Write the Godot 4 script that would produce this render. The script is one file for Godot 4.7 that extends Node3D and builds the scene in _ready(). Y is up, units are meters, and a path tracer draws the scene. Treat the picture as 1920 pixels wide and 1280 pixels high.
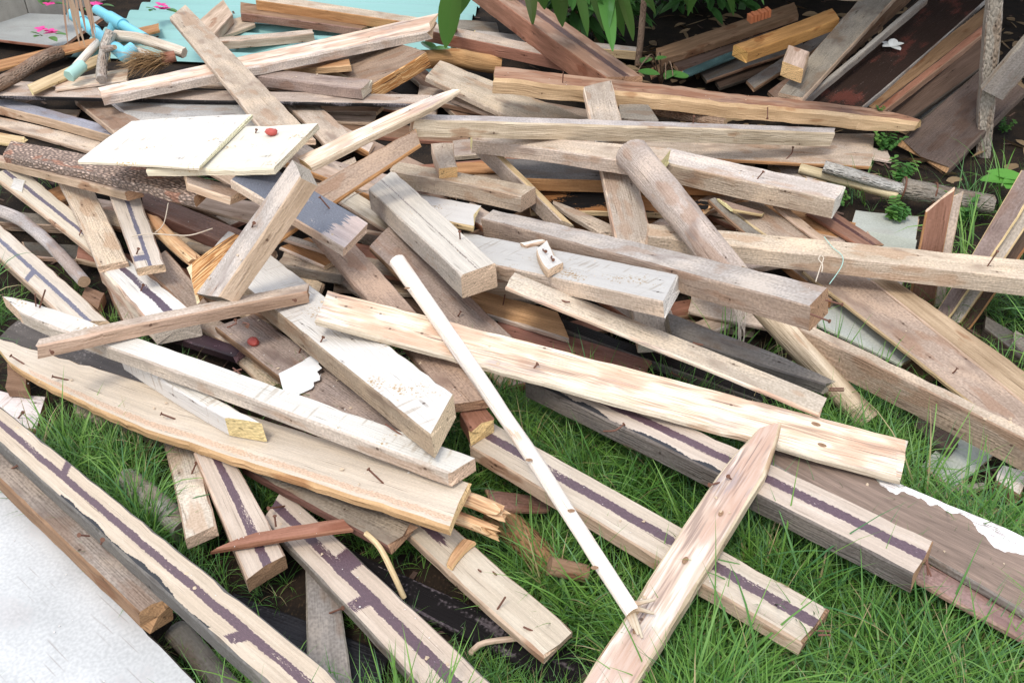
extends Node3D
# Reclaimed timber thrown in a pile on grass, under an overcast sky.

var tex := {}
var fn := FastNoiseLite.new()
var cover: Array = []          # footprints of the wood, so that grass stays under it
const TW := 1024
const TH := 256
var fS1: PackedByteArray
var fS2: PackedByteArray
var fBL: PackedByteArray
var fB2: PackedByteArray
var fFN: PackedByteArray
var fCR: PackedByteArray
var fTR: PackedByteArray
var fCE: PackedByteArray

# finish: texture, normal map, tint (linear), roughness
var STYLE := {
	"tan": ["wood", "n_wood", Color(0.74, 0.57, 0.44), 0.85],
	"tan2": ["wood", "n_wood", Color(0.68, 0.485, 0.35), 0.85],
	"tandust": ["dusty", "n_wood", Color(0.8, 0.675, 0.56), 0.85],
	"tandustw": ["dusty", "n_wood", Color(0.84, 0.745, 0.655), 0.85],
	"tanflat": ["dusty", "n_wood", Color(0.86, 0.73, 0.625), 0.85],
	"dust": ["dusty", "n_wood", Color(0.75, 0.635, 0.535), 0.88],
	"dustw": ["dusty", "n_wood", Color(0.75, 0.69, 0.635), 0.85],
	"dustflat": ["dusty", "n_wood", Color(0.82, 0.69, 0.57), 0.88],
	"dustbrown": ["dusty", "n_wood", Color(0.58, 0.47, 0.38), 0.88],
	"pinkgrey": ["dusty", "n_wood", Color(0.68, 0.57, 0.485), 0.88],
	"pinkwhite": ["dusty", "n_splinter", Color(0.74, 0.645, 0.59), 0.85],
	"pinkpale": ["wood", "n_wood", Color(0.84, 0.66, 0.54), 0.85],
	"greydust": ["dusty", "n_wood", Color(0.64, 0.59, 0.54), 0.85],
	"greydustw": ["dusty", "n_wood", Color(0.76, 0.71, 0.66), 0.8],
	"greywhite": ["dusty", "n_wood", Color(0.74, 0.69, 0.66), 0.85],
	"bluewhite": ["paint", "n_wood", Color(0.53, 0.525, 0.535), 0.75],
	"bluegrey": ["dusty", "n_wood", Color(0.44, 0.45, 0.51), 0.6],
	"grey": ["dusty", "n_wood", Color(0.38, 0.35, 0.32), 0.9],
	"greyold": ["dusty", "n_wood", Color(0.4, 0.37, 0.34), 0.9],
	"greydirty": ["dusty", "n_wood", Color(0.46, 0.45, 0.44), 0.9],
	"greybrown": ["dusty", "n_wood", Color(0.42, 0.36, 0.31), 0.85],
	"ash": ["dusty", "n_wood", Color(0.52, 0.51, 0.49), 0.9],
	"slate": ["dusty", "", Color(0.6, 0.6, 0.62), 0.5],
	"slatebrown": ["coat", "n_wood", Color(0.92, 0.8, 0.76), 0.75],
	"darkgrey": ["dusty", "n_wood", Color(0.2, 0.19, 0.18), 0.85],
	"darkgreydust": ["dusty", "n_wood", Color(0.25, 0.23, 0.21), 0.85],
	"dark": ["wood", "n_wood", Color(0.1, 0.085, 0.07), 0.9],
	"black": ["coat", "n_wood", Color(0.1, 0.09, 0.1), 0.55],
	"blackworn": ["band_k", "n_wood", Color(0.95, 0.95, 0.95), 0.6],
	"blackside": ["dusty", "n_splinter", Color(0.22, 0.2, 0.185), 0.85],
	"bluedark": ["dusty", "n_splinter", Color(0.22, 0.215, 0.215), 0.8],
	"brown": ["wood", "n_wood", Color(0.4, 0.255, 0.17), 0.85],
	"brownflat": ["dusty", "n_wood", Color(0.44, 0.32, 0.25), 0.85],
	"brownstain": ["dusty", "n_splinter", Color(0.5, 0.38, 0.29), 0.85],
	"brownpink": ["dusty", "n_wood", Color(0.55, 0.43, 0.35), 0.85],
	"brownold": ["wood", "n_wood", Color(0.38, 0.24, 0.14), 0.85],
	"purplebrown": ["dusty", "n_wood", Color(0.54, 0.44, 0.385), 0.85],
	"purpleflat": ["dusty", "n_wood", Color(0.42, 0.33, 0.3), 0.8],
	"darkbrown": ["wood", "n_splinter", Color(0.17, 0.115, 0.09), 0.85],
	"redbrown": ["wood", "n_wood", Color(0.44, 0.215, 0.145), 0.85],
	"redbrownflat": ["wood", "n_wood", Color(0.33, 0.17, 0.12), 0.7],
	"reddust": ["dusty", "n_wood", Color(0.54, 0.4, 0.33), 0.85],
	"redfade": ["dusty", "n_wood", Color(0.5, 0.34, 0.31), 0.8],
	"maroon": ["dusty", "n_wood", Color(0.4, 0.235, 0.19), 0.6],
	"maroonw": ["wood", "n_wood", Color(0.46, 0.235, 0.2), 0.5],
	"maroondk": ["wood", "n_wood", Color(0.2, 0.1, 0.08), 0.8],
	"purpledust": ["dusty", "n_wood", Color(0.48, 0.38, 0.33), 0.7],
	"purplegloss": ["coat", "", Color(0.42, 0.27, 0.34), 0.22],
	"orangebrown": ["wood", "n_wood", Color(0.66, 0.36, 0.17), 0.85],
	"orange": ["wood", "n_wood", Color(0.84, 0.56, 0.31), 0.85],
	"orangeflat": ["wood", "n_wood", Color(0.92, 0.57, 0.31), 0.85],
	"orangeold": ["wood", "n_wood", Color(0.84, 0.46, 0.17), 0.7],
	"yelloworange": ["wood", "n_splinter", Color(0.86, 0.62, 0.37), 0.85],
	"yellow": ["wood", "n_splinter", Color(0.9, 0.7, 0.42), 0.85],
	"yellowlog": ["wood", "n_splinter", Color(0.92, 0.76, 0.54), 0.7],
	"yellowpale": ["wood", "n_splinter", Color(0.86, 0.73, 0.57), 0.85],
	"paleyellow": ["wood", "n_splinter", Color(0.86, 0.77, 0.645), 0.85],
	"yellowplank": ["wood", "n_wood", Color(0.92, 0.8, 0.62), 0.8],
	"yellowstain": ["wood", "n_splinter", Color(0.62, 0.47, 0.32), 0.85],
	"pale": ["splinter", "n_splinter", Color(0.77, 0.71, 0.645), 0.85],
	"paleflat": ["dusty", "n_wood", Color(0.85, 0.76, 0.67), 0.85],
	"palecream": ["dusty", "n_wood", Color(0.88, 0.8, 0.72), 0.8],
	"palegrey": ["splinter", "n_splinter", Color(0.74, 0.72, 0.69), 0.85],
	"paletan": ["wood", "n_wood", Color(0.8, 0.66, 0.5), 0.85],
	"splinter": ["splinter", "n_splinter", Color(0.83, 0.775, 0.725), 0.85],
	"jagged": ["splinter", "n_splinter", Color(0.46, 0.32, 0.25), 0.85],
	"layer": ["layers", "n_splinter", Color(0.8, 0.66, 0.5), 0.85],
	"white": ["paint", "n_wood", Color(0.69, 0.68, 0.65), 0.75],
	"whitebright": ["paint", "n_wood", Color(0.76, 0.75, 0.73), 0.7],
	"whiteblue": ["paint", "n_wood", Color(0.66, 0.65, 0.63), 0.75],
	"whitescr": ["paint", "n_splinter", Color(0.62, 0.605, 0.575), 0.8],
	"whitepaint": ["paint", "n_splinter", Color(0.7, 0.685, 0.64), 0.8],
	"whitewash": ["paint", "n_wood", Color(0.74, 0.68, 0.66), 0.85],
	"whiteboard": ["boarding", "", Color(0.66, 0.66, 0.665), 0.7],
	"whiteend": ["paint", "n_splinter", Color(0.88, 0.85, 0.76), 0.8],
	"cream": ["paint", "n_splinter", Color(0.8, 0.73, 0.58), 0.8],
	"fibre": ["boarding", "", Color(0.6, 0.62, 0.55), 0.85],
	"bark": ["bark", "n_bark", Color(0.92, 0.82, 0.76), 0.95],
	"orangebark": ["wood", "n_bark", Color(0.46, 0.27, 0.14), 0.9],
	"goldbark": ["wood", "n_splinter", Color(0.7, 0.42, 0.2), 0.8],
	"goldpale": ["splinter", "n_splinter", Color(0.8, 0.62, 0.42), 0.9],
	"logpink": ["dusty", "n_splinter", Color(0.68, 0.585, 0.54), 0.85],
	"branch": ["dusty", "n_wood", Color(0.58, 0.54, 0.52), 0.85],
	"branchbrown": ["dusty", "n_bark", Color(0.4, 0.29, 0.22), 0.9],
	"branchgrey": ["dusty", "n_bark", Color(0.66, 0.62, 0.58), 0.9],
	"ringend": ["wood", "", Color(0.66, 0.5, 0.33), 0.85],
	"polewhite": ["clean", "n_wood", Color(0.86, 0.79, 0.7), 0.6],
	"slateflat": ["boarding", "", Color(0.5, 0.51, 0.5), 0.8],
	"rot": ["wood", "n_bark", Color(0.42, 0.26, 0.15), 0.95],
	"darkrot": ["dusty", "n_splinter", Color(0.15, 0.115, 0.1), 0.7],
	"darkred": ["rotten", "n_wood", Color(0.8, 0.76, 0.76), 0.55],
	"char": ["char", "n_splinter", Color(0.8, 0.74, 0.76), 0.9],
	"charorange": ["scorched", "n_splinter", Color(0.72, 0.64, 0.56), 0.9],
	"paintedge": ["char", "", Color(1, 0.95, 0.95), 0.6],
	"bluepaint": ["coat", "", Color(0.45, 0.92, 0.92), 0.6],
	"pvcgrey": ["", "", Color(0.3, 0.31, 0.31), 0.5],
	"pvcblue": ["", "", Color(0.2, 0.56, 0.7), 0.3],
	"pvcgreen": ["", "", Color(0.36, 0.56, 0.48), 0.5],
	"rust": ["", "", Color(0.16, 0.075, 0.05), 0.7],
	"steel": ["", "", Color(0.42, 0.42, 0.44), 0.35],
	"stripeA": ["band_a", "n_wood", Color(0.92, 0.88, 0.84), 1],
	"stripeB": ["band_b", "n_wood", Color(0.9, 0.88, 0.86), 1],
	"stripeL": ["band_l", "n_wood", Color(0.92, 0.89, 0.86), 1],
	"stripeF": ["band_f", "n_wood", Color(0.92, 0.88, 0.84), 1],
	"stripeS": ["band_s", "n_wood", Color(0.9, 0.85, 0.8), 1],
	"stripeY": ["band_y", "n_wood", Color(0.86, 0.82, 0.78), 1],
	"groovewhite": ["band_h", "n_wood", Color(0.9, 0.88, 0.86), 1],
	"stripeC": ["band_c", "n_wood", Color(0.92, 0.88, 0.84), 1],
	"stripeD": ["band_d", "n_wood", Color(0.92, 0.88, 0.84), 1],
	"stripeE": ["band_e", "n_wood", Color(0.92, 0.87, 0.82), 1],
	"stripeW": ["band_w", "n_wood", Color(0.92, 0.91, 0.88), 1],
	"groove": ["band_g", "n_wood", Color(0.9, 0.84, 0.82), 1],
	"redstripe": ["band_g", "n_wood", Color(0.62, 0.5, 0.46), 1],
	"flaked": ["flaked", "n_wood", Color(0.9, 0.88, 0.86), 0.85],
	"bamboo": ["wood", "", Color(0.9, 0.76, 0.5), 0.5],
	"rottedlog": ["dusty", "n_bark", Color(0.36, 0.33, 0.29), 0.95],
	"oldpost": ["dusty", "n_bark", Color(0.5, 0.46, 0.4), 0.9],
	"bluewhitepole": ["dusty", "n_bark", Color(0.6, 0.6, 0.58), 0.85],
}

func srgb(c: Color) -> Color:
	return c.linear_to_srgb()

# ------------------------------------------------------------------ textures
func field(w: int, h: int, freq: float, sd: int, oct := 3, kind := FastNoiseLite.TYPE_SIMPLEX_SMOOTH) -> PackedByteArray:
	var n := FastNoiseLite.new()
	n.seed = sd
	n.noise_type = kind
	n.frequency = freq
	n.fractal_octaves = oct
	if kind == FastNoiseLite.TYPE_CELLULAR:
		n.cellular_return_type = FastNoiseLite.RETURN_DISTANCE2_SUB
	var im := n.get_seamless_image(w, h, false, false, 0.12, true)
	im.convert(Image.FORMAT_L8)
	if w != TW or h != TH:
		im.resize(TW, TH, Image.INTERPOLATE_CUBIC)
	return im.get_data()

func sstep(a: float, b: float, x: float) -> float:
	var t := clampf((x - a) / (b - a), 0.0, 1.0)
	return t * t * (3.0 - 2.0 * t)

func put(called: String, bytes: PackedByteArray, w := TW, h := TH) -> void:
	var im := Image.create_from_data(w, h, false, Image.FORMAT_RGB8, bytes)
	im.generate_mipmaps()
	tex[called] = ImageTexture.create_from_image(im)

func bumps(called: String, heights: PackedByteArray, strength: float) -> void:
	var im := Image.create_from_data(TW, TH, false, Image.FORMAT_L8, heights)
	im.convert(Image.FORMAT_RGBA8)
	im.bump_map_to_normal_map(strength)
	im.generate_mipmaps()
	tex[called] = ImageTexture.create_from_image(im)

func wood_pixel(kind: String, i: int) -> Color:
	var s1 := fS1[i] / 255.0
	var s2 := fS2[i] / 255.0
	var bl := fBL[i] / 255.0
	var b2 := fB2[i] / 255.0
	var f := fFN[i] / 255.0
	var cr := fCR[i] / 255.0
	var g := 0.82 + 0.15 * (s1 - 0.5) + 0.22 * (s2 - 0.5) + 0.12 * (bl - 0.5)
	match kind:
		"wood":
			g += 0.06 * (f - 0.5)
			g *= 0.72 + 0.28 * sstep(0.06, 0.20, cr)
			var st := sstep(0.66, 0.80, b2 * 0.7 + s2 * 0.3)
			var c := Color(g, pow(g, 1.12), pow(g, 1.28))
			return c.lerp(Color(0.56, 0.42, 0.33), st * 0.45)
		"dusty":
			g = 0.80 + 0.5 * (g - 0.80) + 0.10 * (f - 0.5)
			g *= 0.70 + 0.30 * sstep(0.06, 0.18, cr)
			g += 0.08 * (f - 0.5)
			var c2 := Color(g, pow(g, 1.10), pow(g, 1.24))
			c2 = c2.lerp(Color(0.98, 0.94, 0.88), 0.55 * sstep(0.45, 0.72, bl * 0.6 + f * 0.25 + s1 * 0.15))
			c2 = c2.lerp(Color(0.44, 0.38, 0.36), 0.40 * sstep(0.62, 0.78, b2 * 0.65 + f * 0.20 + s1 * 0.15))
			c2 = c2.lerp(Color(0.66, 0.50, 0.38), 0.28 * sstep(0.62, 0.74, (1.0 - bl) * 0.7 + s2 * 0.3))
			return c2
		"splinter":
			var v := s1 * 0.40 + s2 * 0.35 + bl * 0.25
			var c3 := Color(0.91, 0.81, 0.73).lerp(Color(1.0, 0.965, 0.915), sstep(0.38, 0.58, v))
			c3 = c3.lerp(Color(0.80, 0.64, 0.56), 0.55 * sstep(0.50, 0.66, b2 * 0.7 + s1 * 0.3))
			c3 = c3.lerp(Color(0.50, 0.43, 0.42), 0.75 * (1.0 - sstep(0.10, 0.22, cr)))
			c3 = c3.lerp(Color(0.68, 0.63, 0.64), 0.6 * sstep(0.60, 0.72, bl * 0.6 + s1 * 0.4))
			c3 = c3.lerp(Color(0.58, 0.50, 0.47), 0.55 * (1.0 - sstep(0.22, 0.40, s2 * 0.6 + s1 * 0.4)))
			return c3
		"paint":
			var tr := fTR[i] / 255.0
			var c4 := Color(1.0, 0.985, 0.955).lerp(Color(0.90, 0.88, 0.86), 0.5 * s2)
			c4 = c4.lerp(Color(0.70, 0.63, 0.55), 0.40 * sstep(0.66, 0.80, tr * 0.6 + b2 * 0.4))
			c4 = c4.lerp(Color(0.50, 0.45, 0.41), 0.55 * (1.0 - sstep(0.06, 0.13, cr)))
			c4 = c4.lerp(Color(0.80, 0.68, 0.53), sstep(0.70, 0.76, bl * 0.6 + f * 0.4))
			return c4
		"clean":
			var gc := 0.93 + 0.10 * (s1 - 0.5) + 0.10 * (s2 - 0.5) + 0.05 * (f - 0.5)
			var cc := Color(gc, gc * 0.985, gc * 0.96)
			cc = cc.lerp(Color(0.70, 0.58, 0.47), 0.5 * sstep(0.66, 0.78, b2 * 0.7 + s1 * 0.3))
			return cc.lerp(Color(0.55, 0.45, 0.38), 0.5 * (1.0 - sstep(0.05, 0.12, cr)))
		"coat":
			var v5 := 0.36 + 0.10 * (s2 - 0.5) + 0.10 * (bl - 0.5)
			v5 = lerpf(v5, 0.62, 0.8 * sstep(0.60, 0.72, bl * 0.45 + f * 0.35 + s1 * 0.2))
			v5 = lerpf(v5, 1.0, sstep(0.86, 0.93, f))
			return Color(v5, v5 * 0.99, v5 * 0.98)
		"char":
			var v6 := bl * 0.55 + s2 * 0.3 + f * 0.15
			var c6 := Color(0.10, 0.09, 0.09).lerp(Color(0.50, 0.47, 0.48), sstep(0.52, 0.60, v6) * (0.35 + 0.65 * f))
			c6 = c6.lerp(Color(0.62, 0.58, 0.57), sstep(0.72, 0.78, s1 * 0.6 + f * 0.4))
			return c6
		"scorched":
			var v7 := bl * 0.55 + s2 * 0.3 + f * 0.15
			return Color(0.80, 0.58, 0.38).lerp(Color(0.07, 0.06, 0.06), sstep(0.46, 0.53, v7)) * (0.8 + 0.4 * (s1 - 0.5))
		"bark":
			var ce := fCE[i] / 255.0
			var v8 := 0.66 + 0.70 * (ce - 0.35) + 0.25 * (f - 0.5)
			var c8 := Color(v8, v8 * 0.90, v8 * 0.84)
			c8 = c8.lerp(Color(0.66, 0.44, 0.35), 0.5 * sstep(0.62, 0.72, b2))
			return c8
		"layers":
			var v9 := sstep(0.42, 0.58, s1)
			var c9 := Color(0.74, 0.56, 0.38).lerp(Color(0.97, 0.86, 0.70), v9)
			return c9.lerp(Color(0.25, 0.16, 0.12), 1.0 - sstep(0.18, 0.32, cr))
		"rotten":
			var v10 := bl * 0.6 + f * 0.2 + s2 * 0.2
			var c10 := Color(0.22, 0.175, 0.155).lerp(Color(0.40, 0.24, 0.21), sstep(0.54, 0.66, v10))
			return c10.lerp(Color(0.55, 0.50, 0.50), 0.8 * sstep(0.70, 0.80, s1 * 0.5 + f * 0.5))
		"boarding":
			var v11 := 0.86 + 0.10 * (bl - 0.5) + 0.12 * (f - 0.5)
			var c11 := Color(v11, v11, v11 * 0.985)
			c11 = c11.lerp(Color(0.62, 0.58, 0.55), 0.5 * (1.0 - sstep(0.10, 0.2, cr)))
			c11 = c11.lerp(Color(0.74, 0.68, 0.66), 0.18 * sstep(0.62, 0.74, b2 * 0.7 + f * 0.3))
			return c11.lerp(Color(0.99, 0.99, 0.97), sstep(0.80, 0.84, fTR[i] / 255.0 * 0.3 + bl * 0.7))
	return Color.WHITE

func make_wood(kind: String) -> void:
	var b := PackedByteArray()
	b.resize(TW * TH * 3)
	var dots := {}
	if kind in ["wood", "dusty", "clean", "splinter", "paint"]:
		var rng := RandomNumberGenerator.new()
		rng.seed = kind.length() * 13 + 5
		for d in 24:
			var cx := rng.randi() % TW
			var cy := rng.randi() % TH
			var r := rng.randf_range(0.8, 1.9)
			for dy in range(-4, 5):
				for dx in range(-14, 15):
					var q := sqrt(pow(dx / (1.25 if absf(dx) < 4 else 5.5), 2.0) + dy * dy)
					var k := clampf(1.0 - (q - r) / 1.2, 0.0, 1.0) * (1.0 if absf(dx) < 4 else 0.35)
					if k > 0.0:
						var at := posmod(cy + dy, TH) * TW + posmod(cx + dx, TW)
						dots[at] = maxf(k, dots.get(at, 0.0))
	for i in TW * TH:
		var c := wood_pixel(kind, i)
		if dots.has(i):
			c = c.lerp(Color(0.22, 0.16, 0.13), dots[i] * 0.62)
		b[i * 3] = int(clampf(c.r, 0.0, 1.0) * 255.0)
		b[i * 3 + 1] = int(clampf(c.g, 0.0, 1.0) * 255.0)
		b[i * 3 + 2] = int(clampf(c.b, 0.0, 1.0) * 255.0)
	put(kind, b)

# a beam face with a band of old paint: v runs across the face, u 1.6 m along it
func make_stripe(called: String, wood: Color, paint: Color, mid: float, half: float, marks: Array, from_u := 0.0, to_u := 1.0, spill: Array = []) -> void:
	var w := 1024
	var h := 128
	var b := PackedByteArray()
	var r := PackedByteArray()
	b.resize(w * h * 3)
	r.resize(w * h)
	var sd := float(hash(called) % 1000)
	for x in w:
		var u := float(x) / w
		var wob := 0.022 * fn.get_noise_2d(x * 0.6, sd) + 0.022 * fn.get_noise_2d(x * 5.0, sd + 9.0)
		var wob2 := 0.022 * fn.get_noise_2d(x * 0.6, sd + 50.0) + 0.022 * fn.get_noise_2d(x * 6.0, sd + 70.0)
		for y in h:
			var v := float(y) / h
			var j := (y * 2) * TW + x
			var rag := 0.030 * (fFN[j] / 255.0 - 0.5)
			var inside := 1.0 if v > mid - half + wob + rag and v < mid + half + wob2 + rag else 0.0
			if u < from_u or u > to_u + 0.02 * fn.get_noise_2d(y * 5.0, sd + 5.0) + rag * 0.3:
				inside = 0.0
			for m in marks:
				if absf(u - m[0] + 0.2 * rag) < m[1] + 0.004 * wob and signf(v - mid) == m[2] and absf(v - mid) < m[3] + wob:
					inside = 1.0
			var k := fFN[j] / 255.0
			if inside > 0.5 and fBL[j] / 255.0 * 0.6 + k * 0.4 > 0.74:
				inside = 0.0
			var g := 0.90 + 0.12 * (fS1[j] / 255.0 - 0.5) + 0.11 * (fS2[j] / 255.0 - 0.5)
			var c := Color(wood.r * g, wood.g * g, wood.b * g)
			c = c.lerp(Color(0.95, 0.91, 0.87), 0.22 * sstep(0.45, 0.75, fBL[j] / 255.0))
			c *= 0.95 + 0.10 * k
			c = c.lerp(Color(0.34, 0.28, 0.25), 0.7 * (1.0 - sstep(0.08, 0.18, fCR[j] / 255.0)))
			if k > 0.93:
				c = Color(0.97, 0.96, 0.95)
			if inside > 0.5:
				c = paint * (0.85 + 0.4 * k)
				if k > 0.90:
					c = Color(0.70, 0.67, 0.70)
			for e in spill:
				var reach: float = e[2] * (0.55 + 1.3 * fn.get_noise_2d(x * 0.45, sd + 21.0) + 0.25 * fn.get_noise_2d(x * 4.0, sd + 33.0)) + 1.1 * rag
				if u > e[0] and u < e[1] and (v > 1.0 - reach if e[3] > 0.0 else v < reach):
					c = Color(0.21, 0.215, 0.235) * (0.8 + 0.4 * k)
			var i := y * w + x
			b[i * 3] = int(clampf(c.r, 0.0, 1.0) * 255.0)
			b[i * 3 + 1] = int(clampf(c.g, 0.0, 1.0) * 255.0)
			b[i * 3 + 2] = int(clampf(c.b, 0.0, 1.0) * 255.0)
			r[i] = 95 if inside > 0.5 else 215
	put(called, b, w, h)
	var im := Image.create_from_data(w, h, false, Image.FORMAT_L8, r)
	im.convert(Image.FORMAT_RGB8)
	im.generate_mipmaps()
	tex[called + "_rough"] = ImageTexture.create_from_image(im)

# side grey wood, one edge still carrying flaking white paint (u and v run 0..1 over the face)
func make_flaked() -> void:
	var w := 1024
	var h := 256
	var b := PackedByteArray()
	b.resize(w * h * 3)
	for y in h:
		for x in w:
			var i := y * w + x
			var u := float(x) / w
			var v := float(y) / h
			var g := 0.84 + 0.22 * (fS1[i] / 255.0 - 0.5) + 0.22 * (fS2[i] / 255.0 - 0.5)
			var c := Color(0.66 * g, 0.575 * g, 0.515 * g)
			var reach := 0.20 + 0.24 * fn.get_noise_2d(x * 0.35, 77.0) + 0.010 * fn.get_noise_2d(x * 4.0, 31.0)
			if v < reach and u > 0.42:
				c = Color(0.97, 0.96, 0.95)
				if fCR[i] < 70 or fS1[i] < 66:
					c = Color(0.62, 0.58, 0.56)
			b[i * 3] = int(clampf(c.r, 0.0, 1.0) * 255.0)
			b[i * 3 + 1] = int(clampf(c.g, 0.0, 1.0) * 255.0)
			b[i * 3 + 2] = int(clampf(c.b, 0.0, 1.0) * 255.0)
	put("flaked", b, w, h)

func make_endgrain() -> void:
	var b := PackedByteArray()
	b.resize(256 * 256 * 3)
	for y in 256:
		for x in 256:
			var i := y * 256 + x
			var d := Vector2(x - 40.0, y + 190.0).length() + 7.0 * fn.get_noise_2d(x * 1.5, y * 1.5)
			var v := 0.86 + 0.05 * sin(d * 0.55) + 0.16 * fn.get_noise_2d(x * 9.0, y * 9.0)
			v -= 0.25 * sstep(0.42, 0.6, fn.get_noise_2d(x * 2.2 + 500.0, y * 2.2))
			b[i * 3] = int(clampf(v, 0.0, 1.0) * 255.0)
			b[i * 3 + 1] = int(clampf(v * 0.97, 0.0, 1.0) * 255.0)
			b[i * 3 + 2] = int(clampf(v * 0.92, 0.0, 1.0) * 255.0)
	put("endgrain", b, 256, 256)

func make_ground(called: String, a: Color, c2: Color, c3: Color) -> void:
	var b := PackedByteArray()
	b.resize(512 * 512 * 3)
	for y in 512:
		for x in 512:
			var i := y * 512 + x
			var j := (y % TH) * TW + (x * 2) % TW
			var t := 0.5 + 0.5 * fn.get_noise_2d(x * 1.0, y * 1.0 + 300.0)
			var c := a.lerp(c2, sstep(0.3, 0.7, t)).lerp(c3, sstep(0.68, 0.8, fFN[j] / 255.0))
			c *= 0.75 + 0.5 * fFN[j] / 255.0
			b[i * 3] = int(clampf(c.r, 0.0, 1.0) * 255.0)
			b[i * 3 + 1] = int(clampf(c.g, 0.0, 1.0) * 255.0)
			b[i * 3 + 2] = int(clampf(c.b, 0.0, 1.0) * 255.0)
	put(called, b, 512, 512)

func make_textures() -> void:
	fn.seed = 4
	fn.frequency = 0.02
	fn.fractal_octaves = 3
	fS1 = field(48, 256, 0.30, 11, 2)
	fS2 = field(20, 72, 0.12, 12, 3)
	fBL = field(256, 96, 0.022, 13, 4)
	fB2 = field(200, 96, 0.030, 14, 4)
	fFN = field(1024, 256, 0.16, 15, 3)
	fCR = field(26, 256, 0.22, 16, 2)
	fTR = field(1024, 24, 0.10, 17, 2)
	fCE = field(420, 256, 0.15, 18, 1, FastNoiseLite.TYPE_CELLULAR)
	for k in ["wood", "dusty", "splinter", "paint", "clean", "coat", "char", "scorched", "bark", "layers", "rotten", "boarding"]:
		make_wood(k)
	var grain := PackedByteArray()
	var rough := PackedByteArray()
	grain.resize(TW * TH)
	rough.resize(TW * TH)
	for i in TW * TH:
		var crack := sstep(0.08, 0.26, fCR[i] / 255.0)
		grain[i] = int(clampf(0.45 * fS1[i] + 0.25 * fFN[i] + 70.0 * crack, 0.0, 255.0))
		rough[i] = int(clampf(0.50 * fS1[i] + 0.20 * fBL[i] + 0.1 * fFN[i] + 70.0 * crack, 0.0, 255.0))
	bumps("n_wood", grain, 3.0)
	bumps("n_splinter", rough, 3.6)
	bumps("n_bark", fCE, 7.0)
	var tan := Color(0.84, 0.775, 0.715)
	var plum := Color(0.36, 0.285, 0.32)
	make_stripe("band_a", tan, plum, 0.47, 0.125, [], 0.0, 1.0, [[0.02, 0.40, 0.16, 1.0]])
	make_stripe("band_f", tan, plum, 0.45, 0.125, [[0.78, 0.02, 1.0, 0.36]])
	make_stripe("band_s", tan, plum, 0.45, 0.12, [])
	make_stripe("band_b", Color(0.88, 0.82, 0.75), Color(0.40, 0.39, 0.45), 0.48, 0.08, [[0.30, 0.010, 1.0, 0.6], [0.78, 0.010, -1.0, 0.5]])
	make_stripe("band_c", tan, plum, 0.49, 0.125, [[0.17, 0.018, -1.0, 0.5], [0.24, 0.010, 1.0, 0.5]])
	make_stripe("band_d", Color(0.84, 0.775, 0.71), plum, 0.47, 0.11, [[0.22, 0.007, -1.0, 0.5], [0.63, 0.009, 1.0, 0.44]], 0.0, 1.0, [[0.25, 0.60, 0.11, 1.0]])
	make_stripe("band_e", tan, plum, 0.5, 0.12, [], 0.0, 0.06)
	make_stripe("band_w", Color(0.97, 0.95, 0.91), Color(0.36, 0.31, 0.36), 0.44, 0.11, [])
	make_stripe("band_g", Color(0.70, 0.56, 0.48), Color(0.40, 0.31, 0.31), 0.42, 0.10, [])
	make_stripe("band_h", Color(0.90, 0.87, 0.84), Color(0.50, 0.45, 0.43), 0.52, 0.014, [])
	make_stripe("band_k", Color(0.80, 0.72, 0.68), Color(0.38, 0.39, 0.42), 0.5, 0.75, [], 0.0, 0.24)
	make_stripe("band_y", Color(0.93, 0.88, 0.82), Color(0.80, 0.70, 0.62), 0.86, 0.06, [], 0.14, 1.0)
	make_stripe("band_l", Color(0.88, 0.82, 0.75), Color(0.38, 0.35, 0.41), 0.52, 0.085, [])
	make_flaked()
	make_endgrain()
	make_ground("soil", Color(0.20, 0.16, 0.12), Color(0.30, 0.24, 0.18), Color(0.42, 0.35, 0.26))

# ------------------------------------------------------------------ materials
func finish(style: String, sd := 0) -> StandardMaterial3D:
	var e: Array = STYLE[style]
	var m := StandardMaterial3D.new()
	var c: Color = e[2]
	var j := 1.0 + 0.18 * (float((sd * 7919) % 100) / 100.0 - 0.5)
	var j2 := 0.985 + 0.11 * (float((sd * 104729) % 100) / 100.0 - 0.5)
	c = Color(minf(c.r * j, 0.92), minf(c.g * j, 0.92), minf(c.b * j * j2, 0.92))
	m.albedo_color = srgb(c)
	m.roughness = e[3]
	m.metallic_specular = 0.35
	if e[0] != "":
		m.albedo_texture = tex[e[0]]
		if tex.has(e[0] + "_rough"):
			m.roughness_texture = tex[e[0] + "_rough"]
			m.roughness = 1.0
			m.metallic_specular = 0.5
	if e[1] != "":
		m.normal_enabled = true
		m.normal_texture = tex[e[1]]
		m.normal_scale = 0.8
	return m

func plain(c: Color, rough := 0.7, back := Color(0, 0, 0)) -> StandardMaterial3D:
	var m := StandardMaterial3D.new()
	m.albedo_color = srgb(c)
	m.roughness = rough
	m.metallic_specular = 0.4
	if back != Color(0, 0, 0):
		m.backlight_enabled = true
		m.backlight = srgb(back)
		m.cull_mode = BaseMaterial3D.CULL_DISABLED
	return m

# ------------------------------------------------------------------ nodes
func numbered(called: String) -> String:
	if not has_node(called):
		return called
	var k := 1
	while has_node("%s_%03d" % [called, k]):
		k += 1
	return "%s_%03d" % [called, k]

func tag(o: Node3D, label: String, category: String, group := "") -> Node3D:
	o.set_meta("label", label)
	o.set_meta("category", category)
	if group != "":
		o.set_meta("group", group)
	return o

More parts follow.
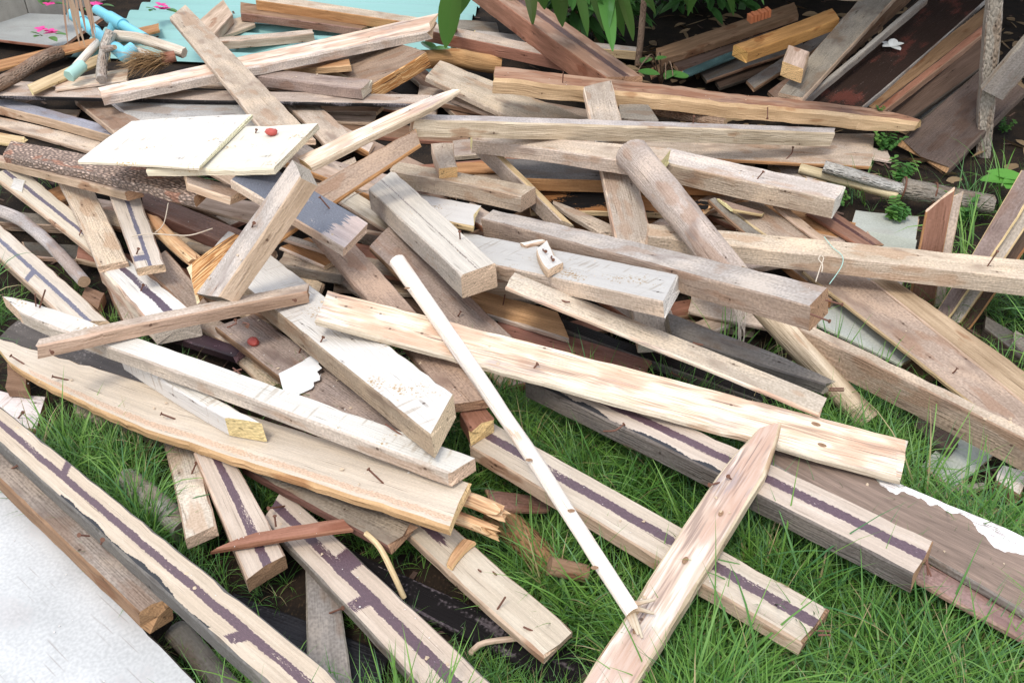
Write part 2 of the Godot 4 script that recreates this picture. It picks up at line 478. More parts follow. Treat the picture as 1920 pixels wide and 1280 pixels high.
func place(called: String, mesh: Mesh, parent: Node = null, mat: Material = null) -> MeshInstance3D:
	var o := MeshInstance3D.new()
	o.mesh = mesh
	if mat:
		o.material_override = mat
	if parent:
		o.name = called
		parent.add_child(o, true)
	else:
		o.name = numbered(called)
		add_child(o, true)
	return o

func root(called: String, at: Vector3, label: String, category: String, group := "") -> Node3D:
	var o := Node3D.new()
	o.name = numbered(called)
	add_child(o, true)
	o.position = at
	tag(o, label, category, group)
	return o

func tool_() -> SurfaceTool:
	var st := SurfaceTool.new()
	st.begin(Mesh.PRIMITIVE_TRIANGLES)
	return st

func tri(st: SurfaceTool, p: Array, uv: Array, out: Vector3, grp := 0) -> void:
	var n: Vector3 = (p[1] - p[0]).cross(p[2] - p[0])
	var o := [0, 1, 2] if n.dot(out) < 0.0 else [0, 2, 1]
	for k in o:
		st.set_smooth_group(grp)
		st.set_uv(uv[k])
		st.add_vertex(p[k])

func quad(st: SurfaceTool, a: Vector3, b: Vector3, c: Vector3, d: Vector3, ua: Vector2, ub: Vector2, uc: Vector2, ud: Vector2, out: Vector3, grp := 0) -> void:
	tri(st, [a, b, c], [ua, ub, uc], out, grp)
	tri(st, [a, c, d], [ua, uc, ud], out, grp)

# A sawn piece. Origin in the middle of its upper face, x along it, z across it. q: corners of the upper face (far edge 1, 2, near edge 1, 2)
func plank_mesh(q: Array, t: float, top: String, side: String, end: String, sd: int, o: Dictionary) -> ArrayMesh:
	var rng := RandomNumberGenerator.new()
	rng.seed = sd * 31 + 7
	var length := absf((q[2] + q[6] - q[0] - q[4]) * 0.5)
	var n := clampi(int(length / 0.035), 5, 44)
	var rough: float = o.get("rough", 0.0024)
	var bow: float = o.get("bow", rng.randf_range(-0.004, 0.004))
	var side_bow: float = rng.randf_range(-0.004, 0.004)
	var prof := []
	for i in n + 1:
		var s := float(i) / n
		var xa := lerpf(q[0], q[2], s)
		var xb := lerpf(q[4], q[6], s)
		var za := lerpf(q[1], q[3], s)
		var zb := lerpf(q[5], q[7], s)
		var tk := t
		for k in 2:
			var key := "tip1" if k == 0 else "tip2"
			if o.has(key):
				var tp: Array = o[key]
				var e := (s if k == 0 else 1.0 - s) * length
				if e < tp[0] * (length if tp[0] > 0.2 else 1.0):
					var fr := lerpf(tp[1], 1.0, pow(e / (tp[0] * (length if tp[0] > 0.2 else 1.0)), 0.75))
					var an := lerpf(za, zb, tp[2])
					za = an + (za - an) * fr
					zb = an + (zb - an) * fr
					if o.has("thin"):
						tk = t * lerpf(o["thin"], 1.0, fr)
		var l := s * length
		var f1 := fn.get_noise_2d(l * 170.0, sd * 17.3)
		var f2 := fn.get_noise_2d(l * 170.0, sd * 17.3 + 40.0)
		var f3 := fn.get_noise_2d(l * 1500.0, sd * 9.1)
		var f4 := fn.get_noise_2d(l * 1500.0, sd * 9.1 + 90.0)
		var arch := 4.0 * s * (1.0 - s)
		za += side_bow * arch + rough * (f1 * 0.5 + f3 * 0.6)
		zb += side_bow * arch + rough * (f2 * 0.5 + f4 * 0.6)
		var y := bow * arch + rough * 0.5 * f1
		var w := zb - za
		var ca := minf(0.0016 + rough * 0.7 + 0.008 * maxf(0.0, f3 - 0.14), minf(w * 0.3, tk * 0.4))
		var cb := minf(0.0016 + rough * 0.7 + 0.008 * maxf(0.0, f4 - 0.14), minf(w * 0.3, tk * 0.4))
		var da := lerpf(xa, xb, ca / w)
		var db := lerpf(xb, xa, cb / w)
		var ring := [Vector3(xa, y - ca, za), Vector3(da, y, za + ca), Vector3((xa + xb) * 0.5, y + rough * 0.6 * f2 + 0.0008, (za + zb) * 0.5), Vector3(db, y, zb - cb),
			Vector3(xb, y - cb, zb), Vector3(xb, y - tk + 0.002, zb), Vector3(db, y - tk, zb - cb), Vector3(da, y - tk, za + ca), Vector3(xa, y - tk + 0.002, za)]
		var cut: float = o.get("brk1" if i == 0 else "brk2", 0.0045) if i == 0 or i == n else 0.0
		if cut > 0.0:
			for k in 9:
				ring[k].x += rng.randf_range(-1.0, 0.6) * cut * (-1.0 if i == 0 else 1.0)
		prof.append(ring)
	var sts := [tool_(), tool_(), tool_()]
	var uo := Vector2(rng.randf() * 3.0, rng.randf() * 3.0)
	var banded: bool = (STYLE[top][0] as String).begins_with("band") or STYLE[top][0] == "flaked"
	var whole: bool = STYLE[top][0] == "flaked"
	var u0: float = o.get("u0", 0.0)
	for i in n:
		var r0: Array = prof[i]
		var r1: Array = prof[i + 1]
		var per := 0.0
		for k in 9:
			var k2 := (k + 1) % 9
			var a: Vector3 = r0[k]
			var b: Vector3 = r0[k2]
			var c: Vector3 = r1[k2]
			var d: Vector3 = r1[k]
			var mid := (a + b + c + d) * 0.25
			var cen: Vector3 = (r0[2] + r1[2]) * 0.5 - Vector3(0, t * 0.5, 0)
			var out := mid - cen
			out.x = 0.0
			if k == 1 or k == 2:
				out = Vector3(0, 1, 0)
				if banded:
					var va := 0.0 if k == 1 else 0.5
					var vb := 0.5 if k == 1 else 1.0
					var ul: float = (float(i) / n) if whole else (a.x - q[0]) / 1.6 + u0
					var ur: float = (float(i + 1) / n) if whole else (d.x - q[0]) / 1.6 + u0
					quad(sts[0], a, b, c, d, Vector2(ul, va), Vector2(ul, vb), Vector2(ur, vb), Vector2(ur, va), out, 1)
				else:
					quad(sts[0], a, b, c, d, Vector2(a.x * 0.625, a.z * 2.5) + uo, Vector2(b.x * 0.625, b.z * 2.5) + uo, Vector2(c.x * 0.625, c.z * 2.5) + uo, Vector2(d.x * 0.625, d.z * 2.5) + uo, out, 1)
			else:
				var wv := Vector2(a.y - b.y, a.z - b.z).length()
				var v0 := per * 2.5
				var v1 := (per + wv) * 2.5
				quad(sts[1], a, b, c, d, Vector2(a.x * 0.625, v0) + uo * 2.0, Vector2(b.x * 0.625, v1) + uo * 2.0, Vector2(c.x * 0.625, v1) + uo * 2.0, Vector2(d.x * 0.625, v0) + uo * 2.0, out, 2 + k)
				per += wv
	for e in 2:
		var rg: Array = prof[0] if e == 0 else prof[n]
		var cc := Vector3.ZERO
		for p in rg:
			cc += p / 9.0
		cc.x += rng.randf_range(-1.0, 1.0) * (o.get("brk1" if e == 0 else "brk2", 0.0) as float) * 0.5
		for k in 9:
			var a2: Vector3 = rg[k]
			var b2: Vector3 = rg[(k + 1) % 9]
			tri(sts[2], [cc, a2, b2], [Vector2(cc.z, cc.y) * 5.0 + uo, Vector2(a2.z, a2.y) * 5.0 + uo, Vector2(b2.z, b2.y) * 5.0 + uo], Vector3(-1 if e == 0 else 1, 0, 0), 20 + k)
	var mesh := ArrayMesh.new()
	var names := [top, side, end]
	for k in 3:
		sts[k].generate_normals()
		sts[k].generate_tangents()
		sts[k].commit(mesh)
		var mt := finish(names[k], sd + k)
		if k == 2:
			mt.albedo_texture = tex["endgrain"]
			mt.albedo_color = srgb(Color(minf(mt.albedo_color.srgb_to_linear().r * 1.15, 0.92), minf(mt.albedo_color.srgb_to_linear().g * 1.15, 0.92), minf(mt.albedo_color.srgb_to_linear().b * 1.15, 0.92)))
			mt.roughness_texture = null
			mt.normal_enabled = false
		mesh.surface_set_material(k, mt)
	return mesh

func plank(called: String, label: String, category: String, group: String, at: Vector3, deg: Vector3, q: Array, t: float, top: String, side: String, end: String, sd: int, o := {}) -> MeshInstance3D:
	var m := place(called, plank_mesh(q, t, top, side, end, sd, o))
	m.position = at
	m.rotation_degrees = deg
	tag(m, label, category, group)
	cover.append([m.transform.affine_inverse(), minf(q[0], q[4]), maxf(q[2], q[6]), minf(q[1], q[3]), maxf(q[5], q[7]), t, m.transform])
	return m

# a round piece along a bent axis (points in metres from its base)
func tube_mesh(pts: Array, radii: Array, style: String, end: String, sd: int, o := {}) -> ArrayMesh:
	var rng := RandomNumberGenerator.new()
	rng.seed = sd * 53 + 3
	var cv := Curve3D.new()
	for i in pts.size():
		var p: Vector3 = pts[i]
		var prev: Vector3 = pts[maxi(i - 1, 0)]
		var next: Vector3 = pts[mini(i + 1, pts.size() - 1)]
		var tg := (next - prev) * (0.16 if pts.size() > 2 else 0.0)
		cv.add_point(p, -tg, tg)
	var length := cv.get_baked_length()
	var step: float = o.get("step", 0.03)
	var n := clampi(int(length / step), 2, 60)
	var sides: int = o.get("sides", 14)
	var st := tool_()
	var cap := tool_()
	var rings := []
	var mids := []
	var bump: float = o.get("bump", 0.06)
	var upv := Vector3.UP
	for i in n + 1:
		var s := float(i) / n
		var p := cv.sample_baked(s * length, true)
		var p2 := cv.sample_baked(minf(s * length + 0.01, length), true)
		var p1 := cv.sample_baked(maxf(s * length - 0.01, 0.0), true)
		var d := (p2 - p1).normalized()
		if absf(d.dot(upv)) > 0.95:
			upv = Vector3.RIGHT
		var xa := d.cross(upv).normalized()
		var ya := xa.cross(d).normalized()
		var fi := s * (radii.size() - 1)
		var r := lerpf(radii[int(fi)], radii[mini(int(fi) + 1, radii.size() - 1)], fi - int(fi))
		var ring := []
		for k in sides:
			var an := TAU * k / sides
			var rr := r * (1.0 + bump * fn.get_noise_3d(cos(an) * 40.0, sin(an) * 40.0 + sd * 11.0, s * length * 300.0) * 2.0)
			var q := p + (xa * cos(an) + ya * sin(an)) * rr
			if (i == n or i == 0) and o.has("brk"):
				q += d * rng.randf_range(-1.0, 0.8) * (o["brk"] as float) * (1.0 if i == n else -1.0)
			ring.append(q)
		rings.append(ring)
		mids.append(p)
	var uo := rng.randf() * 3.0
	for i in n:
		for k in sides:
			var k2 := (k + 1) % sides
			var a: Vector3 = rings[i][k]
			var b: Vector3 = rings[i][k2]
			var c: Vector3 = rings[i + 1][k2]
			var d2: Vector3 = rings[i + 1][k]
			var u0 := float(i) / n * length * 0.625 + uo
			var u1 := float(i + 1) / n * length * 0.625 + uo
			var circ: float = TAU * (radii[0] as float) * 2.5
			var v0 := float(k) / sides * circ
			var v1 := float(k + 1) / sides * circ
			quad(st, a, b, c, d2, Vector2(u0, v0), Vector2(u0, v1), Vector2(u1, v1), Vector2(u1, v0), (a + c) * 0.5 - (mids[i] + mids[i + 1]) * 0.5, 1)
	for e in 2:
		var rg: Array = rings[0] if e == 0 else rings[n]
		var cc: Vector3 = mids[0] if e == 0 else mids[n]
		var out: Vector3 = (mids[0] - mids[1]) if e == 0 else (mids[n] - mids[n - 1])
		for k in sides:
			var a3: Vector3 = rg[k]
			var b3: Vector3 = rg[(k + 1) % sides]
			tri(cap, [cc, a3, b3], [Vector2(0.2, 0.2), Vector2(a3.x, a3.y) * 5.0, Vector2(b3.x, b3.y) * 5.0], out, 5 + k if o.has("brk") else 5)
	var mesh := ArrayMesh.new()
	st.generate_normals()
	st.generate_tangents()
	st.commit(mesh)
	cap.generate_normals()
	cap.generate_tangents()
	cap.commit(mesh)
	mesh.surface_set_material(0, finish(style, sd))
	mesh.surface_set_material(1, finish(end, sd))
	return mesh

func pole(called: String, label: String, category: String, group: String, at: Vector3, pts: Array, radii: Array, style: String, end: String, sd: int, o := {}) -> MeshInstance3D:
	var m := place(called, tube_mesh(pts, radii, style, end, sd, o))
	m.position = at
	tag(m, label, category, group)
	return m

# nail driven into a piece: from, to in the piece's own frame
func nail(owner_: Node3D, a: Vector3, b: Vector3, bend := 0.0, head := true) -> void:
	var mid := (a + b) * 0.5 + Vector3(bend, absf(bend) * 0.5, bend)
	var pts := [a, mid, b]
	var rad := [0.0021, 0.0021, 0.0021]
	var mesh := tube_mesh(pts, rad, "rust", "rust", 3, {"sides": 6, "step": 0.012, "bump": 0.0})
	var o := place("nail", mesh, owner_)
	if head:
		var cm := CylinderMesh.new()
		cm.top_radius = 0.0048
		cm.bottom_radius = 0.0044
		cm.height = 0.0016
		cm.radial_segments = 10
		cm.rings = 1
		var h := place("nail_head", cm, o, finish("rust"))
		h.position = b
		var d := (b - mid).normalized()
		h.quaternion = Quaternion(Vector3.UP, d)

# pale nail heads and grit standing on a face, as one part
func crumbs(owner_: Node3D, q: Array, count: int, sd: int) -> void:
	grit(owner_, q, count, sd + 5, 0.0055)

func grit(owner_: Node3D, q: Array, count: int, sd: int, big := 0.0022) -> void:
	var rng := RandomNumberGenerator.new()
	rng.seed = sd
	var st := tool_()
	for k in count:
		var s := rng.randf_range(0.03, 0.97)
		var w := rng.randf_range(0.08, 0.92)
		var p := Vector3(lerpf(lerpf(q[0], q[2], s), lerpf(q[4], q[6], s), w), 0.0005, lerpf(lerpf(q[1], q[3], s), lerpf(q[5], q[7], s), w))
		var r := big * rng.randf_range(0.35, 1.0)
		var ring := []
		for i in 5:
			var an := TAU * i / 5.0 + rng.randf()
			ring.append(p + Vector3(cos(an) * r * rng.randf_range(0.7, 1.3), 0, sin(an) * r))
		var apex := p + Vector3(0, r * rng.randf_range(0.5, 1.1), 0)
		for i in 5:
			tri(st, [ring[i], ring[(i + 1) % 5], apex], [Vector2.ZERO, Vector2.RIGHT, Vector2.ONE], Vector3.UP, i)
	st.generate_normals()
	var m := place("grit" if big < 0.004 else "crumbs", st.commit(), owner_, plain(Color(0.72, 0.68, 0.62) if big < 0.004 else Color(0.60, 0.47, 0.33), 0.8))
	m.set_meta("kind", "stuff")

# ------------------------------------------------------------------ plants
func blade(st: SurfaceTool, base: Vector3, dir: Vector3, length: float, width: float, droop: float, segs := 5, fold := 0.0, twist := 0.0) -> void:
	var flat := Vector3(dir.x, 0, dir.z)
	if flat.length() < 0.01:
		flat = Vector3(1, 0, 0)
	flat = flat.normalized()
	var sidev := flat.cross(Vector3.UP).rotated(flat, twist)
	var p := base
	var d := dir.normalized()
	var pl := []
	var pr := []
	var pc := []
	for i in segs + 1:
		var s := float(i) / segs
		var w := width * (1.0 - pow(s, 2.2)) * (0.55 + 0.45 * minf(1.0, s * 4.0)) if fold == 0.0 else width * pow(sin(PI * clampf(s * 0.96 + 0.03, 0.0, 1.0)), 0.75)
		pl.append(p - sidev * w * 0.5)
		pr.append(p + sidev * w * 0.5)
		pc.append(p - Vector3(0, fold * w, 0))
		p += d * length / segs
		d = (d + Vector3(0, -droop / segs, 0)).normalized()
	for i in segs:
		var v0 := float(i) / segs
		var v1 := float(i + 1) / segs
		if fold == 0.0:
			quad(st, pl[i], pr[i], pr[i + 1], pl[i + 1], Vector2(0, v0), Vector2(1, v0), Vector2(1, v1), Vector2(0, v1), Vector3(flat.x * -0.3, 1, flat.z * -0.3), 1)
		else:
			quad(st, pl[i], pc[i], pc[i + 1], pl[i + 1], Vector2(0, v0), Vector2(0.5, v0), Vector2(0.5, v1), Vector2(0, v1), Vector3.UP, 1)
			quad(st, pc[i], pr[i], pr[i + 1], pc[i + 1], Vector2(0.5, v0), Vector2(1, v0), Vector2(1, v1), Vector2(0.5, v1), Vector3.UP, 2)

func headroom(x: float, z: float) -> float:
	var lim := 10.0
	for c in cover:
		var inv: Transform3D = c[0]
		var fw: Transform3D = c[6]
		var p := inv * Vector3(x, fw.origin.y, z)
		if p.x > c[1] - 0.012 and p.x < c[2] + 0.012 and p.z > c[3] - 0.012 and p.z < c[4] + 0.012:
			var wp := fw * Vector3(p.x, -c[5], p.z)
			lim = minf(lim, wp.y)
		elif p.x > c[1] - 0.05 and p.x < c[2] + 0.05 and p.z > c[3] - 0.05 and p.z < c[4] + 0.05:
			var tp := fw * Vector3(p.x, 0.0, p.z)
			lim = minf(lim, maxf(tp.y * 0.75, 0.06))
	return lim

func grass() -> void:
	var rng := RandomNumberGenerator.new()
	rng.seed = 91
	var holder := Node3D.new()
	holder.name = "grass"
	add_child(holder)
	tag(holder, "long green grass growing between and around the fallen wood", "grass")
	holder.set_meta("kind", "stuff")
	var kinds := 6
	var lists := []
	for k in kinds:
		lists.append([])
	var tries := 36000
	for i in tries:
		var z := rng.randf_range(-3.3, -0.75)
		var x := rng.randf_range(-1.0, 1.0) * (0.75 + 0.62 * -z)
		var dens := 1.0
		if z < -1.95:
			dens = 0.2 if absf(x) < 1.0 else 0.45
		if z < -2.3 and absf(x) < 1.15:
			dens = 0.0
		if z < -2.5:
			dens *= 0.12
		dens *= 0.62 + 0.9 * fn.get_noise_2d(x * 90.0, z * 90.0)
		if rng.randf() > dens:
			continue
		var room := headroom(x, z)
		if room < 0.03:
			continue
		var s := rng.randf_range(0.55, 1.1) * (0.9 + 0.5 * fn.get_noise_2d(x * 60.0 + 300.0, z * 60.0))
		s = minf(s, maxf(0.2, room / 0.19))
		var lean := rng.randf_range(-0.35, 0.35)
		var b := Basis(Vector3.UP, rng.randf() * TAU) * Basis(Vector3.RIGHT, lean * 0.5)
		lists[rng.randi() % kinds].append([Transform3D(b.scaled(Vector3(s, s * rng.randf_range(0.8, 1.15), s)), Vector3(x, 0.0, z)), rng.randf(), rng.randf()])
	for k in kinds:
		var st := tool_()
		for j in 8:
			var an := rng.randf() * TAU
			var rad := rng.randf_range(0.0, 0.022)
			var tilt := rng.randf_range(0.15, 0.85)
			var dir := Vector3(cos(an) * sin(tilt), cos(tilt), sin(an) * sin(tilt))
			blade(st, Vector3(cos(an) * rad, -0.005, sin(an) * rad), dir, rng.randf_range(0.13, 0.30), rng.randf_range(0.0026, 0.0062), rng.randf_range(0.5, 2.2), 6, 0.0, rng.randf_range(-0.7, 0.7))
		st.generate_normals()
		var mesh := st.commit()
		var mat := plain(Color(1, 1, 1), 0.5, Color(0.10, 0.20, 0.03))
		mat.vertex_color_use_as_albedo = true
		mat.metallic_specular = 0.5
		mesh.surface_set_material(0, mat)
		var mm := MultiMesh.new()
		mm.transform_format = MultiMesh.TRANSFORM_3D
		mm.use_colors = true
		mm.mesh = mesh
		mm.instance_count = lists[k].size()
		for i in lists[k].size():
			mm.set_instance_transform(i, lists[k][i][0])
			var t: float = lists[k][i][1]
			var c := Color(0.055, 0.170, 0.024).lerp(Color(0.165, 0.315, 0.048), t)
			if lists[k][i][2] > 0.955:
				c = Color(0.36, 0.29, 0.14)
			elif lists[k][i][2] > 0.75:
				c = c.lerp(Color(0.06, 0.17, 0.075), 0.6)
			mm.set_instance_color(i, c)
		var mi := MultiMeshInstance3D.new()
		mi.multimesh = mm
		mi.name = "blades"
		holder.add_child(mi, true)

# big single leaves: base, direction, length, width, droop
func leaf_part(owner_: Node3D, base: Vector3, dir: Vector3, length: float, width: float, droop: float, mat: Material, twist := 0.0) -> void:
	var st := tool_()
	blade(st, base, dir, length, width, droop, 9, 0.12, twist)
	st.generate_normals()
	place("leaf", st.commit(), owner_, mat)

func stem_part(owner_: Node3D, pts: Array, radii: Array, style: String, called := "stem") -> void:
	place(called, tube_mesh(pts, radii, style, style, 5, {"sides": 8, "bump": 0.1}), owner_)

func weed(at: Vector3, label: String, count: int, size: float, sd: int) -> void:
	var rng := RandomNumberGenerator.new()
	rng.seed = sd
	var o := root("weed", at, label, "weed", "small leafy weeds at the edge of the pile")
	var mat := plain(Color(0.055, 0.15, 0.035), 0.5, Color(0.06, 0.13, 0.03))
	var mat2 := plain(Color(0.10, 0.22, 0.05), 0.5, Color(0.08, 0.16, 0.03))
	for i in count:
		var an := rng.randf() * TAU
		var lean := rng.randf_range(0.1, 0.8)
		var tip := Vector3(cos(an) * lean, 1.0, sin(an) * lean).normalized() * size * rng.randf_range(0.5, 1.2)
		var st := tool_()
		blade(st, Vector3.ZERO, tip, tip.length(), 0.003, 0.2, 3)
		for j in 5:
			var s := 0.45 + 0.14 * j
			var pos := tip * minf(s, 1.0)
			for sg in [-1.0, 1.0]:
				var a2: float = an + sg * 1.3 + rng.randf_range(-0.4, 0.4)
				blade(st, pos, Vector3(cos(a2), rng.randf_range(-0.1, 0.5), sin(a2)), size * rng.randf_range(0.20, 0.32), size * 0.17, 0.7, 5, 0.1)
		st.generate_normals()
		place("sprig", st.commit(), o, mat if rng.randf() < 0.6 else mat2)

func slab(st: SurfaceTool, lo: Vector3, hi: Vector3) -> void:
	var c := (lo + hi) * 0.5
	for ax in 3:
		for sg in 2:
			var a := lo
			var b := lo
			var cc := hi
			var d := hi
			var u := (ax + 1) % 3
			var v := (ax + 2) % 3
			var w: float = hi[ax] if sg == 1 else lo[ax]
			a[ax] = w; b[ax] = w; cc[ax] = w; d[ax] = w
			a[u] = lo[u]; a[v] = lo[v]
			b[u] = hi[u]; b[v] = lo[v]
			cc[u] = hi[u]; cc[v] = hi[v]
			d[u] = lo[u]; d[v] = hi[v]
			var out := Vector3.ZERO
			out[ax] = w - c[ax]
			quad(st, a, b, cc, d, Vector2(a[u], a[v]) * 2.5, Vector2(b[u], b[v]) * 2.5, Vector2(cc[u], cc[v]) * 2.5, Vector2(d[u], d[v]) * 2.5, out, ax * 2 + sg)

# plank as a part of something, between two points, face turned to `face`
func board_part(called: String, owner_: Node3D, a: Vector3, b: Vector3, width: float, t: float, face: Vector3, style: String, sd: int, o := {}) -> MeshInstance3D:
	var l := (b - a).length()
	var q := [-l * 0.5, -width * 0.5, l * 0.5, -width * 0.5, -l * 0.5, width * 0.5, l * 0.5, width * 0.5]
	var m := place(called, plank_mesh(q, t, style, style, style, sd, o), owner_)
	var d := (b - a) / l
	var n := (face - d * face.dot(d)).normalized()
	m.transform = Transform3D(Basis(d, n, d.cross(n)), (a + b) * 0.5)
	return m

# corrugated sheet in the x, z plane with its ridges along x
func corrugated(lx: float, lz: float, pitch: float, amp: float) -> ArrayMesh:
	var st := tool_()
	var nz := int(lz / pitch * 8.0)
	var nx := 6
	for i in nz:
		var z0 := lz * i / nz - lz * 0.5
		var z1 := lz * (i + 1) / nz - lz * 0.5
		for j in nx:
			var x0 := lx * j / nx - lx * 0.5
			var x1 := lx * (j + 1) / nx - lx * 0.5
			var y0 := amp * sin(TAU * z0 / pitch)
			var y1 := amp * sin(TAU * z1 / pitch)
			quad(st, Vector3(x0, y0, z0), Vector3(x1, y0, z0), Vector3(x1, y1, z1), Vector3(x0, y1, z1), Vector2(x0, z0), Vector2(x1, z0), Vector2(x1, z1), Vector2(x0, z1), Vector3.UP, 1)
			quad(st, Vector3(x0, y0 - 0.001, z0), Vector3(x1, y0 - 0.001, z0), Vector3(x1, y1 - 0.001, z1), Vector3(x0, y1 - 0.001, z1), Vector2(x0, z0), Vector2(x1, z0), Vector2(x1, z1), Vector2(x0, z1), Vector3.DOWN, 2)
	st.generate_normals()
	st.generate_tangents()
	return st.commit()

func setting() -> void:
	var pm := PlaneMesh.new()
	pm.size = Vector2(300, 300)
	var gm := plain(Color(0.30, 0.28, 0.26), 0.95)
	gm.albedo_texture = tex["soil"]
	gm.uv1_triplanar = true
	gm.uv1_world_triplanar = true
	gm.uv1_scale = Vector3(0.9, 0.9, 0.9)
	var g := place("ground", pm, null, gm)
	g.set_meta("kind", "structure")
	# wall of pale blocks at the far left
	var w := root("block_wall", Vector3(-2.608, 0, -5.135), "low wall of pale concrete blocks behind the sheets at top left", "wall")
	var along := (Vector3(-2.121, 0, -6.154) - Vector3(-2.956, 0, -4.626)).normalized()
	w.basis = Basis(along, Vector3.UP, along.cross(Vector3.UP))
	for row in 4:
		for k in 7:
			var st := tool_()
			var x := (k - 4) * 0.405 + (0.2 if row % 2 == 1 else 0.0)
			slab(st, Vector3(x, row * 0.205, -0.16), Vector3(x + 0.397, row * 0.205 + 0.197, 0.0))
			st.generate_normals()
			st.generate_tangents()
			var bm := finish("fibre", row * 7 + k)
			bm.albedo_color = srgb(Color(0.50, 0.46, 0.40) * (0.9 + 0.03 * ((k * 5 + row * 3) % 7)))
			place("block", st.commit(), w, bm)
	# lean-to whose roof keeps the old stack in the shade
	var s := root("lean_to", Vector3(1.877, 0, -3.442), "old timber lean-to with a grey leaning post over the shaded stack", "shelter")
	var foot := Vector3(1.877, 0, -3.442)
	board_part("post", s, Vector3(0, -0.02, 0), (Vector3(1.749, 0.64, -3.479) - foot) * 2.25, 0.055, 0.07, Vector3(-0.25, 0, 1), "oldpost", 71, {"brk1": 0.03, "rough": 0.004})
	board_part("brace", s, Vector3(1.818, 0.27, -3.415) - foot, Vector3(2.059, 0.8, -3.344) - foot, 0.10, 0.03, Vector3(-0.1, 0, 1), "greyold", 72, {})
	board_part("post", s, Vector3(2.4, 0, -0.1), Vector3(2.4, 1.42, -0.1), 0.08, 0.08, Vector3(0, 0, 1), "oldpost", 73, {})
	board_part("rafter", s, Vector3(-1.5, 1.45, -0.06), Vector3(3.3, 1.45, -0.06), 0.05, 0.10, Vector3(0, 1, 0), "greyold", 74, {})
	var rm := plain(Color(0.20, 0.19, 0.18), 0.6)
	var roof := place("roof", corrugated(5.0, 3.6, 0.076, 0.012), s, rm)
	roof.position = Vector3(0.9, 1.46, -1.92)
	roof.rotation_degrees = Vector3(-3, 0, 0)
	for k in 12:
		board_part("wall_board", s, Vector3(-1.5 + k * 0.41, 0, -3.6), Vector3(-1.5 + k * 0.41, 1.3, -3.6), 0.395, 0.02, Vector3(0, 0, 1), "greyold", 80 + k, {})
	# turquoise roofing sheet below the far planks
	var tm := plain(Color(0.25, 0.45, 0.42), 0.5)
	var sheet := place("roofing_sheet", corrugated(1.9, 1.5, 0.15, 0.015), null, tm)
	sheet.position = Vector3(-1.17, 0.016, -5.205)
	sheet.rotation_degrees = Vector3(0, -7, 0)
	tag(sheet, "turquoise corrugated roofing sheet lying under the far planks at top left", "sheet")

# a leafy bush: bent trunk and one crown of separate leaves
func bush(at: Vector3, label: String, size: Vector3, leaves: int, leaf_len: float, tone: Color, sd: int) -> void:
	var rng := RandomNumberGenerator.new()
	rng.seed = sd
	var o := root("bush", at, label, "bush", "bushes behind the pile")
	stem_part(o, [Vector3.ZERO, Vector3(0.02, size.y * 0.5, 0.01), Vector3(-0.02, size.y * 0.9, 0)], [0.02, 0.014, 0.006], "branchbrown", "trunk")
	var st := tool_()
	for k in leaves:
		var d := Vector3(rng.randfn(), rng.randfn(), rng.randfn()).normalized() * pow(rng.randf(), 0.45)
		var p := Vector3(d.x * size.x, size.y * (0.55 + 0.5 * d.y), d.z * size.z)
		p += Vector3(fn.get_noise_3d(p.x * 90.0, p.y * 90.0, sd), 0, fn.get_noise_3d(p.z * 90.0, p.y * 90.0, sd + 9.0)) * 0.12
		var dir := Vector3(d.x + rng.randf_range(-0.6, 0.6), rng.randf_range(-0.7, 0.5), d.z + rng.randf_range(-0.6, 0.6))
		blade(st, p, dir, leaf_len * rng.randf_range(0.6, 1.2), leaf_len * rng.randf_range(0.26, 0.36), 0.8, 4, 0.12, rng.randf_range(-0.6, 0.6))
	st.generate_normals()
	place("crown", st.commit(), o, plain(tone, 0.45, tone * 0.7))

func petals(o: Node3D, at: Vector3, count: int, size: float, mat: Material, sd: int, part := "petal") -> void:
	var rng := RandomNumberGenerator.new()
	rng.seed = sd
	for k in count:
		var an := TAU * k / count + rng.randf_range(-0.3, 0.3)
		var st := tool_()
		blade(st, at, Vector3(cos(an), rng.randf_range(0.2, 0.9), sin(an)), size, size * 0.75, 0.8, 6, 0.12)
		st.generate_normals()
		place(part, st.commit(), o, mat)

func fruit(at: Vector3, r: float, label: String, sd: int) -> void:
	var st := tool_()
	var n := 14
	var grid := []
	for i in n + 1:
		var row := []
		for j in n + 1:
			var th := PI * i / n
			var ph := TAU * (j % n) / n
			var d := Vector3(sin(th) * cos(ph), cos(th), sin(th) * sin(ph))
			var k := 1.0 + 0.22 * fn.get_noise_3d(d.x * 55.0 + sd * 40.0, d.y * 55.0, d.z * 55.0) + 0.14 * fn.get_noise_3d(d.x * 160.0, d.y * 160.0, d.z * 160.0 + sd)
			row.append(Vector3(d.x * 0.85, d.y * 0.62, d.z * 1.15) * r * k)
		grid.append(row)
	for i in n:
		for j in n:
			quad(st, grid[i][j], grid[i][j + 1], grid[i + 1][j + 1], grid[i + 1][j], Vector2.ZERO, Vector2.RIGHT, Vector2.ONE, Vector2.DOWN, grid[i][j] + grid[i + 1][j + 1], 1)
	st.generate_normals()
	var o := place("red_fruit", st.commit(), null, plain(Color(0.44, 0.085, 0.065), 0.5))
	o.position = at + Vector3(0, r * 0.5, 0)
	o.rotation_degrees = Vector3(0, sd * 40.0, 0)
	tag(o, label, "fruit")

func strand(called: String, label: String, pts: Array, r: float, style: String, cat: String, group := "") -> Node3D:
	var base: Vector3 = pts[0]
	var loc := []
	var rad := []
	for p in pts:
		loc.append(p - base)
		rad.append(r)
	var m := place(called, tube_mesh(loc, rad, style, style, 9, {"sides": 6, "step": 0.012, "bump": 0.05}))
	m.position = base
	tag(m, label, cat, group)
	return m

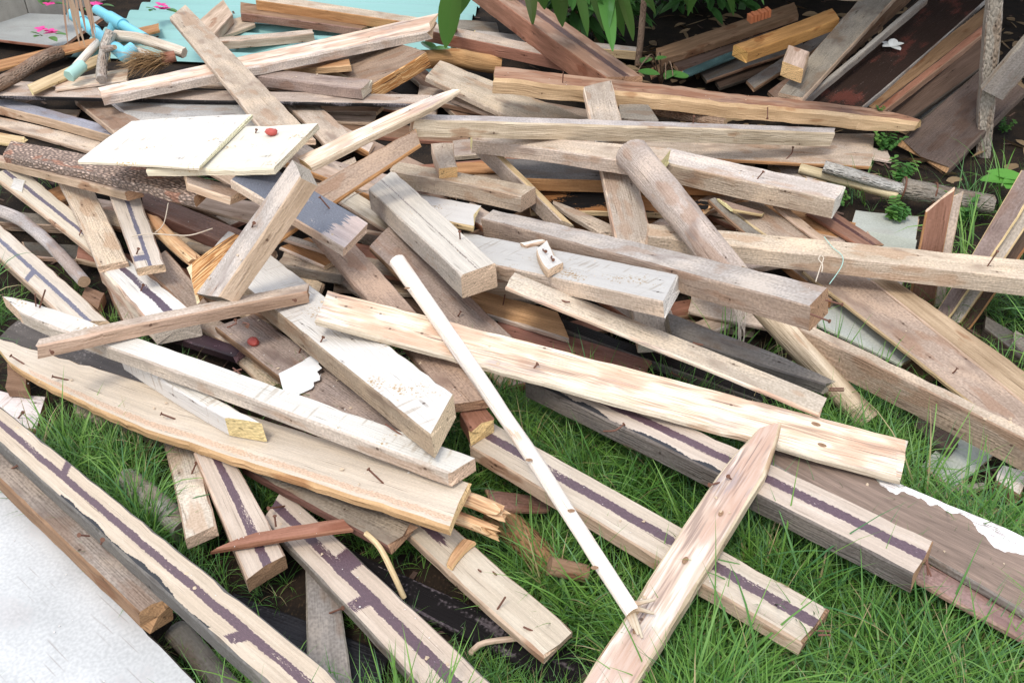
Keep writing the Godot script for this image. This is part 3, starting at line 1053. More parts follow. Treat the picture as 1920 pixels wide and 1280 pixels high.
func small_things() -> void:
	fruit(Vector3(-0.6987, 0.1053, -2.045), 0.017, "shrivelled red fruit lying on the purple brown plank", 1)
	fruit(Vector3(-0.7352, 0.4269, -2.6906), 0.017, "pinkish red fruit lying on the lower white board", 2)
	# splinters at the broken end of the white pole
	var pole_ := get_node("white_pole") as Node3D
	for e in [[Vector3(0.2208, 0.1911, -1.0998), Vector3(0.2344, 0.1747, -1.0528)], [Vector3(0.2146, 0.1911, -1.0963), Vector3(0.2273, 0.1759, -1.0588)], [Vector3(0.2257, 0.2007, -1.0982), Vector3(0.2597, 0.1883, -1.096)], [Vector3(0.2266, 0.2017, -1.107), Vector3(0.2631, 0.2007, -1.1175)], [Vector3(0.2089, 0.1917, -1.0982), Vector3(0.2208, 0.1777, -1.0713)]]:
		place("splinter", tube_mesh([e[0] - pole_.position, e[1] - pole_.position], [0.0055, 0.0028], "paleyellow", "pale", 4, {"sides": 5, "bump": 0.2}), pole_)
	# curled flake of paint
	var st := tool_()
	var f0 := Vector3(-0.5904, 0.1414, -1.87)
	var fu := Vector3(-0.5085, 0.1406, -1.9429) - f0
	var fv := Vector3(-0.5805, 0.1463, -1.8378) - f0
	fv = Vector3(-0.5186, 0.1604, -1.7719) - Vector3(-0.5665, 0.1393, -1.9059)
	var g := []
	for i in 9:
		var row := []
		for j in 9:
			var u := i / 8.0
			var v := j / 8.0
			var ed := 1.0 + 0.16 * fn.get_noise_2d(u * 200.0, v * 200.0 + 50.0)
			row.append(fu * u * ed + fv * v * ed + Vector3(0, 0.012 * pow(u, 2.0) + 0.006 * sin(v * 5.0) * u + 0.003 * fn.get_noise_2d(u * 300.0, v * 300.0), 0))
		g.append(row)
	for i in 8:
		for j in 8:
			if (i == 7 and (j == 0 or j == 5)) or (j == 7 and i > 5) or (i == 0 and j == 7):
				continue
			quad(st, g[i][j], g[i + 1][j], g[i + 1][j + 1], g[i][j + 1], Vector2.ZERO, Vector2.RIGHT, Vector2.ONE, Vector2.DOWN, Vector3.UP, 1)
	st.generate_normals()
	var fl := place("paint_flake", st.commit(), null, plain(Color(0.80, 0.79, 0.76), 0.7, Color(0.1, 0.1, 0.1)))
	fl.position = f0
	tag(fl, "curled white paint flake lying on the purple brown plank", "flake")
	# pipes
	var pb := Vector3(-1.675, 0.22, -4.004)
	var p := root("blue_pipe", pb, "bright blue plastic pipe frame with elbow and tee at top left", "pipe")
	var a1 := Vector3(-1.995, 0.3, -4.319) - pb
	var el := Vector3.ZERO
	var up1 := Vector3(-1.636, 0.24, -4.062) - pb
	place("pipe", tube_mesh([a1, el], [0.0235, 0.0235], "pvcblue", "pvcblue", 1, {"bump": 0.0, "sides": 20}), p)
	place("socket", tube_mesh([a1, a1 * 0.80], [0.029, 0.029], "pvcblue", "pvcblue", 1, {"bump": 0.0, "sides": 20}), p)
	place("coupling", tube_mesh([a1 * 0.68, a1 * 0.55], [0.028, 0.028], "pvcblue", "pvcblue", 1, {"bump": 0.0, "sides": 20}), p)
	place("elbow", tube_mesh([a1 * 0.16, a1 * 0.05, el + Vector3(0.005, 0, 0.008), up1 * 0.3, up1 * 0.75], [0.029, 0.029, 0.030, 0.029, 0.029], "pvcblue", "pvcblue", 1, {"bump": 0.0, "sides": 20, "step": 0.012}), p)
	var t1 := Vector3(-1.968, 0.26, -4.518) - pb
	var t2 := Vector3(-1.63, 0.24, -4.161) - pb
	place("pipe", tube_mesh([t1, t2], [0.0235, 0.0235], "pvcblue", "pvcblue", 1, {"bump": 0.0, "sides": 20}), p)
	place("tee", tube_mesh([t1.lerp(t2, 0.28), t1.lerp(t2, 0.56)], [0.030, 0.030], "pvcblue", "pvcblue", 1, {"bump": 0.0, "sides": 20}), p)
	place("pipe", tube_mesh([t1.lerp(t2, 0.42), Vector3(-1.86, 0.2, -4.36) - pb], [0.026, 0.026], "pvcblue", "pvcblue", 1, {"bump": 0.0, "sides": 20}), p)
	# pale rod with a green coupling, forked branch, peeled sticks and a fibre brush
	var gp := "sticks and pipes heaped at the far left"
	strand("pale_rod", "thin whitish rod ending in a green coupling at top left", [Vector3(-1.821, 0.24, -4.14), Vector3(-1.843, 0.22, -4.024), Vector3(-1.872, 0.19, -3.943)], 0.017, "polewhite", "rod", gp)
	strand("pipe_coupling", "pale green pipe coupling at the end of a whitish rod", [Vector3(-1.839, 0.2, -3.941), Vector3(-1.871, 0.18, -3.856)], 0.026, "pvcgreen", "coupling", gp)
	var br := strand("forked_branch", "grey forked branch standing on end beside the blue pipe", [Vector3(-1.737, 0.3, -4.077), Vector3(-1.768, 0.24, -4.048), Vector3(-1.772, 0.18, -3.971), Vector3(-1.755, 0.15, -3.899)], 0.024, "branchgrey", "branch", gp)
	place("fork", tube_mesh([Vector3(-1.763, 0.24, -4.02) - br.position, Vector3(-1.688, 0.27, -3.958) - br.position], [0.016, 0.010], "branchgrey", "ringend", 6, {"sides": 8}), br)
	strand("peeled_stick", "pale peeled stick lying against the blue pipe elbow", [Vector3(-1.743, 0.27, -4.112), Vector3(-1.629, 0.26, -4.1), Vector3(-1.424, 0.22, -4.031)], 0.024, "paleyellow", "stick", gp)
	strand("brown_branch", "thick brown branch bending in from the left edge", [Vector3(-2.207, 0.14, -3.809), Vector3(-2.144, 0.15, -3.957), Vector3(-2.102, 0.16, -4.115), Vector3(-2.055, 0.16, -4.221)], 0.030, "branchbrown", "branch", gp)
	strand("white_pipe", "short white pipe stub beside the coconut fibre brush", [Vector3(-1.635, 0.22, -4.058), Vector3(-1.578, 0.2, -4.048)], 0.018, "white", "pipe", gp)
	var brush := root("fibre_brush", Vector3(-1.52, 0.22, -3.944), "worn brown coconut fibre tuft beside the blue pipe elbow", "brush")
	var rng := RandomNumberGenerator.new()
	rng.seed = 5
	var bs := tool_()
	for k in 520:
		var o0 := Vector3(rng.randf_range(-0.06, 0.06), rng.randf_range(-0.03, 0.03), rng.randf_range(-0.03, 0.03))
		blade(bs, o0, Vector3(-1.0 + rng.randf_range(-0.3, 0.5), rng.randf_range(-0.5, 0.6), 0.35 + rng.randf_range(-0.5, 0.5)), rng.randf_range(0.05, 0.14), 0.0045, rng.randf_range(-0.5, 1.2), 3)
	bs.generate_normals()
	var fib := place("fibres", bs.commit(), brush, plain(Color(0.36, 0.22, 0.10), 0.9))
	fib.set_meta("kind", "stuff")
	place("binding", tube_mesh([Vector3(0.02, 0, -0.01), Vector3(0.075, 0.005, -0.03)], [0.026, 0.022], "redbrown", "redbrown", 3, {"sides": 10}), brush)
	# flowers and dry leaves over the far left sheets
	var pink := plain(Color(0.72, 0.07, 0.30), 0.6, Color(0.25, 0.03, 0.12))
	var lg := plain(Color(0.08, 0.19, 0.05), 0.5, Color(0.06, 0.12, 0.03))
	var names := ["pink bougainvillea flower on the grey board at far left", "pink bougainvillea flower at the top edge above the blue pipes", "pink bougainvillea flower hanging by the dry palm strips", "pink bougainvillea flower on the turquoise sheet"]
	var spots := [Vector3(-2.262, 0.14, -4.579), Vector3(-2.024, 0.26, -4.638), Vector3(-2.326, 0.22, -4.794), Vector3(-1.865, 0.12, -5.065)]
	for k in 4:
		var fo := root("pink_flower", spots[k], names[k], "flower", "pink flowers at the far left")
		for j in 3:
			petals(fo, Vector3(rng.randf_range(-0.03, 0.03), rng.randf_range(-0.02, 0.03), rng.randf_range(-0.02, 0.02)), 4, 0.036, pink, k * 7 + j, "bract")
		for j in 5:
			var an := rng.randf() * TAU
			leaf_part(fo, Vector3(cos(an) * 0.03, -0.02, sin(an) * 0.03), Vector3(cos(an) + 0.8, 0.3, sin(an)), 0.06, 0.035, 0.9, lg)
	var palm := root("dry_palm_leaf", Vector3(-1.835, 0.5, -4.065), "reddish brown dry palm strips hanging at the top left edge", "leaf")
	for k in 11:
		leaf_part(palm, Vector3(rng.randf_range(-0.06, 0.05), 0, 0), Vector3(rng.randf_range(-0.25, 0.15), -1, 0.2), rng.randf_range(0.14, 0.26), 0.014, 0.1, plain(Color(0.30, 0.16, 0.11).lerp(Color(0.40, 0.30, 0.20), rng.randf()), 0.8), 0.4)
	# broad leaved shrub behind the pile
	var sb := Vector3(0.61, 0, -4.453)
	var shrub := root("mango_shrub", sb, "young shrub with long hanging dark green leaves behind the big reddish beam", "shrub")
	stem_part(shrub, [Vector3.ZERO, Vector3(0.005, 0.35, -0.02), Vector3(-0.02, 0.75, 0.0)], [0.017, 0.014, 0.010], "branchbrown")
	var lm := [plain(Color(0.052, 0.140, 0.032), 0.33, Color(0.045, 0.10, 0.02)), plain(Color(0.070, 0.180, 0.042), 0.33, Color(0.06, 0.13, 0.02))]
	var hang := [[Vector3(0.164, 0.62, -3.731), Vector3(0.217, 0.34, -4.044), 0.1], [Vector3(0.234, 0.65, -3.729), Vector3(0.296, 0.38, -3.772), 0.1], [Vector3(0.267, 0.68, -3.538), Vector3(0.355, 0.42, -3.687), 0.09], [Vector3(0.34, 0.62, -3.847), Vector3(0.371, 0.46, -3.416), 0.1], [Vector3(0.31, 0.65, -3.581), Vector3(0.479, 0.34, -3.994), 0.09], [Vector3(0.371, 0.68, -3.574), Vector3(0.476, 0.38, -3.707), 0.09], [Vector3(0.103, 0.62, -3.769), Vector3(0.132, 0.42, -3.928), 0.09], [Vector3(0.424, 0.65, -3.807), Vector3(0.529, 0.46, -3.865), 0.08], [Vector3(0.049, 0.68, -3.611), Vector3(0.096, 0.34, -4.312), 0.09], [Vector3(0.217, 0.62, -4.01), Vector3(0.272, 0.38, -4.255), 0.1], [Vector3(0.386, 0.65, -3.971), Vector3(0.462, 0.42, -4.038), 0.1], [Vector3(0.473, 0.68, -3.805), Vector3(0.646, 0.46, -4.014), 0.09], [Vector3(0.587, 0.62, -4.01), Vector3(0.805, 0.34, -4.233), 0.08], [Vector3(0.752, 0.65, -3.729), Vector3(0.755, 0.38, -4.083), 0.06], [Vector3(0.771, 0.68, -3.687), Vector3(0.909, 0.42, -3.906), 0.07], [Vector3(0.928, 0.62, -3.927), Vector3(0.995, 0.46, -3.872), 0.07]]
	for k in hang.size():
		var e: Array = hang[k]
		var b0: Vector3 = e[0] - sb
		var b1: Vector3 = e[1] - sb
		leaf_part(shrub, b0, b1 - b0 + Vector3(0, 0.08, 0), (b1 - b0).length() * 1.02, e[2] * 0.72, 0.55, lm[k % 2], 0.25 * ((k % 3) - 1))
		leaf_part(shrub, b0 + Vector3(0.05, 0.02, -0.06), b1 - b0 + Vector3(0.07 * ((k % 3) - 1), 0.10, 0.02), (b1 - b0).length() * (0.75 + 0.08 * (k % 4)), e[2] * 0.6, 0.6, lm[(k + 1) % 2], 0.3 * ((k % 4) - 1.5))
	stem_part(shrub, [Vector3(-0.02, 0.75, 0.0), Vector3(0.234, 0.65, -3.729) - sb], [0.009, 0.005], "branchbrown", "twig")
	stem_part(shrub, [Vector3(-0.02, 0.75, 0.0), Vector3(0.752, 0.65, -3.729) - sb], [0.009, 0.005], "branchbrown", "twig")
	bush(Vector3(0.319, 0, -4.87), "leafy bush behind the big reddish beam", Vector3(0.34, 0.62, 0.22), 420, 0.17, Color(0.050, 0.135, 0.032), 21)
	bush(Vector3(0.996, 0, -5.395), "bush behind the old tan beam in the shade", Vector3(0.50, 0.50, 0.30), 700, 0.13, Color(0.050, 0.135, 0.032), 22)
	bush(Vector3(1.758, 0, -5.913), "low bush under the roof behind the shaded stack", Vector3(0.6, 0.45, 0.3), 600, 0.12, Color(0.050, 0.135, 0.032), 23)
	bush(Vector3(-0.445, 0, -6.28), "green bush behind the far end of the turquoise sheet", Vector3(0.55, 0.5, 0.3), 420, 0.12, Color(0.050, 0.135, 0.032), 24)
	bush(Vector3(-1.786, 0, -6.76), "small green bush behind the turquoise sheet on the left", Vector3(0.55, 0.45, 0.3), 320, 0.10, Color(0.050, 0.135, 0.032), 25)
	var big := root("broad_leaf_plant", Vector3(-0.299, 0, -4.746), "plant with one broad spotted green leaf hanging over the far beams", "plant")
	var bb := Vector3(-0.299, 0, -4.746)
	leaf_part(big, Vector3(-0.222, 0.62, -3.754) - bb, Vector3(-0.261, 0.4, -3.777) - Vector3(-0.222, 0.62, -3.754), 0.30, 0.165, 0.2, lm[1], 0.3)
	leaf_part(big, Vector3(-0.191, 0.62, -3.808) - bb, Vector3(-0.217, 0.42, -3.964) - Vector3(-0.191, 0.62, -3.808), 0.26, 0.13, 0.2, lm[0], -0.4)
	leaf_part(big, Vector3(-0.423, 0.16, -4.36) - bb, Vector3(0.09, 0.0, 0.07), 0.10, 0.06, 0.6, lm[1])
	leaf_part(big, Vector3(-0.381, 0.15, -4.286) - bb, Vector3(0.08, 0.03, 0.02), 0.10, 0.055, 0.6, lm[1])
	stem_part(big, [Vector3.ZERO, Vector3(-0.211, 0.62, -3.784) - bb], [0.016, 0.012], "branchbrown")
	var rl := root("round_leaf_plant", Vector3(0.694, 0, -4.227), "low plant with round green leaves behind the jagged orange beam", "plant")
	var rb := Vector3(0.694, 0, -4.227)
	for e in [[Vector3(0.515, 0.24, -3.754), Vector3(0.603, 0.25, -3.732), 0.075], [Vector3(0.651, 0.24, -3.699), Vector3(0.717, 0.25, -3.714), 0.085], [Vector3(0.616, 0.24, -3.663), Vector3(0.685, 0.25, -3.82), 0.05], [Vector3(0.545, 0.24, -3.848), Vector3(0.584, 0.25, -3.937), 0.05], [Vector3(0.606, 0.24, -3.887), Vector3(0.656, 0.25, -3.937), 0.04]]:
		var c0: Vector3 = e[0] - rb
		var c1: Vector3 = e[1] - rb
		leaf_part(rl, c0, c1 - c0, (c1 - c0).length(), e[2], 0.4, lm[1])
		stem_part(rl, [Vector3.ZERO, c0 * 0.6 + Vector3(0, 0.08, 0), c0], [0.004, 0.003, 0.002], "branchbrown", "stalk")
	# weeds
	weed(Vector3(1.469, 0.14, -3.567), "small weed sprouting by the red boards", 3, 0.043, 3)
	weed(Vector3(1.482, 0, -3.472), "weed with small leaves behind the notched board", 9, 0.099, 4)
	weed(Vector3(1.469, 0, -3.212), "weed growing beside the wired log", 10, 0.093, 6)
	weed(Vector3(1.346, 0, -2.902), "weed hanging over the dirty white board", 8, 0.099, 8)
	weed(Vector3(1.571, 0, -2.902), "weed in the shade between the standing boards", 8, 0.099, 10)
	weed(Vector3(2.05, 0, -3.681), "weed in the shade right of the post", 6, 0.074, 12)
	weed(Vector3(1.174, 0, -3.021), "thin weed in the dark gap below the octagonal beam end", 5, 0.074, 14)
	var gl := root("broad_leaf_plant", Vector3(1.826, 0, -3.104), "single bright green lobed leaf at the right edge", "plant")
	for e in [[0.0, 0.17], [0.55, 0.13], [-0.55, 0.13]]:
		leaf_part(gl, Vector3(1.815, 0.12, -3.013) - Vector3(1.826, 0, -3.104), Vector3(-1, 0.15, 0.1).rotated(Vector3.UP, e[0]), e[1], 0.085, 0.3, plain(Color(0.11, 0.30, 0.05), 0.5, Color(0.10, 0.22, 0.04)))
	stem_part(gl, [Vector3.ZERO, Vector3(1.815, 0.12, -3.013) - Vector3(1.826, 0, -3.104)], [0.004, 0.003], "branchbrown", "stalk")
	# poles lying by the shaded stack
	strand("bamboo_pole", "yellow bamboo pole under the octagonal beam end", [Vector3(1.05, 0.1, -3.136), Vector3(1.203, 0.09, -3.053), Vector3(1.357, 0.08, -2.965)], 0.020, "bamboo", "pole")
	strand("painted_pole", "blue and white stained pole tied to a grey log", [Vector3(1.112, 0.14, -3.07), Vector3(1.251, 0.12, -3.013), Vector3(1.37, 0.1, -2.966)], 0.022, "bluewhitepole", "pole")
	var lg2 := strand("rotted_log", "grey fibrous rotted log bound with wire on the right", [Vector3(1.368, 0.1, -2.983), Vector3(1.488, 0.09, -2.945), Vector3(1.665, 0.07, -2.908)], 0.037, "rottedlog", "log")
	for t in [0.02, 0.36]:
		var c: Vector3 = (Vector3(1.665, 0.07, -2.908) - Vector3(1.368, 0.1, -2.983)) * t
		var tor := TorusMesh.new()
		tor.inner_radius = 0.036
		tor.outer_radius = 0.043
		tor.rings = 20
		tor.ring_segments = 6
		var w := place("wire_binding", tor, lg2, finish("rust"))
		w.position = c
		w.quaternion = Quaternion(Vector3.UP, (Vector3(1.665, 0.07, -2.908) - Vector3(1.368, 0.1, -2.983)).normalized())
	# basin, brick and flower in the shaded stack
	var ba := root("cream_basin", Vector3(1.132, 0.74, -3.268), "cream basin rim at the top edge above the shaded stack", "basin")
	var bst := tool_()
	var pr := [Vector2(0.0, -0.05), Vector2(0.08, -0.048), Vector2(0.105, -0.03), Vector2(0.118, 0.0), Vector2(0.126, 0.004), Vector2(0.126, -0.004), Vector2(0.114, -0.036), Vector2(0.085, -0.056), Vector2(0.0, -0.058)]
	for i in pr.size() - 1:
		for k in 32:
			var q := []
			for c in [[i, k], [i, k + 1], [i + 1, k + 1], [i + 1, k]]:
				var an: float = TAU * c[1] / 32.0
				q.append(Vector3(pr[c[0]].x * cos(an), pr[c[0]].y, pr[c[0]].x * sin(an)))
			quad(bst, q[0], q[1], q[2], q[3], Vector2.ZERO, Vector2.ZERO, Vector2.ZERO, Vector2.ZERO, Vector3(0, 1, 0) if i < 4 else (q[0] as Vector3) + Vector3(0, -0.05, 0), 1)
	bst.generate_normals()
	place("bowl", bst.commit(), ba, plain(Color(0.62, 0.58, 0.50), 0.5))
	var brick := root("broken_brick", Vector3(1.123, 0.3, -4.303), "broken orange ribbed clay brick in the shade at the back", "brick")
	brick.rotation_degrees = Vector3(10, 20, 12)
	brick.scale = Vector3(0.8, 0.8, 0.8)
	var kst := tool_()
	for k in 6:
		slab(kst, Vector3(-0.07 + k * 0.022, -0.02, -0.02), Vector3(-0.07 + k * 0.022 + 0.017, 0.022 + 0.004 * (k % 2), 0.025))
	slab(kst, Vector3(-0.068, -0.018, -0.018), Vector3(0.058, 0.014, 0.02))
	kst.generate_normals()
	place("ribbed_body", kst.commit(), brick, plain(Color(0.50, 0.17, 0.07), 0.9))
	var wf := root("white_flower", Vector3(1.6712, 0.2185, -4.0978), "white fallen flower lying on the dark red board", "flower")
	petals(wf, Vector3(0, 0.006, 0), 5, 0.055, plain(Color(0.84, 0.86, 0.82), 0.6, Color(0.2, 0.2, 0.2)), 3)
	# slats, twine and stalks
	strand("bent_slat", "thin bent yellow slat dropping into the grass beside a striped beam", [Vector3(-0.304, 0.13, -1.344), Vector3(-0.271, 0.13, -1.306), Vector3(-0.243, 0.1, -1.267), Vector3(-0.221, 0.05, -1.243)], 0.0065, "yellow", "slat")
	strand("bent_slat", "thin bent tan slat in the grass below the bottom centre beam", [Vector3(-0.081, 0.03, -1.124), Vector3(-0.057, 0.05, -1.133), Vector3(0.017, 0.05, -1.145)], 0.0065, "tan", "slat")
	strand("twine_loop", "small knotted loop of twine on the right hand tan beam", [Vector3(0.8237, 0.2374, -2.1508), Vector3(0.8515, 0.2406, -2.2144), Vector3(0.8737, 0.246, -2.2625), Vector3(0.8687, 0.2483, -2.2733), Vector3(0.8561, 0.2467, -2.2528), Vector3(0.8619, 0.2443, -2.2281), Vector3(0.8508, 0.2406, -2.195)], 0.0016, "paleyellow", "twine")
	strand("green_wire", "thin green wire hanging over the right hand tan beam", [Vector3(0.9072, 0.2454, -2.3807), Vector3(0.9169, 0.2427, -2.3243), Vector3(0.9328, 0.2398, -2.2817), Vector3(0.9172, 0.2341, -2.2334), Vector3(0.8656, 0.2257, -2.1584)], 0.0013, "pvcgreen", "wire")
	var stalks := root("dry_stalks", Vector3(0.5227, 0.3985, -1.8001), "bundle of dry grass stalks hanging below the long grey beam", "stalks")
	for e in [[Vector3(0.613, 0.22, -2.047), Vector3(0.615, 0.17, -2.021), Vector3(0.603, 0.1, -1.978)], [Vector3(0.587, 0.22, -2.047), Vector3(0.612, 0.17, -2.021), Vector3(0.611, 0.1, -1.978)], [Vector3(0.605, 0.22, -2.047), Vector3(0.6, 0.17, -2.021), Vector3(0.608, 0.1, -1.978)], [Vector3(0.602, 0.22, -2.047), Vector3(0.605, 0.17, -2.021), Vector3(0.603, 0.1, -1.978)], [Vector3(0.596, 0.22, -2.047), Vector3(0.601, 0.17, -2.021), Vector3(0.611, 0.1, -1.978)], [Vector3(0.615, 0.22, -2.047), Vector3(0.615, 0.17, -2.021), Vector3(0.608, 0.1, -1.978)], [Vector3(0.598, 0.22, -2.047), Vector3(0.598, 0.17, -2.021), Vector3(0.601, 0.1, -1.978)], [Vector3(0.585, 0.22, -2.047), Vector3(0.603, 0.17, -2.021), Vector3(0.606, 0.1, -1.978)], [Vector3(0.595, 0.22, -2.047), Vector3(0.614, 0.17, -2.021), Vector3(0.608, 0.1, -1.978)]]:
		place("stalk", tube_mesh([e[0] - stalks.position, e[1] - stalks.position, e[2] - stalks.position], [0.0012, 0.0012, 0.001], "paleyellow", "pale", 3, {"sides": 5, "bump": 0.1}), stalks)
	var straws := [[Vector3(-0.621, 0.3, -2.628), Vector3(-0.516, 0.31, -2.565), Vector3(-0.433, 0.3, -2.564)], [Vector3(-0.601, 0.3, -2.585), Vector3(-0.498, 0.31, -2.551), Vector3(-0.435, 0.3, -2.557)], [Vector3(-0.503, 0.3, -2.474), Vector3(-0.473, 0.31, -2.516), Vector3(-0.433, 0.3, -2.571)], [Vector3(-0.608, 0.3, -2.61), Vector3(-0.551, 0.31, -2.583), Vector3(-0.485, 0.3, -2.567)]]
	var tuft := root("straw_tuft", Vector3(-0.5608, 0.3616, -2.4864), "few pale straws lying by the top of the leaning beam", "straw")
	for e in straws:
		place("straw", tube_mesh([e[0] - tuft.position, e[1] - tuft.position, e[2] - tuft.position], [0.0013, 0.0013, 0.001], "paleyellow", "pale", 3, {"sides": 5, "bump": 0.1}), tuft)
	strand("dry_twig", "pale dry root twig crossing the striped planks at left", [Vector3(-1.1326, 0.2114, -2.4436), Vector3(-1.0828, 0.2144, -2.4544), Vector3(-0.9968, 0.2194, -2.4359), Vector3(-0.9502, 0.2194, -2.4391), Vector3(-0.8935, 0.2294, -2.4599)], 0.0018, "paleyellow", "twig")
	strand("dry_straw", "curved pale straw standing by the bark covered slab", [Vector3(-1.0728, 0.2094, -2.4697), Vector3(-1.0477, 0.2294, -2.4861), Vector3(-1.0347, 0.2794, -2.5272)], 0.0015, "paleyellow", "straw")
	# tenon left at the notched end, and dark knots in the peeled pole and planks
	var nb := get_node("notched_board") as Node3D
	var tn := board_part("tenon", nb, Vector3(1.3946, 0.0311, -3.4389), Vector3(1.4917, 0.0195, -3.4246), 0.105, 0.012, Vector3.UP, "tanflat", 61)
	tn.transform = nb.transform.affine_inverse() * tn.transform
	for e in [["white_pole", Vector3(-0.2605, 0.3403, -1.9588), 0.006], ["white_pole", Vector3(0.0354, 0.2587, -1.4285), 0.006], ["white_pole", Vector3(0.1171, 0.2393, -1.304), 0.006], ["white_pole", Vector3(0.1552, 0.2219, -1.1746), 0.006], ["white_plank_001", Vector3(0.6843, 0.2087, -1.5983), 0.009], ["white_plank_001", Vector3(0.6808, 0.2074, -1.5307), 0.008], ["white_plank_001", Vector3(-0.3379, 0.2887, -1.894), 0.009], ["white_plank_001", Vector3(-0.297, 0.2857, -1.8892), 0.008], ["weathered_plank", Vector3(0.3337, 0.1982, -1.2132), 0.007], ["weathered_plank", Vector3(0.2261, 0.1653, -1.0759), 0.006], ["weathered_plank", Vector3(0.4173, 0.2225, -1.3128), 0.006]]:
		var ow := get_node(e[0] as String) as Node3D
		var km := SphereMesh.new()
		km.radius = e[2]
		km.height = e[2] * 2.0
		km.radial_segments = 12
		km.rings = 6
		var kn := place("knot", km, ow, finish("brown", 4))
		kn.position = ow.transform.affine_inverse() * (e[1] as Vector3)
		kn.scale = Vector3(1.3, 0.07, 0.8)
	litter()

# chips, twigs and dead leaves on the soil under and around the pile: nobody could count them
func litter() -> void:
	var rng := RandomNumberGenerator.new()
	rng.seed = 37
	var st := tool_()
	for k in 700:
		var z := rng.randf_range(-6.0, -1.1)
		var x := rng.randf_range(-1.0, 1.0) * (0.6 + 0.6 * -z)
		var an := rng.randf() * TAU
		var l := rng.randf_range(0.015, 0.09)
		var w := rng.randf_range(0.003, 0.012)
		var d := Vector3(cos(an), rng.randf_range(-0.1, 0.25), sin(an)).normalized() * l
		var s := Vector3(-sin(an), 0, cos(an)) * w
		var p := Vector3(x, rng.randf_range(0.002, 0.012), z)
		var t := Vector3(0, 0.003, 0)
		quad(st, p, p + d, p + d + s, p + s, Vector2(rng.randf(), 0), Vector2.RIGHT, Vector2.ONE, Vector2.DOWN, Vector3.UP, 1)
		quad(st, p - t, p + d - t, p + d, p, Vector2.ZERO, Vector2.RIGHT, Vector2.ONE, Vector2.DOWN, -s, 2)
		quad(st, p + s - t, p + s + d - t, p + s + d, p + s, Vector2.ZERO, Vector2.RIGHT, Vector2.ONE, Vector2.DOWN, s, 3)
	st.generate_normals()
	st.generate_tangents()
	var o := place("wood_litter", st.commit(), null, finish("darkbrown", 3))
	var dl := tool_()
	for k in 420:
		var at := Vector3(rng.randf_range(0.3, 2.9), rng.randf_range(0.003, 0.02), rng.randf_range(-5.4, -3.2))
		var an := rng.randf() * TAU
		blade(dl, at, Vector3(cos(an), rng.randf_range(0.0, 0.4), sin(an)), rng.randf_range(0.05, 0.13), rng.randf_range(0.02, 0.045), rng.randf_range(-0.3, 0.8), 4, 0.15, rng.randf_range(-0.8, 0.8))
	dl.generate_normals()
	var dead := place("dead_leaves", dl.commit(), null, plain(Color(0.26, 0.18, 0.10), 0.8))
	tag(dead, "brown dead leaves scattered on the ground around the shaded stack", "leaves")
	dead.set_meta("kind", "stuff")
	tag(o, "chips and bits of bark on the soil below the pile", "litter")
	o.set_meta("kind", "stuff")


# ------------------------------------------------------------------ the scene
func _ready() -> void:
	var cam := Camera3D.new()
	cam.name = "camera"
	cam.position = Vector3(0, 1.6, 0)
	cam.rotation_degrees = Vector3(-36, 0, 0)
	cam.fov = 40
	cam.near = 0.05
	cam.far = 400
	add_child(cam)
	cam.current = true
	var sky := ProceduralSkyMaterial.new()
	sky.sky_top_color = Color(0.89, 0.925, 1.0)
	sky.sky_horizon_color = Color(0.93, 0.93, 0.94)
	sky.sky_curve = 0.25
	sky.ground_bottom_color = Color(0.25, 0.25, 0.22)
	sky.ground_horizon_color = Color(0.60, 0.62, 0.60)
	sky.sun_angle_max = 0.0
	var env := Environment.new()
	env.background_mode = Environment.BG_SKY
	env.sky = Sky.new()
	env.sky.sky_material = sky
	env.background_energy_multiplier = 1.0
	env.tonemap_mode = Environment.TONE_MAPPER_LINEAR
	env.tonemap_exposure = 1.74
	env.sdfgi_enabled = true
	env.ssao_enabled = true
	env.ssil_enabled = true
	var we := WorldEnvironment.new()
	we.name = "world_environment"
	we.environment = env
	add_child(we)
	var sun := DirectionalLight3D.new()
	sun.name = "sun"
	sun.light_energy = 0.4
	sun.light_color = Color(1.0, 0.97, 0.93)
	sun.light_angular_distance = 16.0
	sun.shadow_enabled = true
	sun.rotation_degrees = Vector3(-62, -28, 0)
	add_child(sun)
	make_textures()
	setting()
	wood()
	grass()
	small_things()

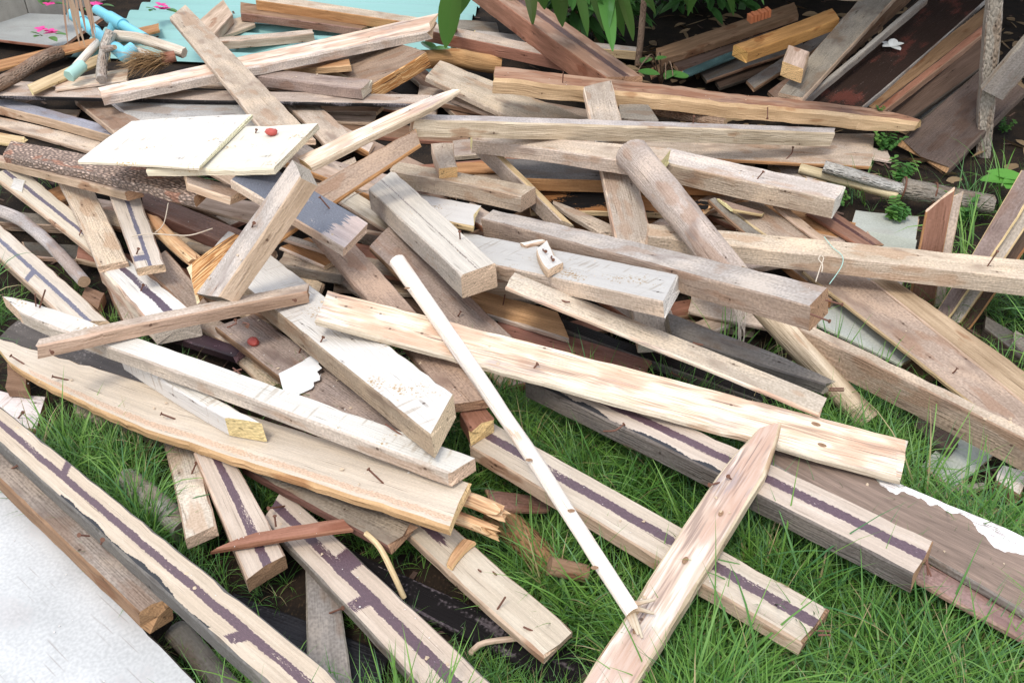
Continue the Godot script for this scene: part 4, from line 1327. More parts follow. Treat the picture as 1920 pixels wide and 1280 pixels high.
func wood() -> void:
	var b: MeshInstance3D
	b = plank("grey_board", "flat grey sheet with an orange edge at the top left corner", "sheet", "sheets lying in the pile", Vector3(-2.529, 0.058, -4.893), Vector3(0, -11.4, 0), [-0.476, -0.197, 0.297, -0.257, -0.194, 0.183, 0.361, 0.236], 0.014, "slateflat", "redbrown", "redbrown", 964)
	b = pole("dark_log", "dark grey round log lying below the end of the dark beam", "log", "logs lying in the pile", Vector3(-0.6715, 0.0284, -1.1748), [Vector3(0, 0, 0), Vector3(0.1451, 0, 0.1375)], [0.0256, 0.0241], "darkgrey", "dark", 987)
	b = plank("brown_plank", "reddish plank corner showing below the greenish fibre board", "plank", "planks thrown on the pile", Vector3(1.124, 0.016, -2.054), Vector3(0, -56.2, 0), [-0.067, -0.036, 0.051, -0.022, -0.039, 0.035, 0.055, 0.022], 0.012, "brown", "brown", "brown", 698)
	b = plank("painted_board", "large white painted plywood board lying in the bottom left corner", "board", "boards lying in and around the pile", Vector3(-1.011, 0.086, -1.147), Vector3(0, -39.4, 0), [-0.605, -0.219, 0.516, -0.175, -0.464, 0.187, 0.54, 0.152], 0.022, "whiteboard", "dark", "tan", 957)
	grit(b, [-0.605, -0.219, 0.516, -0.175, -0.464, 0.187, 0.54, 0.152], 30, 957)
	b = plank("roof_sheet", "black glossy sheet edge in the grass at the bottom left of centre", "sheet", "sheets lying in the pile", Vector3(-0.421, 0.016, -1.159), Vector3(0, -22.4, 0), [-0.197, -0.054, 0.18, -0.047, -0.173, 0.051, 0.189, 0.045], 0.012, "black", "black", "black", 993)
	b = pole("grey_log", "whitish grey round log half sunk in grass on the left", "log", "logs lying in the pile", Vector3(-0.9128, 0.034, -1.5986), [Vector3(0, 0, 0), Vector3(0.108, 0, 0.0862), Vector3(0.1835, 0, 0.1592)], [0.0315, 0.0305, 0.0296], "ash", "grey", 969)
	b = pole("brown_log", "brown knotty log lying in the grass under the white pole", "log", "logs lying in the pile", Vector3(-0.0422, 0.0383, -1.4835), [Vector3(0, 0, 0), Vector3(0.0598, 0, 0.0638), Vector3(0.1326, 0, 0.161)], [0.0361, 0.0353, 0.0339], "orangebark", "brown", 970)
	b = pole("brown_log", "short brown log nearly hidden in grass right of the knotty log", "log", "logs lying in the pile", Vector3(0.0766, 0.0977, -1.2861), [Vector3(0, 0, 0), Vector3(0.0777, -0.0244, 0.0002)], [0.0197, 0.0198], "brown", "brown", 1656)
	b = plank("painted_board", "pinkish white board with a brown cut edge at the left frame edge", "board", "boards lying in and around the pile", Vector3(-1.289, 0.034, -1.859), Vector3(0, -11.5, 0), [-0.125, -0.065, 0.048, -0.063, -0.033, 0.062, 0.106, 0.061], 0.03, "whitewash", "brown", "brown", 1003)
	nail(b, Vector3(0.031, -0.003, 0.0299), Vector3(0.0622, 0.03, 0.0382), 0, true)
	b = plank("wooden_beam", "pale horizontal beam behind the branch at the left edge", "beam", "beams thrown on the pile", Vector3(-1.648, 0.038, -2.876), Vector3(0, -6.8, 0), [-0.196, -0.042, 0.143, -0.035, -0.146, 0.041, 0.198, 0.035], 0.034, "grey", "tan", "tan", 974)
	b = plank("fibre_board", "greenish white fibre board behind the crossing brown planks on the right", "board", "boards lying in and around the pile", Vector3(0.991, 0.066, -2.155), Vector3(0, -58.4, 0), [-0.184, -0.084, 0.149, -0.027, -0.121, 0.081, 0.155, 0.027], 0.012, "fibre", "fibre", "tan", 693)
	b = plank("fibre_board", "dirty white board lying under the weeds right of centre", "board", "boards lying in and around the pile", Vector3(1.292, 0.014, -2.867), Vector3(0, -11.9, 0), [-0.087, -0.099, 0.129, -0.096, -0.133, 0.095, 0.093, 0.092], 0.01, "fibre", "fibre", "tan", 703)
	b = plank("painted_block", "flat whitish board piece in grass under the long brown plank", "board", "boards lying in and around the pile", Vector3(1.082, 0.016, -1.683), Vector3(0, -53.7, 0), [-0.063, -0.086, 0.043, -0.097, -0.035, 0.083, 0.054, 0.093], 0.012, "fibre", "pale", "tan", 978)
	b = pole("broken_branch", "short rough grey branch lying in grass by the whitish board piece", "branch", "branches lying on the pile", Vector3(0.9955, 0.014, -1.5694), [Vector3(0, 0, 0), Vector3(0.0631, 0, -0.0175), Vector3(0.1241, 0, -0.0281)], [0.01, 0.0101, 0.0101], "branchgrey", "ringend", 990)
	b = plank("brown_plank", "dull brown plank behind the white flaked edge at right", "plank", "planks thrown on the pile", Vector3(1.11, 0.034, -1.483), Vector3(0, -31.8, 0), [-0.096, -0.019, 0.095, -0.026, -0.101, 0.018, 0.101, 0.026], 0.03, "brown", "brown", "brown", 996)
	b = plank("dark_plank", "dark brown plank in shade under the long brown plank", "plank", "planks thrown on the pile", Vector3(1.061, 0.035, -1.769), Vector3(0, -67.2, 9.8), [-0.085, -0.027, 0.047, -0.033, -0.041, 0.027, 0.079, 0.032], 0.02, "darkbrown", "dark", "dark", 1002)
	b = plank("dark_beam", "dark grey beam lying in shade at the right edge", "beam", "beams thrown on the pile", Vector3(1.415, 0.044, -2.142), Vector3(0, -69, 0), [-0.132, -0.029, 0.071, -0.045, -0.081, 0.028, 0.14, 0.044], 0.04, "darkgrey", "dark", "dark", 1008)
	b = plank("grey_board", "pale grey board corner at the right edge beyond the dark beam", "board", "boards lying in and around the pile", Vector3(1.441, 0.058, -2.106), Vector3(0, -63.6, 0), [-0.069, -0.027, 0.007, -0.053, -0.032, 0.027, 0.092, 0.051], 0.012, "grey", "grey", "grey", 1694)
	b = plank("charred_board", "blackened flaking board lying in the grass along the bottom edge", "board", "boards lying in and around the pile", Vector3(-0.096, 0.034, -1.207), Vector3(0, -29.7, 0), [-0.337, -0.03, 0.288, -0.04, -0.234, 0.029, 0.282, 0.039], 0.03, "char", "char", "dark", 981, {"brk2": 0.02})
	b = plank("brown_plank", "short brown plank end above the pinkish white board", "plank", "planks thrown on the pile", Vector3(-1.312, 0.066, -1.951), Vector3(0, -12, 0), [-0.064, -0.05, -0.002, -0.044, 0.003, 0.048, 0.061, 0.043], 0.03, "brown", "brown", "brown", 954)
	b = plank("grey_plank", "grey stained plank with pale end behind the branch tip", "plank", "planks thrown on the pile", Vector3(-1.475, 0.021, -2.678), Vector3(0, -7.8, 0), [-0.181, -0.044, 0.111, -0.048, -0.101, 0.043, 0.169, 0.047], 0.017, "darkgrey", "pale", "tan", 980)
	b = plank("fibre_board", "smaller white board with bluish stain in front of the dirty white board", "board", "boards lying in and around the pile", Vector3(1.274, 0.026, -2.717), Vector3(0, -20.6, 0), [-0.093, -0.064, 0.07, -0.06, -0.043, 0.062, 0.065, 0.058], 0.01, "fibre", "fibre", "tan", 1291)
	b = plank("dark_beam", "dark grey beam with a rotted end beside the white plywood board", "beam", "beams thrown on the pile", Vector3(-0.935, 0.147, -1.363), Vector3(0, -40.7, 0), [-0.404, -0.032, 0.348, -0.027, -0.271, 0.03, 0.324, 0.027], 0.059, "greybrown", "brown", "rot", 951, {"brk2": 0.02})
	nail(b, Vector3(-0.2406, -0.003, -0.0031), Vector3(-0.2111, 0.02, -0.012), 0, true)
	b = plank("pale_plank", "thin pale plank edge showing under the long yellow plank over grass", "plank", "planks thrown on the pile", Vector3(-0.993, 0.024, -1.813), Vector3(0, -23.9, 0), [-0.186, -0.015, 0.181, -0.017, -0.147, 0.015, 0.151, 0.017], 0.02, "pinkgrey", "pinkgrey", "tan", 960)
	b = plank("wooden_block", "small dark wooden block in the gap below the branch tip", "block", "offcut blocks on the pile", Vector3(-1.273, 0.042, -2.378), Vector3(0, -32.8, 0), [-0.067, -0.029, 0.014, -0.034, -0.017, 0.028, 0.07, 0.033], 0.038, "brown", "brown", "brown", 986)
	b = plank("wooden_block", "brown and white block end in the grass at the right edge", "block", "offcut blocks on the pile", Vector3(1.177, 0.046, -1.593), Vector3(0, -39.2, 0), [-0.028, -0.035, 0.028, -0.05, -0.033, 0.034, 0.032, 0.049], 0.042, "whitewash", "brown", "brown", 984)
	b = plank("grey_board", "flat grey weathered board standing out of the grass at bottom", "board", "boards lying in and around the pile", Vector3(-0.37, 0.046, -1.168), Vector3(0, -77.1, 0), [-0.19, -0.03, 0.2, -0.043, -0.196, 0.03, 0.186, 0.043], 0.022, "grey", "grey", "grey", 975)
	nail(b, Vector3(-0.0387, -0.003, -0.0049), Vector3(-0.0203, 0.03, -0.0386), 0, true)
	b = plank("tan_plank", "tan plank in the shadow between the two deep grey beams", "plank", "planks thrown on the pile", Vector3(0.679, 0.017, -3.008), Vector3(0, -4.5, 0), [-0.141, -0.031, 0.146, -0.033, -0.144, 0.031, 0.138, 0.033], 0.013, "dust", "tan", "tan", 1000)
	b = plank("pale_plank", "short pale plank end pointing down into grass beside a short striped beam", "plank", "planks thrown on the pile", Vector3(-0.745, 0.083, -1.551), Vector3(0, -64.9, 9.8), [-0.198, -0.033, 0.212, -0.034, -0.238, 0.033, 0.223, 0.033], 0.03, "paleflat", "tan", "tan", 963)
	nail(b, Vector3(-0.0189, -0.003, -0.0117), Vector3(-0.0082, 0.03, -0.0289), 0, true)
	b = plank("grey_plank", "grey plank end under the ragged edge of a white striped plank", "plank", "planks thrown on the pile", Vector3(-1.186, 0.034, -2.38), Vector3(0, -58.9, 0), [-0.18, -0.02, 0.184, -0.024, -0.185, 0.02, 0.181, 0.024], 0.03, "pinkgrey", "brown", "grey", 992)
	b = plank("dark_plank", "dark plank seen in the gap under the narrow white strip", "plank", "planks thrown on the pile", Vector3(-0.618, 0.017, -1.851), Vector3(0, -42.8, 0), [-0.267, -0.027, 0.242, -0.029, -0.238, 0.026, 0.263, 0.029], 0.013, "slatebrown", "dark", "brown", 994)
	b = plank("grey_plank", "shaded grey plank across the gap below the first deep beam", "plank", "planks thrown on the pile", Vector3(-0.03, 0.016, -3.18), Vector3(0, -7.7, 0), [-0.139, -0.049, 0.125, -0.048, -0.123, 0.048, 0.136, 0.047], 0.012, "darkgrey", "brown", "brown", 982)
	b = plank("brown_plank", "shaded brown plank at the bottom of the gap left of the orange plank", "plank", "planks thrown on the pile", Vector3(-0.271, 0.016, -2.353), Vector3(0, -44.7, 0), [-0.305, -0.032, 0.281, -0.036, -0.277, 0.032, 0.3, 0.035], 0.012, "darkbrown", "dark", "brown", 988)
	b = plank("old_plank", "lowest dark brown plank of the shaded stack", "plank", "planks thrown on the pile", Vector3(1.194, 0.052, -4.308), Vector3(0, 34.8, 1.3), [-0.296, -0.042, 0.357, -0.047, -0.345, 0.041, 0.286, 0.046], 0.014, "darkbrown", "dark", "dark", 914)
	b = plank("hidden_plank", "tan plank deep in the gap beside the smooth brown plank", "plank", "planks glimpsed deep inside the pile", Vector3(-1.32, 0.043, -2.912), Vector3(0, -10.5, -4), [-0.307, -0.059, 0.254, -0.058, -0.246, 0.058, 0.297, 0.057], 0.018, "tan", "tan", "tan", 741)
	b = plank("hidden_plank", "purplish brown plank deep in the gap beside the long white flaking plank across the foreground", "plank", "planks glimpsed deep inside the pile", Vector3(0.228, 0.029, -2.067), Vector3(0, 15.7, 0), [-0.256, -0.043, 0.278, -0.045, -0.27, 0.042, 0.248, 0.044], 0.025, "purplebrown", "redbrown", "tan", 715)
	b = plank("old_plank", "dark grey plank below the thin blue strip", "plank", "planks thrown on the pile", Vector3(1.142, 0.08, -4.359), Vector3(0, 35.7, 1.7), [-0.307, -0.058, 0.387, -0.058, -0.37, 0.057, 0.292, 0.057], 0.014, "darkgrey", "brown", "dark", 909)
	b = plank("old_plank", "thin dark plank poking out left of the old tan beam in the shade", "plank", "planks thrown on the pile", Vector3(1.005, 0.065, -4.658), Vector3(0, 48.3, 1.6), [-0.515, -0.035, 0.592, -0.033, -0.585, 0.035, 0.51, 0.032], 0.013, "brownold", "brown", "brown", 919)
	b = plank("hidden_plank", "dusty brown plank deep in the gap beside the black painted plank", "plank", "planks glimpsed deep inside the pile", Vector3(-0.491, 0.025, -2.792), Vector3(0, -44.2, 0), [-0.38, -0.047, 0.316, -0.041, -0.304, 0.045, 0.366, 0.04], 0.021, "dustbrown", "dust", "tan", 744)
	b = plank("hidden_plank", "brown plank deep in the gap beside the brown stained plank", "plank", "planks glimpsed deep inside the pile", Vector3(-0.466, 0.022, -3.662), Vector3(0, -12, 0), [-0.319, -0.071, 0.28, -0.069, -0.272, 0.069, 0.309, 0.067], 0.018, "brown", "redbrown", "tan", 754)
	b = plank("blue_strip", "thin blue painted strip in the shaded stack", "strip", "", Vector3(1.054, 0.113, -4.347), Vector3(0, 40.2, 1.9), [-0.347, -0.028, 0.394, -0.028, -0.389, 0.028, 0.343, 0.028], 0.012, "bluepaint", "bluepaint", "bluepaint", 904)
	b = plank("hidden_plank", "pale tan plank deep in the gap beside the square beam propped up at a slant", "plank", "planks glimpsed deep inside the pile", Vector3(-0.802, 0.047, -3.052), Vector3(0, 48.4, 0), [-0.3, -0.049, 0.355, -0.056, -0.343, 0.048, 0.29, 0.054], 0.02, "tandust", "redbrown", "tan", 743)
	b = plank("hidden_plank", "red brown plank deep in the gap beside the smooth brown plank", "plank", "planks glimpsed deep inside the pile", Vector3(-1.124, 0.046, -2.52), Vector3(0, -17.5, -4.6), [-0.311, -0.044, 0.268, -0.043, -0.26, 0.043, 0.303, 0.042], 0.019, "redbrown", "tan", "tan", 758)
	b = plank("hidden_plank", "brown plank deep in the gap beside the long grey beam with a black stain", "plank", "planks glimpsed deep inside the pile", Vector3(0.04, 0.025, -2.913), Vector3(0, 41.7, 0), [-0.271, -0.042, 0.324, -0.046, -0.314, 0.041, 0.262, 0.045], 0.021, "brown", "dust", "tan", 722)
	b = plank("hidden_plank", "dull brown plank deep in the gap beside the dark grey plank with a broken pointed", "plank", "planks glimpsed deep inside the pile", Vector3(0.504, 0.022, -2.302), Vector3(0, -14.3, 0), [-0.219, -0.04, 0.217, -0.039, -0.212, 0.039, 0.214, 0.038], 0.018, "brownflat", "dust", "tan", 732)
	b = plank("old_plank", "dark plank with a pale edge in the shade below the old tan beam", "plank", "planks thrown on the pile", Vector3(1.063, 0.115, -4.42), Vector3(0, 36.8, 2.2), [-0.366, -0.05, 0.432, -0.043, -0.42, 0.049, 0.354, 0.042], 0.017, "darkbrown", "orangebrown", "brown", 899)
	b = plank("tan_plank", "tan plank behind the two white boards at far left", "plank", "planks thrown on the pile", Vector3(-2.023, 0.016, -3.858), Vector3(0, -6.7, 0), [-0.182, -0.051, 0.135, -0.058, -0.123, 0.05, 0.169, 0.056], 0.012, "tan", "brown", "tan", 491)
	b = plank("old_plank", "brown plank lying low in the shade under the pinkish block", "plank", "planks thrown on the pile", Vector3(1.51, 0.08, -4.408), Vector3(0, 50.5, 2), [-0.555, -0.034, 0.65, -0.048, -0.613, 0.034, 0.52, 0.047], 0.018, "brownflat", "brown", "brown", 1231)
	b = plank("hidden_plank", "pinkish grey plank deep in the gap beside the pale splintered plank", "plank", "planks glimpsed deep inside the pile", Vector3(-0.786, 0.017, -4.043), Vector3(0, -18.8, 0), [-0.525, -0.069, 0.464, -0.065, -0.449, 0.067, 0.509, 0.063], 0.013, "pinkgrey", "redbrown", "tan", 762)
	b = plank("hidden_plank", "brown plank deep in the gap beside the pale splintered plank", "plank", "planks glimpsed deep inside the pile", Vector3(-0.157, 0.047, -3.695), Vector3(0, -64.2, 0.3), [-0.824, -0.051, 0.725, -0.039, -0.693, 0.05, 0.79, 0.038], 0.023, "brown", "dust", "tan", 731)
	b = plank("hidden_plank", "pinkish grey plank deep in the gap beside the long grey beam with a black stain", "plank", "planks glimpsed deep inside the pile", Vector3(0.832, 0.07, -2.689), Vector3(0, -72.7, 3.8), [-0.453, -0.047, 0.376, -0.038, -0.358, 0.045, 0.433, 0.037], 0.026, "pinkgrey", "orangebrown", "tan", 736)
	b = plank("hidden_plank", "purplish brown plank deep in the gap beside the brown stained plank", "plank", "planks glimpsed deep inside the pile", Vector3(-0.579, 0.071, -3.164), Vector3(0, -27.5, 0), [-0.441, -0.054, 0.383, -0.05, -0.37, 0.053, 0.427, 0.049], 0.022, "purplebrown", "tan", "tan", 761)
	b = plank("hidden_plank", "orange brown plank deep in the gap beside the long reddish white plank", "plank", "planks glimpsed deep inside the pile", Vector3(0.453, 0.058, -2.81), Vector3(0, -2.8, 5.2), [-0.384, -0.056, 0.388, -0.055, -0.377, 0.055, 0.373, 0.054], 0.02, "orangebrown", "tan", "tan", 771)
	b = plank("old_plank", "grey plank lying low in the shade behind the pinkish block", "plank", "planks thrown on the pile", Vector3(1.395, 0.1, -4.439), Vector3(0, 50.5, 2.2), [-0.5, -0.037, 0.588, -0.041, -0.565, 0.037, 0.478, 0.041], 0.017, "greyold", "brown", "brown", 1237)
	b = plank("hidden_plank", "dull brown plank deep in the gap beside the brown stained plank", "plank", "planks glimpsed deep inside the pile", Vector3(-0.447, 0.076, -3.275), Vector3(0, -50.1, 4.3), [-0.468, -0.052, 0.367, -0.044, -0.348, 0.05, 0.446, 0.043], 0.018, "brownflat", "orangebrown", "tan", 740)
	b = plank("hidden_plank", "brown plank deep in the gap beside the purple brown plank with a red fruit", "plank", "planks glimpsed deep inside the pile", Vector3(-0.763, 0.045, -2.306), Vector3(0, -26, -3.2), [-0.373, -0.033, 0.341, -0.031, -0.332, 0.033, 0.364, 0.03], 0.021, "brown", "tan", "tan", 765)
	b = plank("hidden_plank", "pinkish grey plank deep in the gap beside the tan beam with a yellow split end", "plank", "planks glimpsed deep inside the pile", Vector3(0.065, 0.07, -3.452), Vector3(0, 14.1, 0), [-0.292, -0.076, 0.326, -0.078, -0.314, 0.073, 0.281, 0.076], 0.019, "pinkgrey", "dust", "tan", 775)
	b = plank("hidden_plank", "red brown plank deep in the gap beside the bluish white beam", "plank", "planks glimpsed deep inside the pile", Vector3(0.373, 0.038, -2.27), Vector3(0, 17.4, 0), [-0.337, -0.038, 0.362, -0.04, -0.353, 0.037, 0.328, 0.039], 0.014, "redbrown", "brown", "tan", 744)
	b = plank("tan_plank", "tan plank in the shadow gap above the splintered pale plank", "plank", "planks thrown on the pile", Vector3(-0.702, 0.038, -3.755), Vector3(0, -6.5, 0), [-0.144, -0.033, 0.121, -0.04, -0.106, 0.032, 0.129, 0.039], 0.014, "tan", "tan", "tan", 679)
	b = plank("old_beam", "old tan beam in the shade behind the orange beam", "beam", "beams thrown on the pile", Vector3(1.062, 0.15, -4.566), Vector3(0, 36.6, 2.4), [-0.438, -0.062, 0.548, -0.07, -0.522, 0.061, 0.416, 0.068], 0.034, "brownold", "brownold", "brown", 409)
	b = plank("hidden_plank", "brown plank deep in the gap beside the maroon beam with dark stripe", "plank", "planks glimpsed deep inside the pile", Vector3(-1.091, 0.064, -2.864), Vector3(0, -42.1, 0), [-0.493, -0.043, 0.42, -0.037, -0.404, 0.042, 0.475, 0.036], 0.015, "brown", "redbrown", "tan", 764)
	b = plank("hidden_plank", "dusty brown plank deep in the gap beside the grey plank with a thin blue stripe", "plank", "planks glimpsed deep inside the pile", Vector3(-1.109, 0.08, -2.712), Vector3(0, -22.8, 1.7), [-0.349, -0.048, 0.286, -0.045, -0.276, 0.047, 0.337, 0.044], 0.019, "dustbrown", "brown", "tan", 769)
	b = plank("hidden_plank", "red brown plank deep in the gap beside the short tan beam", "plank", "planks glimpsed deep inside the pile", Vector3(-0.117, 0.109, -3.139), Vector3(0, 28.6, -8.3), [-0.256, -0.057, 0.313, -0.062, -0.301, 0.056, 0.245, 0.06], 0.022, "redbrown", "orangebrown", "tan", 774)
	b = plank("hidden_plank", "tan plank deep in the gap beside the long plain tan beam", "plank", "planks glimpsed deep inside the pile", Vector3(0.532, 0.069, -3.087), Vector3(0, -60.3, 6), [-0.492, -0.055, 0.397, -0.045, -0.376, 0.053, 0.467, 0.044], 0.017, "tan", "redbrown", "tan", 738)
	b = plank("hidden_plank", "pale tan plank deep in the gap beside the purple brown plank with a red fruit", "plank", "planks glimpsed deep inside the pile", Vector3(-0.796, 0.029, -2.168), Vector3(0, -40.6, 0), [-0.246, -0.032, 0.206, -0.029, -0.2, 0.031, 0.239, 0.029], 0.025, "tandust", "tan", "tan", 748)
	b = plank("hidden_plank", "tan plank deep in the gap beside the lower white painted board with rough broken", "plank", "planks glimpsed deep inside the pile", Vector3(-0.973, 0.066, -3.079), Vector3(0, -44.4, 0), [-0.463, -0.039, 0.395, -0.034, -0.381, 0.038, 0.448, 0.033], 0.017, "tan", "tan", "tan", 753)
	b = plank("hidden_plank", "dusty tan plank deep in the gap beside the pale splintered plank", "plank", "planks glimpsed deep inside the pile", Vector3(-0.653, 0.094, -3.137), Vector3(0, -49.7, 0), [-0.6, -0.04, 0.532, -0.033, -0.513, 0.039, 0.58, 0.032], 0.021, "dust", "tan", "tan", 758)
	b = plank("hidden_plank", "tan plank deep in the gap beside the grey white beam with a groove line", "plank", "planks glimpsed deep inside the pile", Vector3(-0.202, 0.04, -2.443), Vector3(0, -5.8, 0), [-0.368, -0.057, 0.353, -0.056, -0.342, 0.056, 0.357, 0.055], 0.016, "tan", "dust", "tan", 783)
	b = plank("hidden_plank", "purplish brown plank deep in the gap beside the reddish dusty plank", "plank", "planks glimpsed deep inside the pile", Vector3(-0.433, 0.057, -2.376), Vector3(0, -46.5, 0), [-0.285, -0.035, 0.24, -0.032, -0.233, 0.035, 0.276, 0.031], 0.015, "purplebrown", "dust", "tan", 994)
	b = plank("hidden_plank", "tan plank deep in the gap beside the short tan beam", "plank", "planks glimpsed deep inside the pile", Vector3(0.212, 0.11, -2.951), Vector3(0, -18.1, -3.7), [-0.378, -0.051, 0.361, -0.048, -0.352, 0.049, 0.369, 0.047], 0.016, "tan", "brown", "tan", 1000)
	b = plank("hidden_plank", "orange brown plank deep in the gap beside the brown grey board with yellow edges", "plank", "planks glimpsed deep inside the pile", Vector3(0.75, 0.13, -2.784), Vector3(0, -25.9, 0), [-0.397, -0.07, 0.374, -0.064, -0.361, 0.067, 0.383, 0.062], 0.014, "orangebrown", "tan", "tan", 1012)
	b = plank("hidden_plank", "pale tan plank deep in the gap beside the pale splintered plank", "plank", "planks glimpsed deep inside the pile", Vector3(-0.931, 0.061, -3.83), Vector3(0, -51.1, 2.6), [-0.688, -0.043, 0.589, -0.035, -0.564, 0.042, 0.661, 0.034], 0.018, "tandust", "orangebrown", "tan", 1024)
	b = plank("hidden_plank", "pinkish grey plank deep in the gap beside the long white flaking plank across the foreground", "plank", "planks glimpsed deep inside the pile", Vector3(-0.632, 0.057, -2.307), Vector3(0, -24.7, -3.2), [-0.238, -0.038, 0.205, -0.036, -0.199, 0.037, 0.232, 0.035], 0.017, "pinkgrey", "brown", "tan", 1048)
	b = plank("hidden_plank", "tan plank deep in the gap beside the brown stained plank", "plank", "planks glimpsed deep inside the pile", Vector3(-0.511, 0.117, -2.954), Vector3(0, -38.3, 0), [-0.443, -0.04, 0.389, -0.036, -0.377, 0.039, 0.43, 0.035], 0.021, "tan", "orangebrown", "tan", 1017)
	b = plank("hidden_plank", "red brown plank deep in the gap beside the brown dusty plank", "plank", "planks glimpsed deep inside the pile", Vector3(-0.381, 0.067, -2.566), Vector3(0, -15.9, -2.3), [-0.243, -0.049, 0.215, -0.048, -0.209, 0.048, 0.236, 0.046], 0.016, "redbrown", "orangebrown", "tan", 1023)
	b = plank("brown_plank", "brown plank under the purple beam in the shadow", "plank", "planks thrown on the pile", Vector3(-1.172, 0.056, -4.269), Vector3(0, -10.7, 0), [-0.207, -0.062, 0.166, -0.06, -0.172, 0.061, 0.212, 0.058], 0.015, "brownflat", "brown", "tan", 976)
	b = plank("pinkish_plank", "pinkish plank under the thick brown branch at the left edge", "plank", "planks thrown on the pile", Vector3(-2.209, 0.016, -4.16), Vector3(0, -7.2, 0), [-0.245, -0.076, 0.169, -0.067, -0.153, 0.074, 0.227, 0.065], 0.012, "pinkgrey", "tan", "tan", 475)
	b = plank("hidden_plank", "tan plank deep in the gap beside the pinkish grey half round log", "plank", "planks glimpsed deep inside the pile", Vector3(0.583, 0.053, -2.222), Vector3(0, 32.2, 1.1), [-0.24, -0.031, 0.275, -0.034, -0.268, 0.031, 0.233, 0.033], 0.016, "tan", "dust", "tan", 1029)
	b = plank("hidden_plank", "purplish brown plank deep in the gap beside the orange sided grey beam", "plank", "planks glimpsed deep inside the pile", Vector3(0.608, 0.145, -2.738), Vector3(0, 40.9, 0), [-0.346, -0.038, 0.408, -0.043, -0.394, 0.037, 0.333, 0.042], 0.013, "purplebrown", "brown", "tan", 1035)
	b = plank("hidden_plank", "purplish brown plank deep in the gap beside the long plain tan beam", "plank", "planks glimpsed deep inside the pile", Vector3(0.67, 0.09, -2.482), Vector3(0, 9.9, 6), [-0.375, -0.041, 0.397, -0.042, -0.387, 0.04, 0.366, 0.041], 0.024, "purplebrown", "dust", "tan", 1047)
	b = plank("hidden_plank", "dark brown plank deep in the gap beside the black painted plank", "plank", "planks glimpsed deep inside the pile", Vector3(-0.368, 0.112, -2.671), Vector3(0, -18.8, 0), [-0.38, -0.047, 0.347, -0.044, -0.337, 0.046, 0.369, 0.043], 0.016, "darkbrown", "tan", "tan", 1004)
	b = plank("hidden_plank", "dusty tan plank deep in the gap beside the pinkish grey half round log", "plank", "planks glimpsed deep inside the pile", Vector3(0.693, 0.072, -2.238), Vector3(0, -25.7, 2.6), [-0.193, -0.056, 0.178, -0.053, -0.172, 0.054, 0.187, 0.052], 0.012, "dust", "dust", "tan", 1016)
	b = plank("hidden_plank", "purplish brown plank deep in the gap beside the smooth tan plank sloping", "plank", "planks glimpsed deep inside the pile", Vector3(0.248, 0.069, -3.723), Vector3(0, -39.2, 6.3), [-0.503, -0.076, 0.409, -0.067, -0.389, 0.073, 0.479, 0.064], 0.013, "purplebrown", "orangebrown", "tan", 1022)
	b = plank("hidden_plank", "dusty tan plank deep in the gap beside the bluish white beam", "plank", "planks glimpsed deep inside the pile", Vector3(0.132, 0.108, -2.462), Vector3(0, -42.9, -7.8), [-0.409, -0.042, 0.377, -0.037, -0.368, 0.041, 0.399, 0.036], 0.019, "dust", "redbrown", "tan", 1034)
	b = plank("hidden_plank", "pinkish grey plank deep in the gap beside the smooth tan plank sloping", "plank", "planks glimpsed deep inside the pile", Vector3(-0.09, 0.081, -3.78), Vector3(0, -31.8, 2), [-0.426, -0.071, 0.351, -0.065, -0.337, 0.069, 0.41, 0.063], 0.02, "pinkgrey", "brown", "tan", 1040)
	b = plank("hidden_plank", "dusty tan plank deep in the gap beside the reddish dusty plank", "plank", "planks glimpsed deep inside the pile", Vector3(-0.476, 0.085, -2.498), Vector3(0, -15.3, -2.3), [-0.208, -0.042, 0.182, -0.041, -0.178, 0.041, 0.203, 0.04], 0.014, "dust", "redbrown", "tan", 1046)
	b = plank("hidden_plank", "pale tan plank deep in the gap beside the broad white painted plank", "plank", "planks glimpsed deep inside the pile", Vector3(-0.84, 0.101, -2.502), Vector3(0, -28.7, -4), [-0.335, -0.041, 0.291, -0.038, -0.282, 0.04, 0.325, 0.037], 0.017, "tandust", "redbrown", "tan", 1052)
	b = plank("hidden_plank", "orange brown plank deep in the gap beside the pale plank with bluish stripe and bent", "plank", "planks glimpsed deep inside the pile", Vector3(-1.442, 0.088, -3.213), Vector3(0, 58.7, 0.3), [-0.34, -0.056, 0.411, -0.065, -0.395, 0.054, 0.325, 0.063], 0.021, "orangebrown", "brown", "tan", 1058)
	b = plank("red_beam", "faded red painted beam under the wide board at bottom right", "beam", "beams thrown on the pile", Vector3(0.872, 0.148, -1.18), Vector3(0, -44.4, 0), [-0.204, -0.037, 0.168, -0.032, -0.155, 0.036, 0.19, 0.031], 0.014, "redfade", "redfade", "brown", 934)
	b = plank("brown_plank", "long orange brown plank running up behind the blue pipes", "plank", "planks thrown on the pile", Vector3(-2.139, 0.062, -4.6), Vector3(0, 44.1, 0), [-0.402, -0.063, 0.45, -0.055, -0.447, 0.062, 0.4, 0.054], 0.015, "orangebrown", "orangebrown", "orange", 686)
	b = plank("pale_plank", "pinkish plank end behind the leaning grey brown plank", "plank", "planks thrown on the pile", Vector3(-1.461, 0.056, -4.942), Vector3(0, 51.9, 0), [-0.063, -0.102, 0.186, -0.083, -0.199, 0.098, 0.081, 0.08], 0.02, "pinkgrey", "tan", "tan", 676)
	b = plank("grey_beam", "grey beam end behind the reddish beam near the banana leaf", "beam", "beams thrown on the pile", Vector3(-0.202, 0.058, -4.927), Vector3(0, -13.7, 0), [-0.158, -0.068, 0.103, -0.075, -0.104, 0.066, 0.158, 0.073], 0.022, "grey", "grey", "grey", 690)
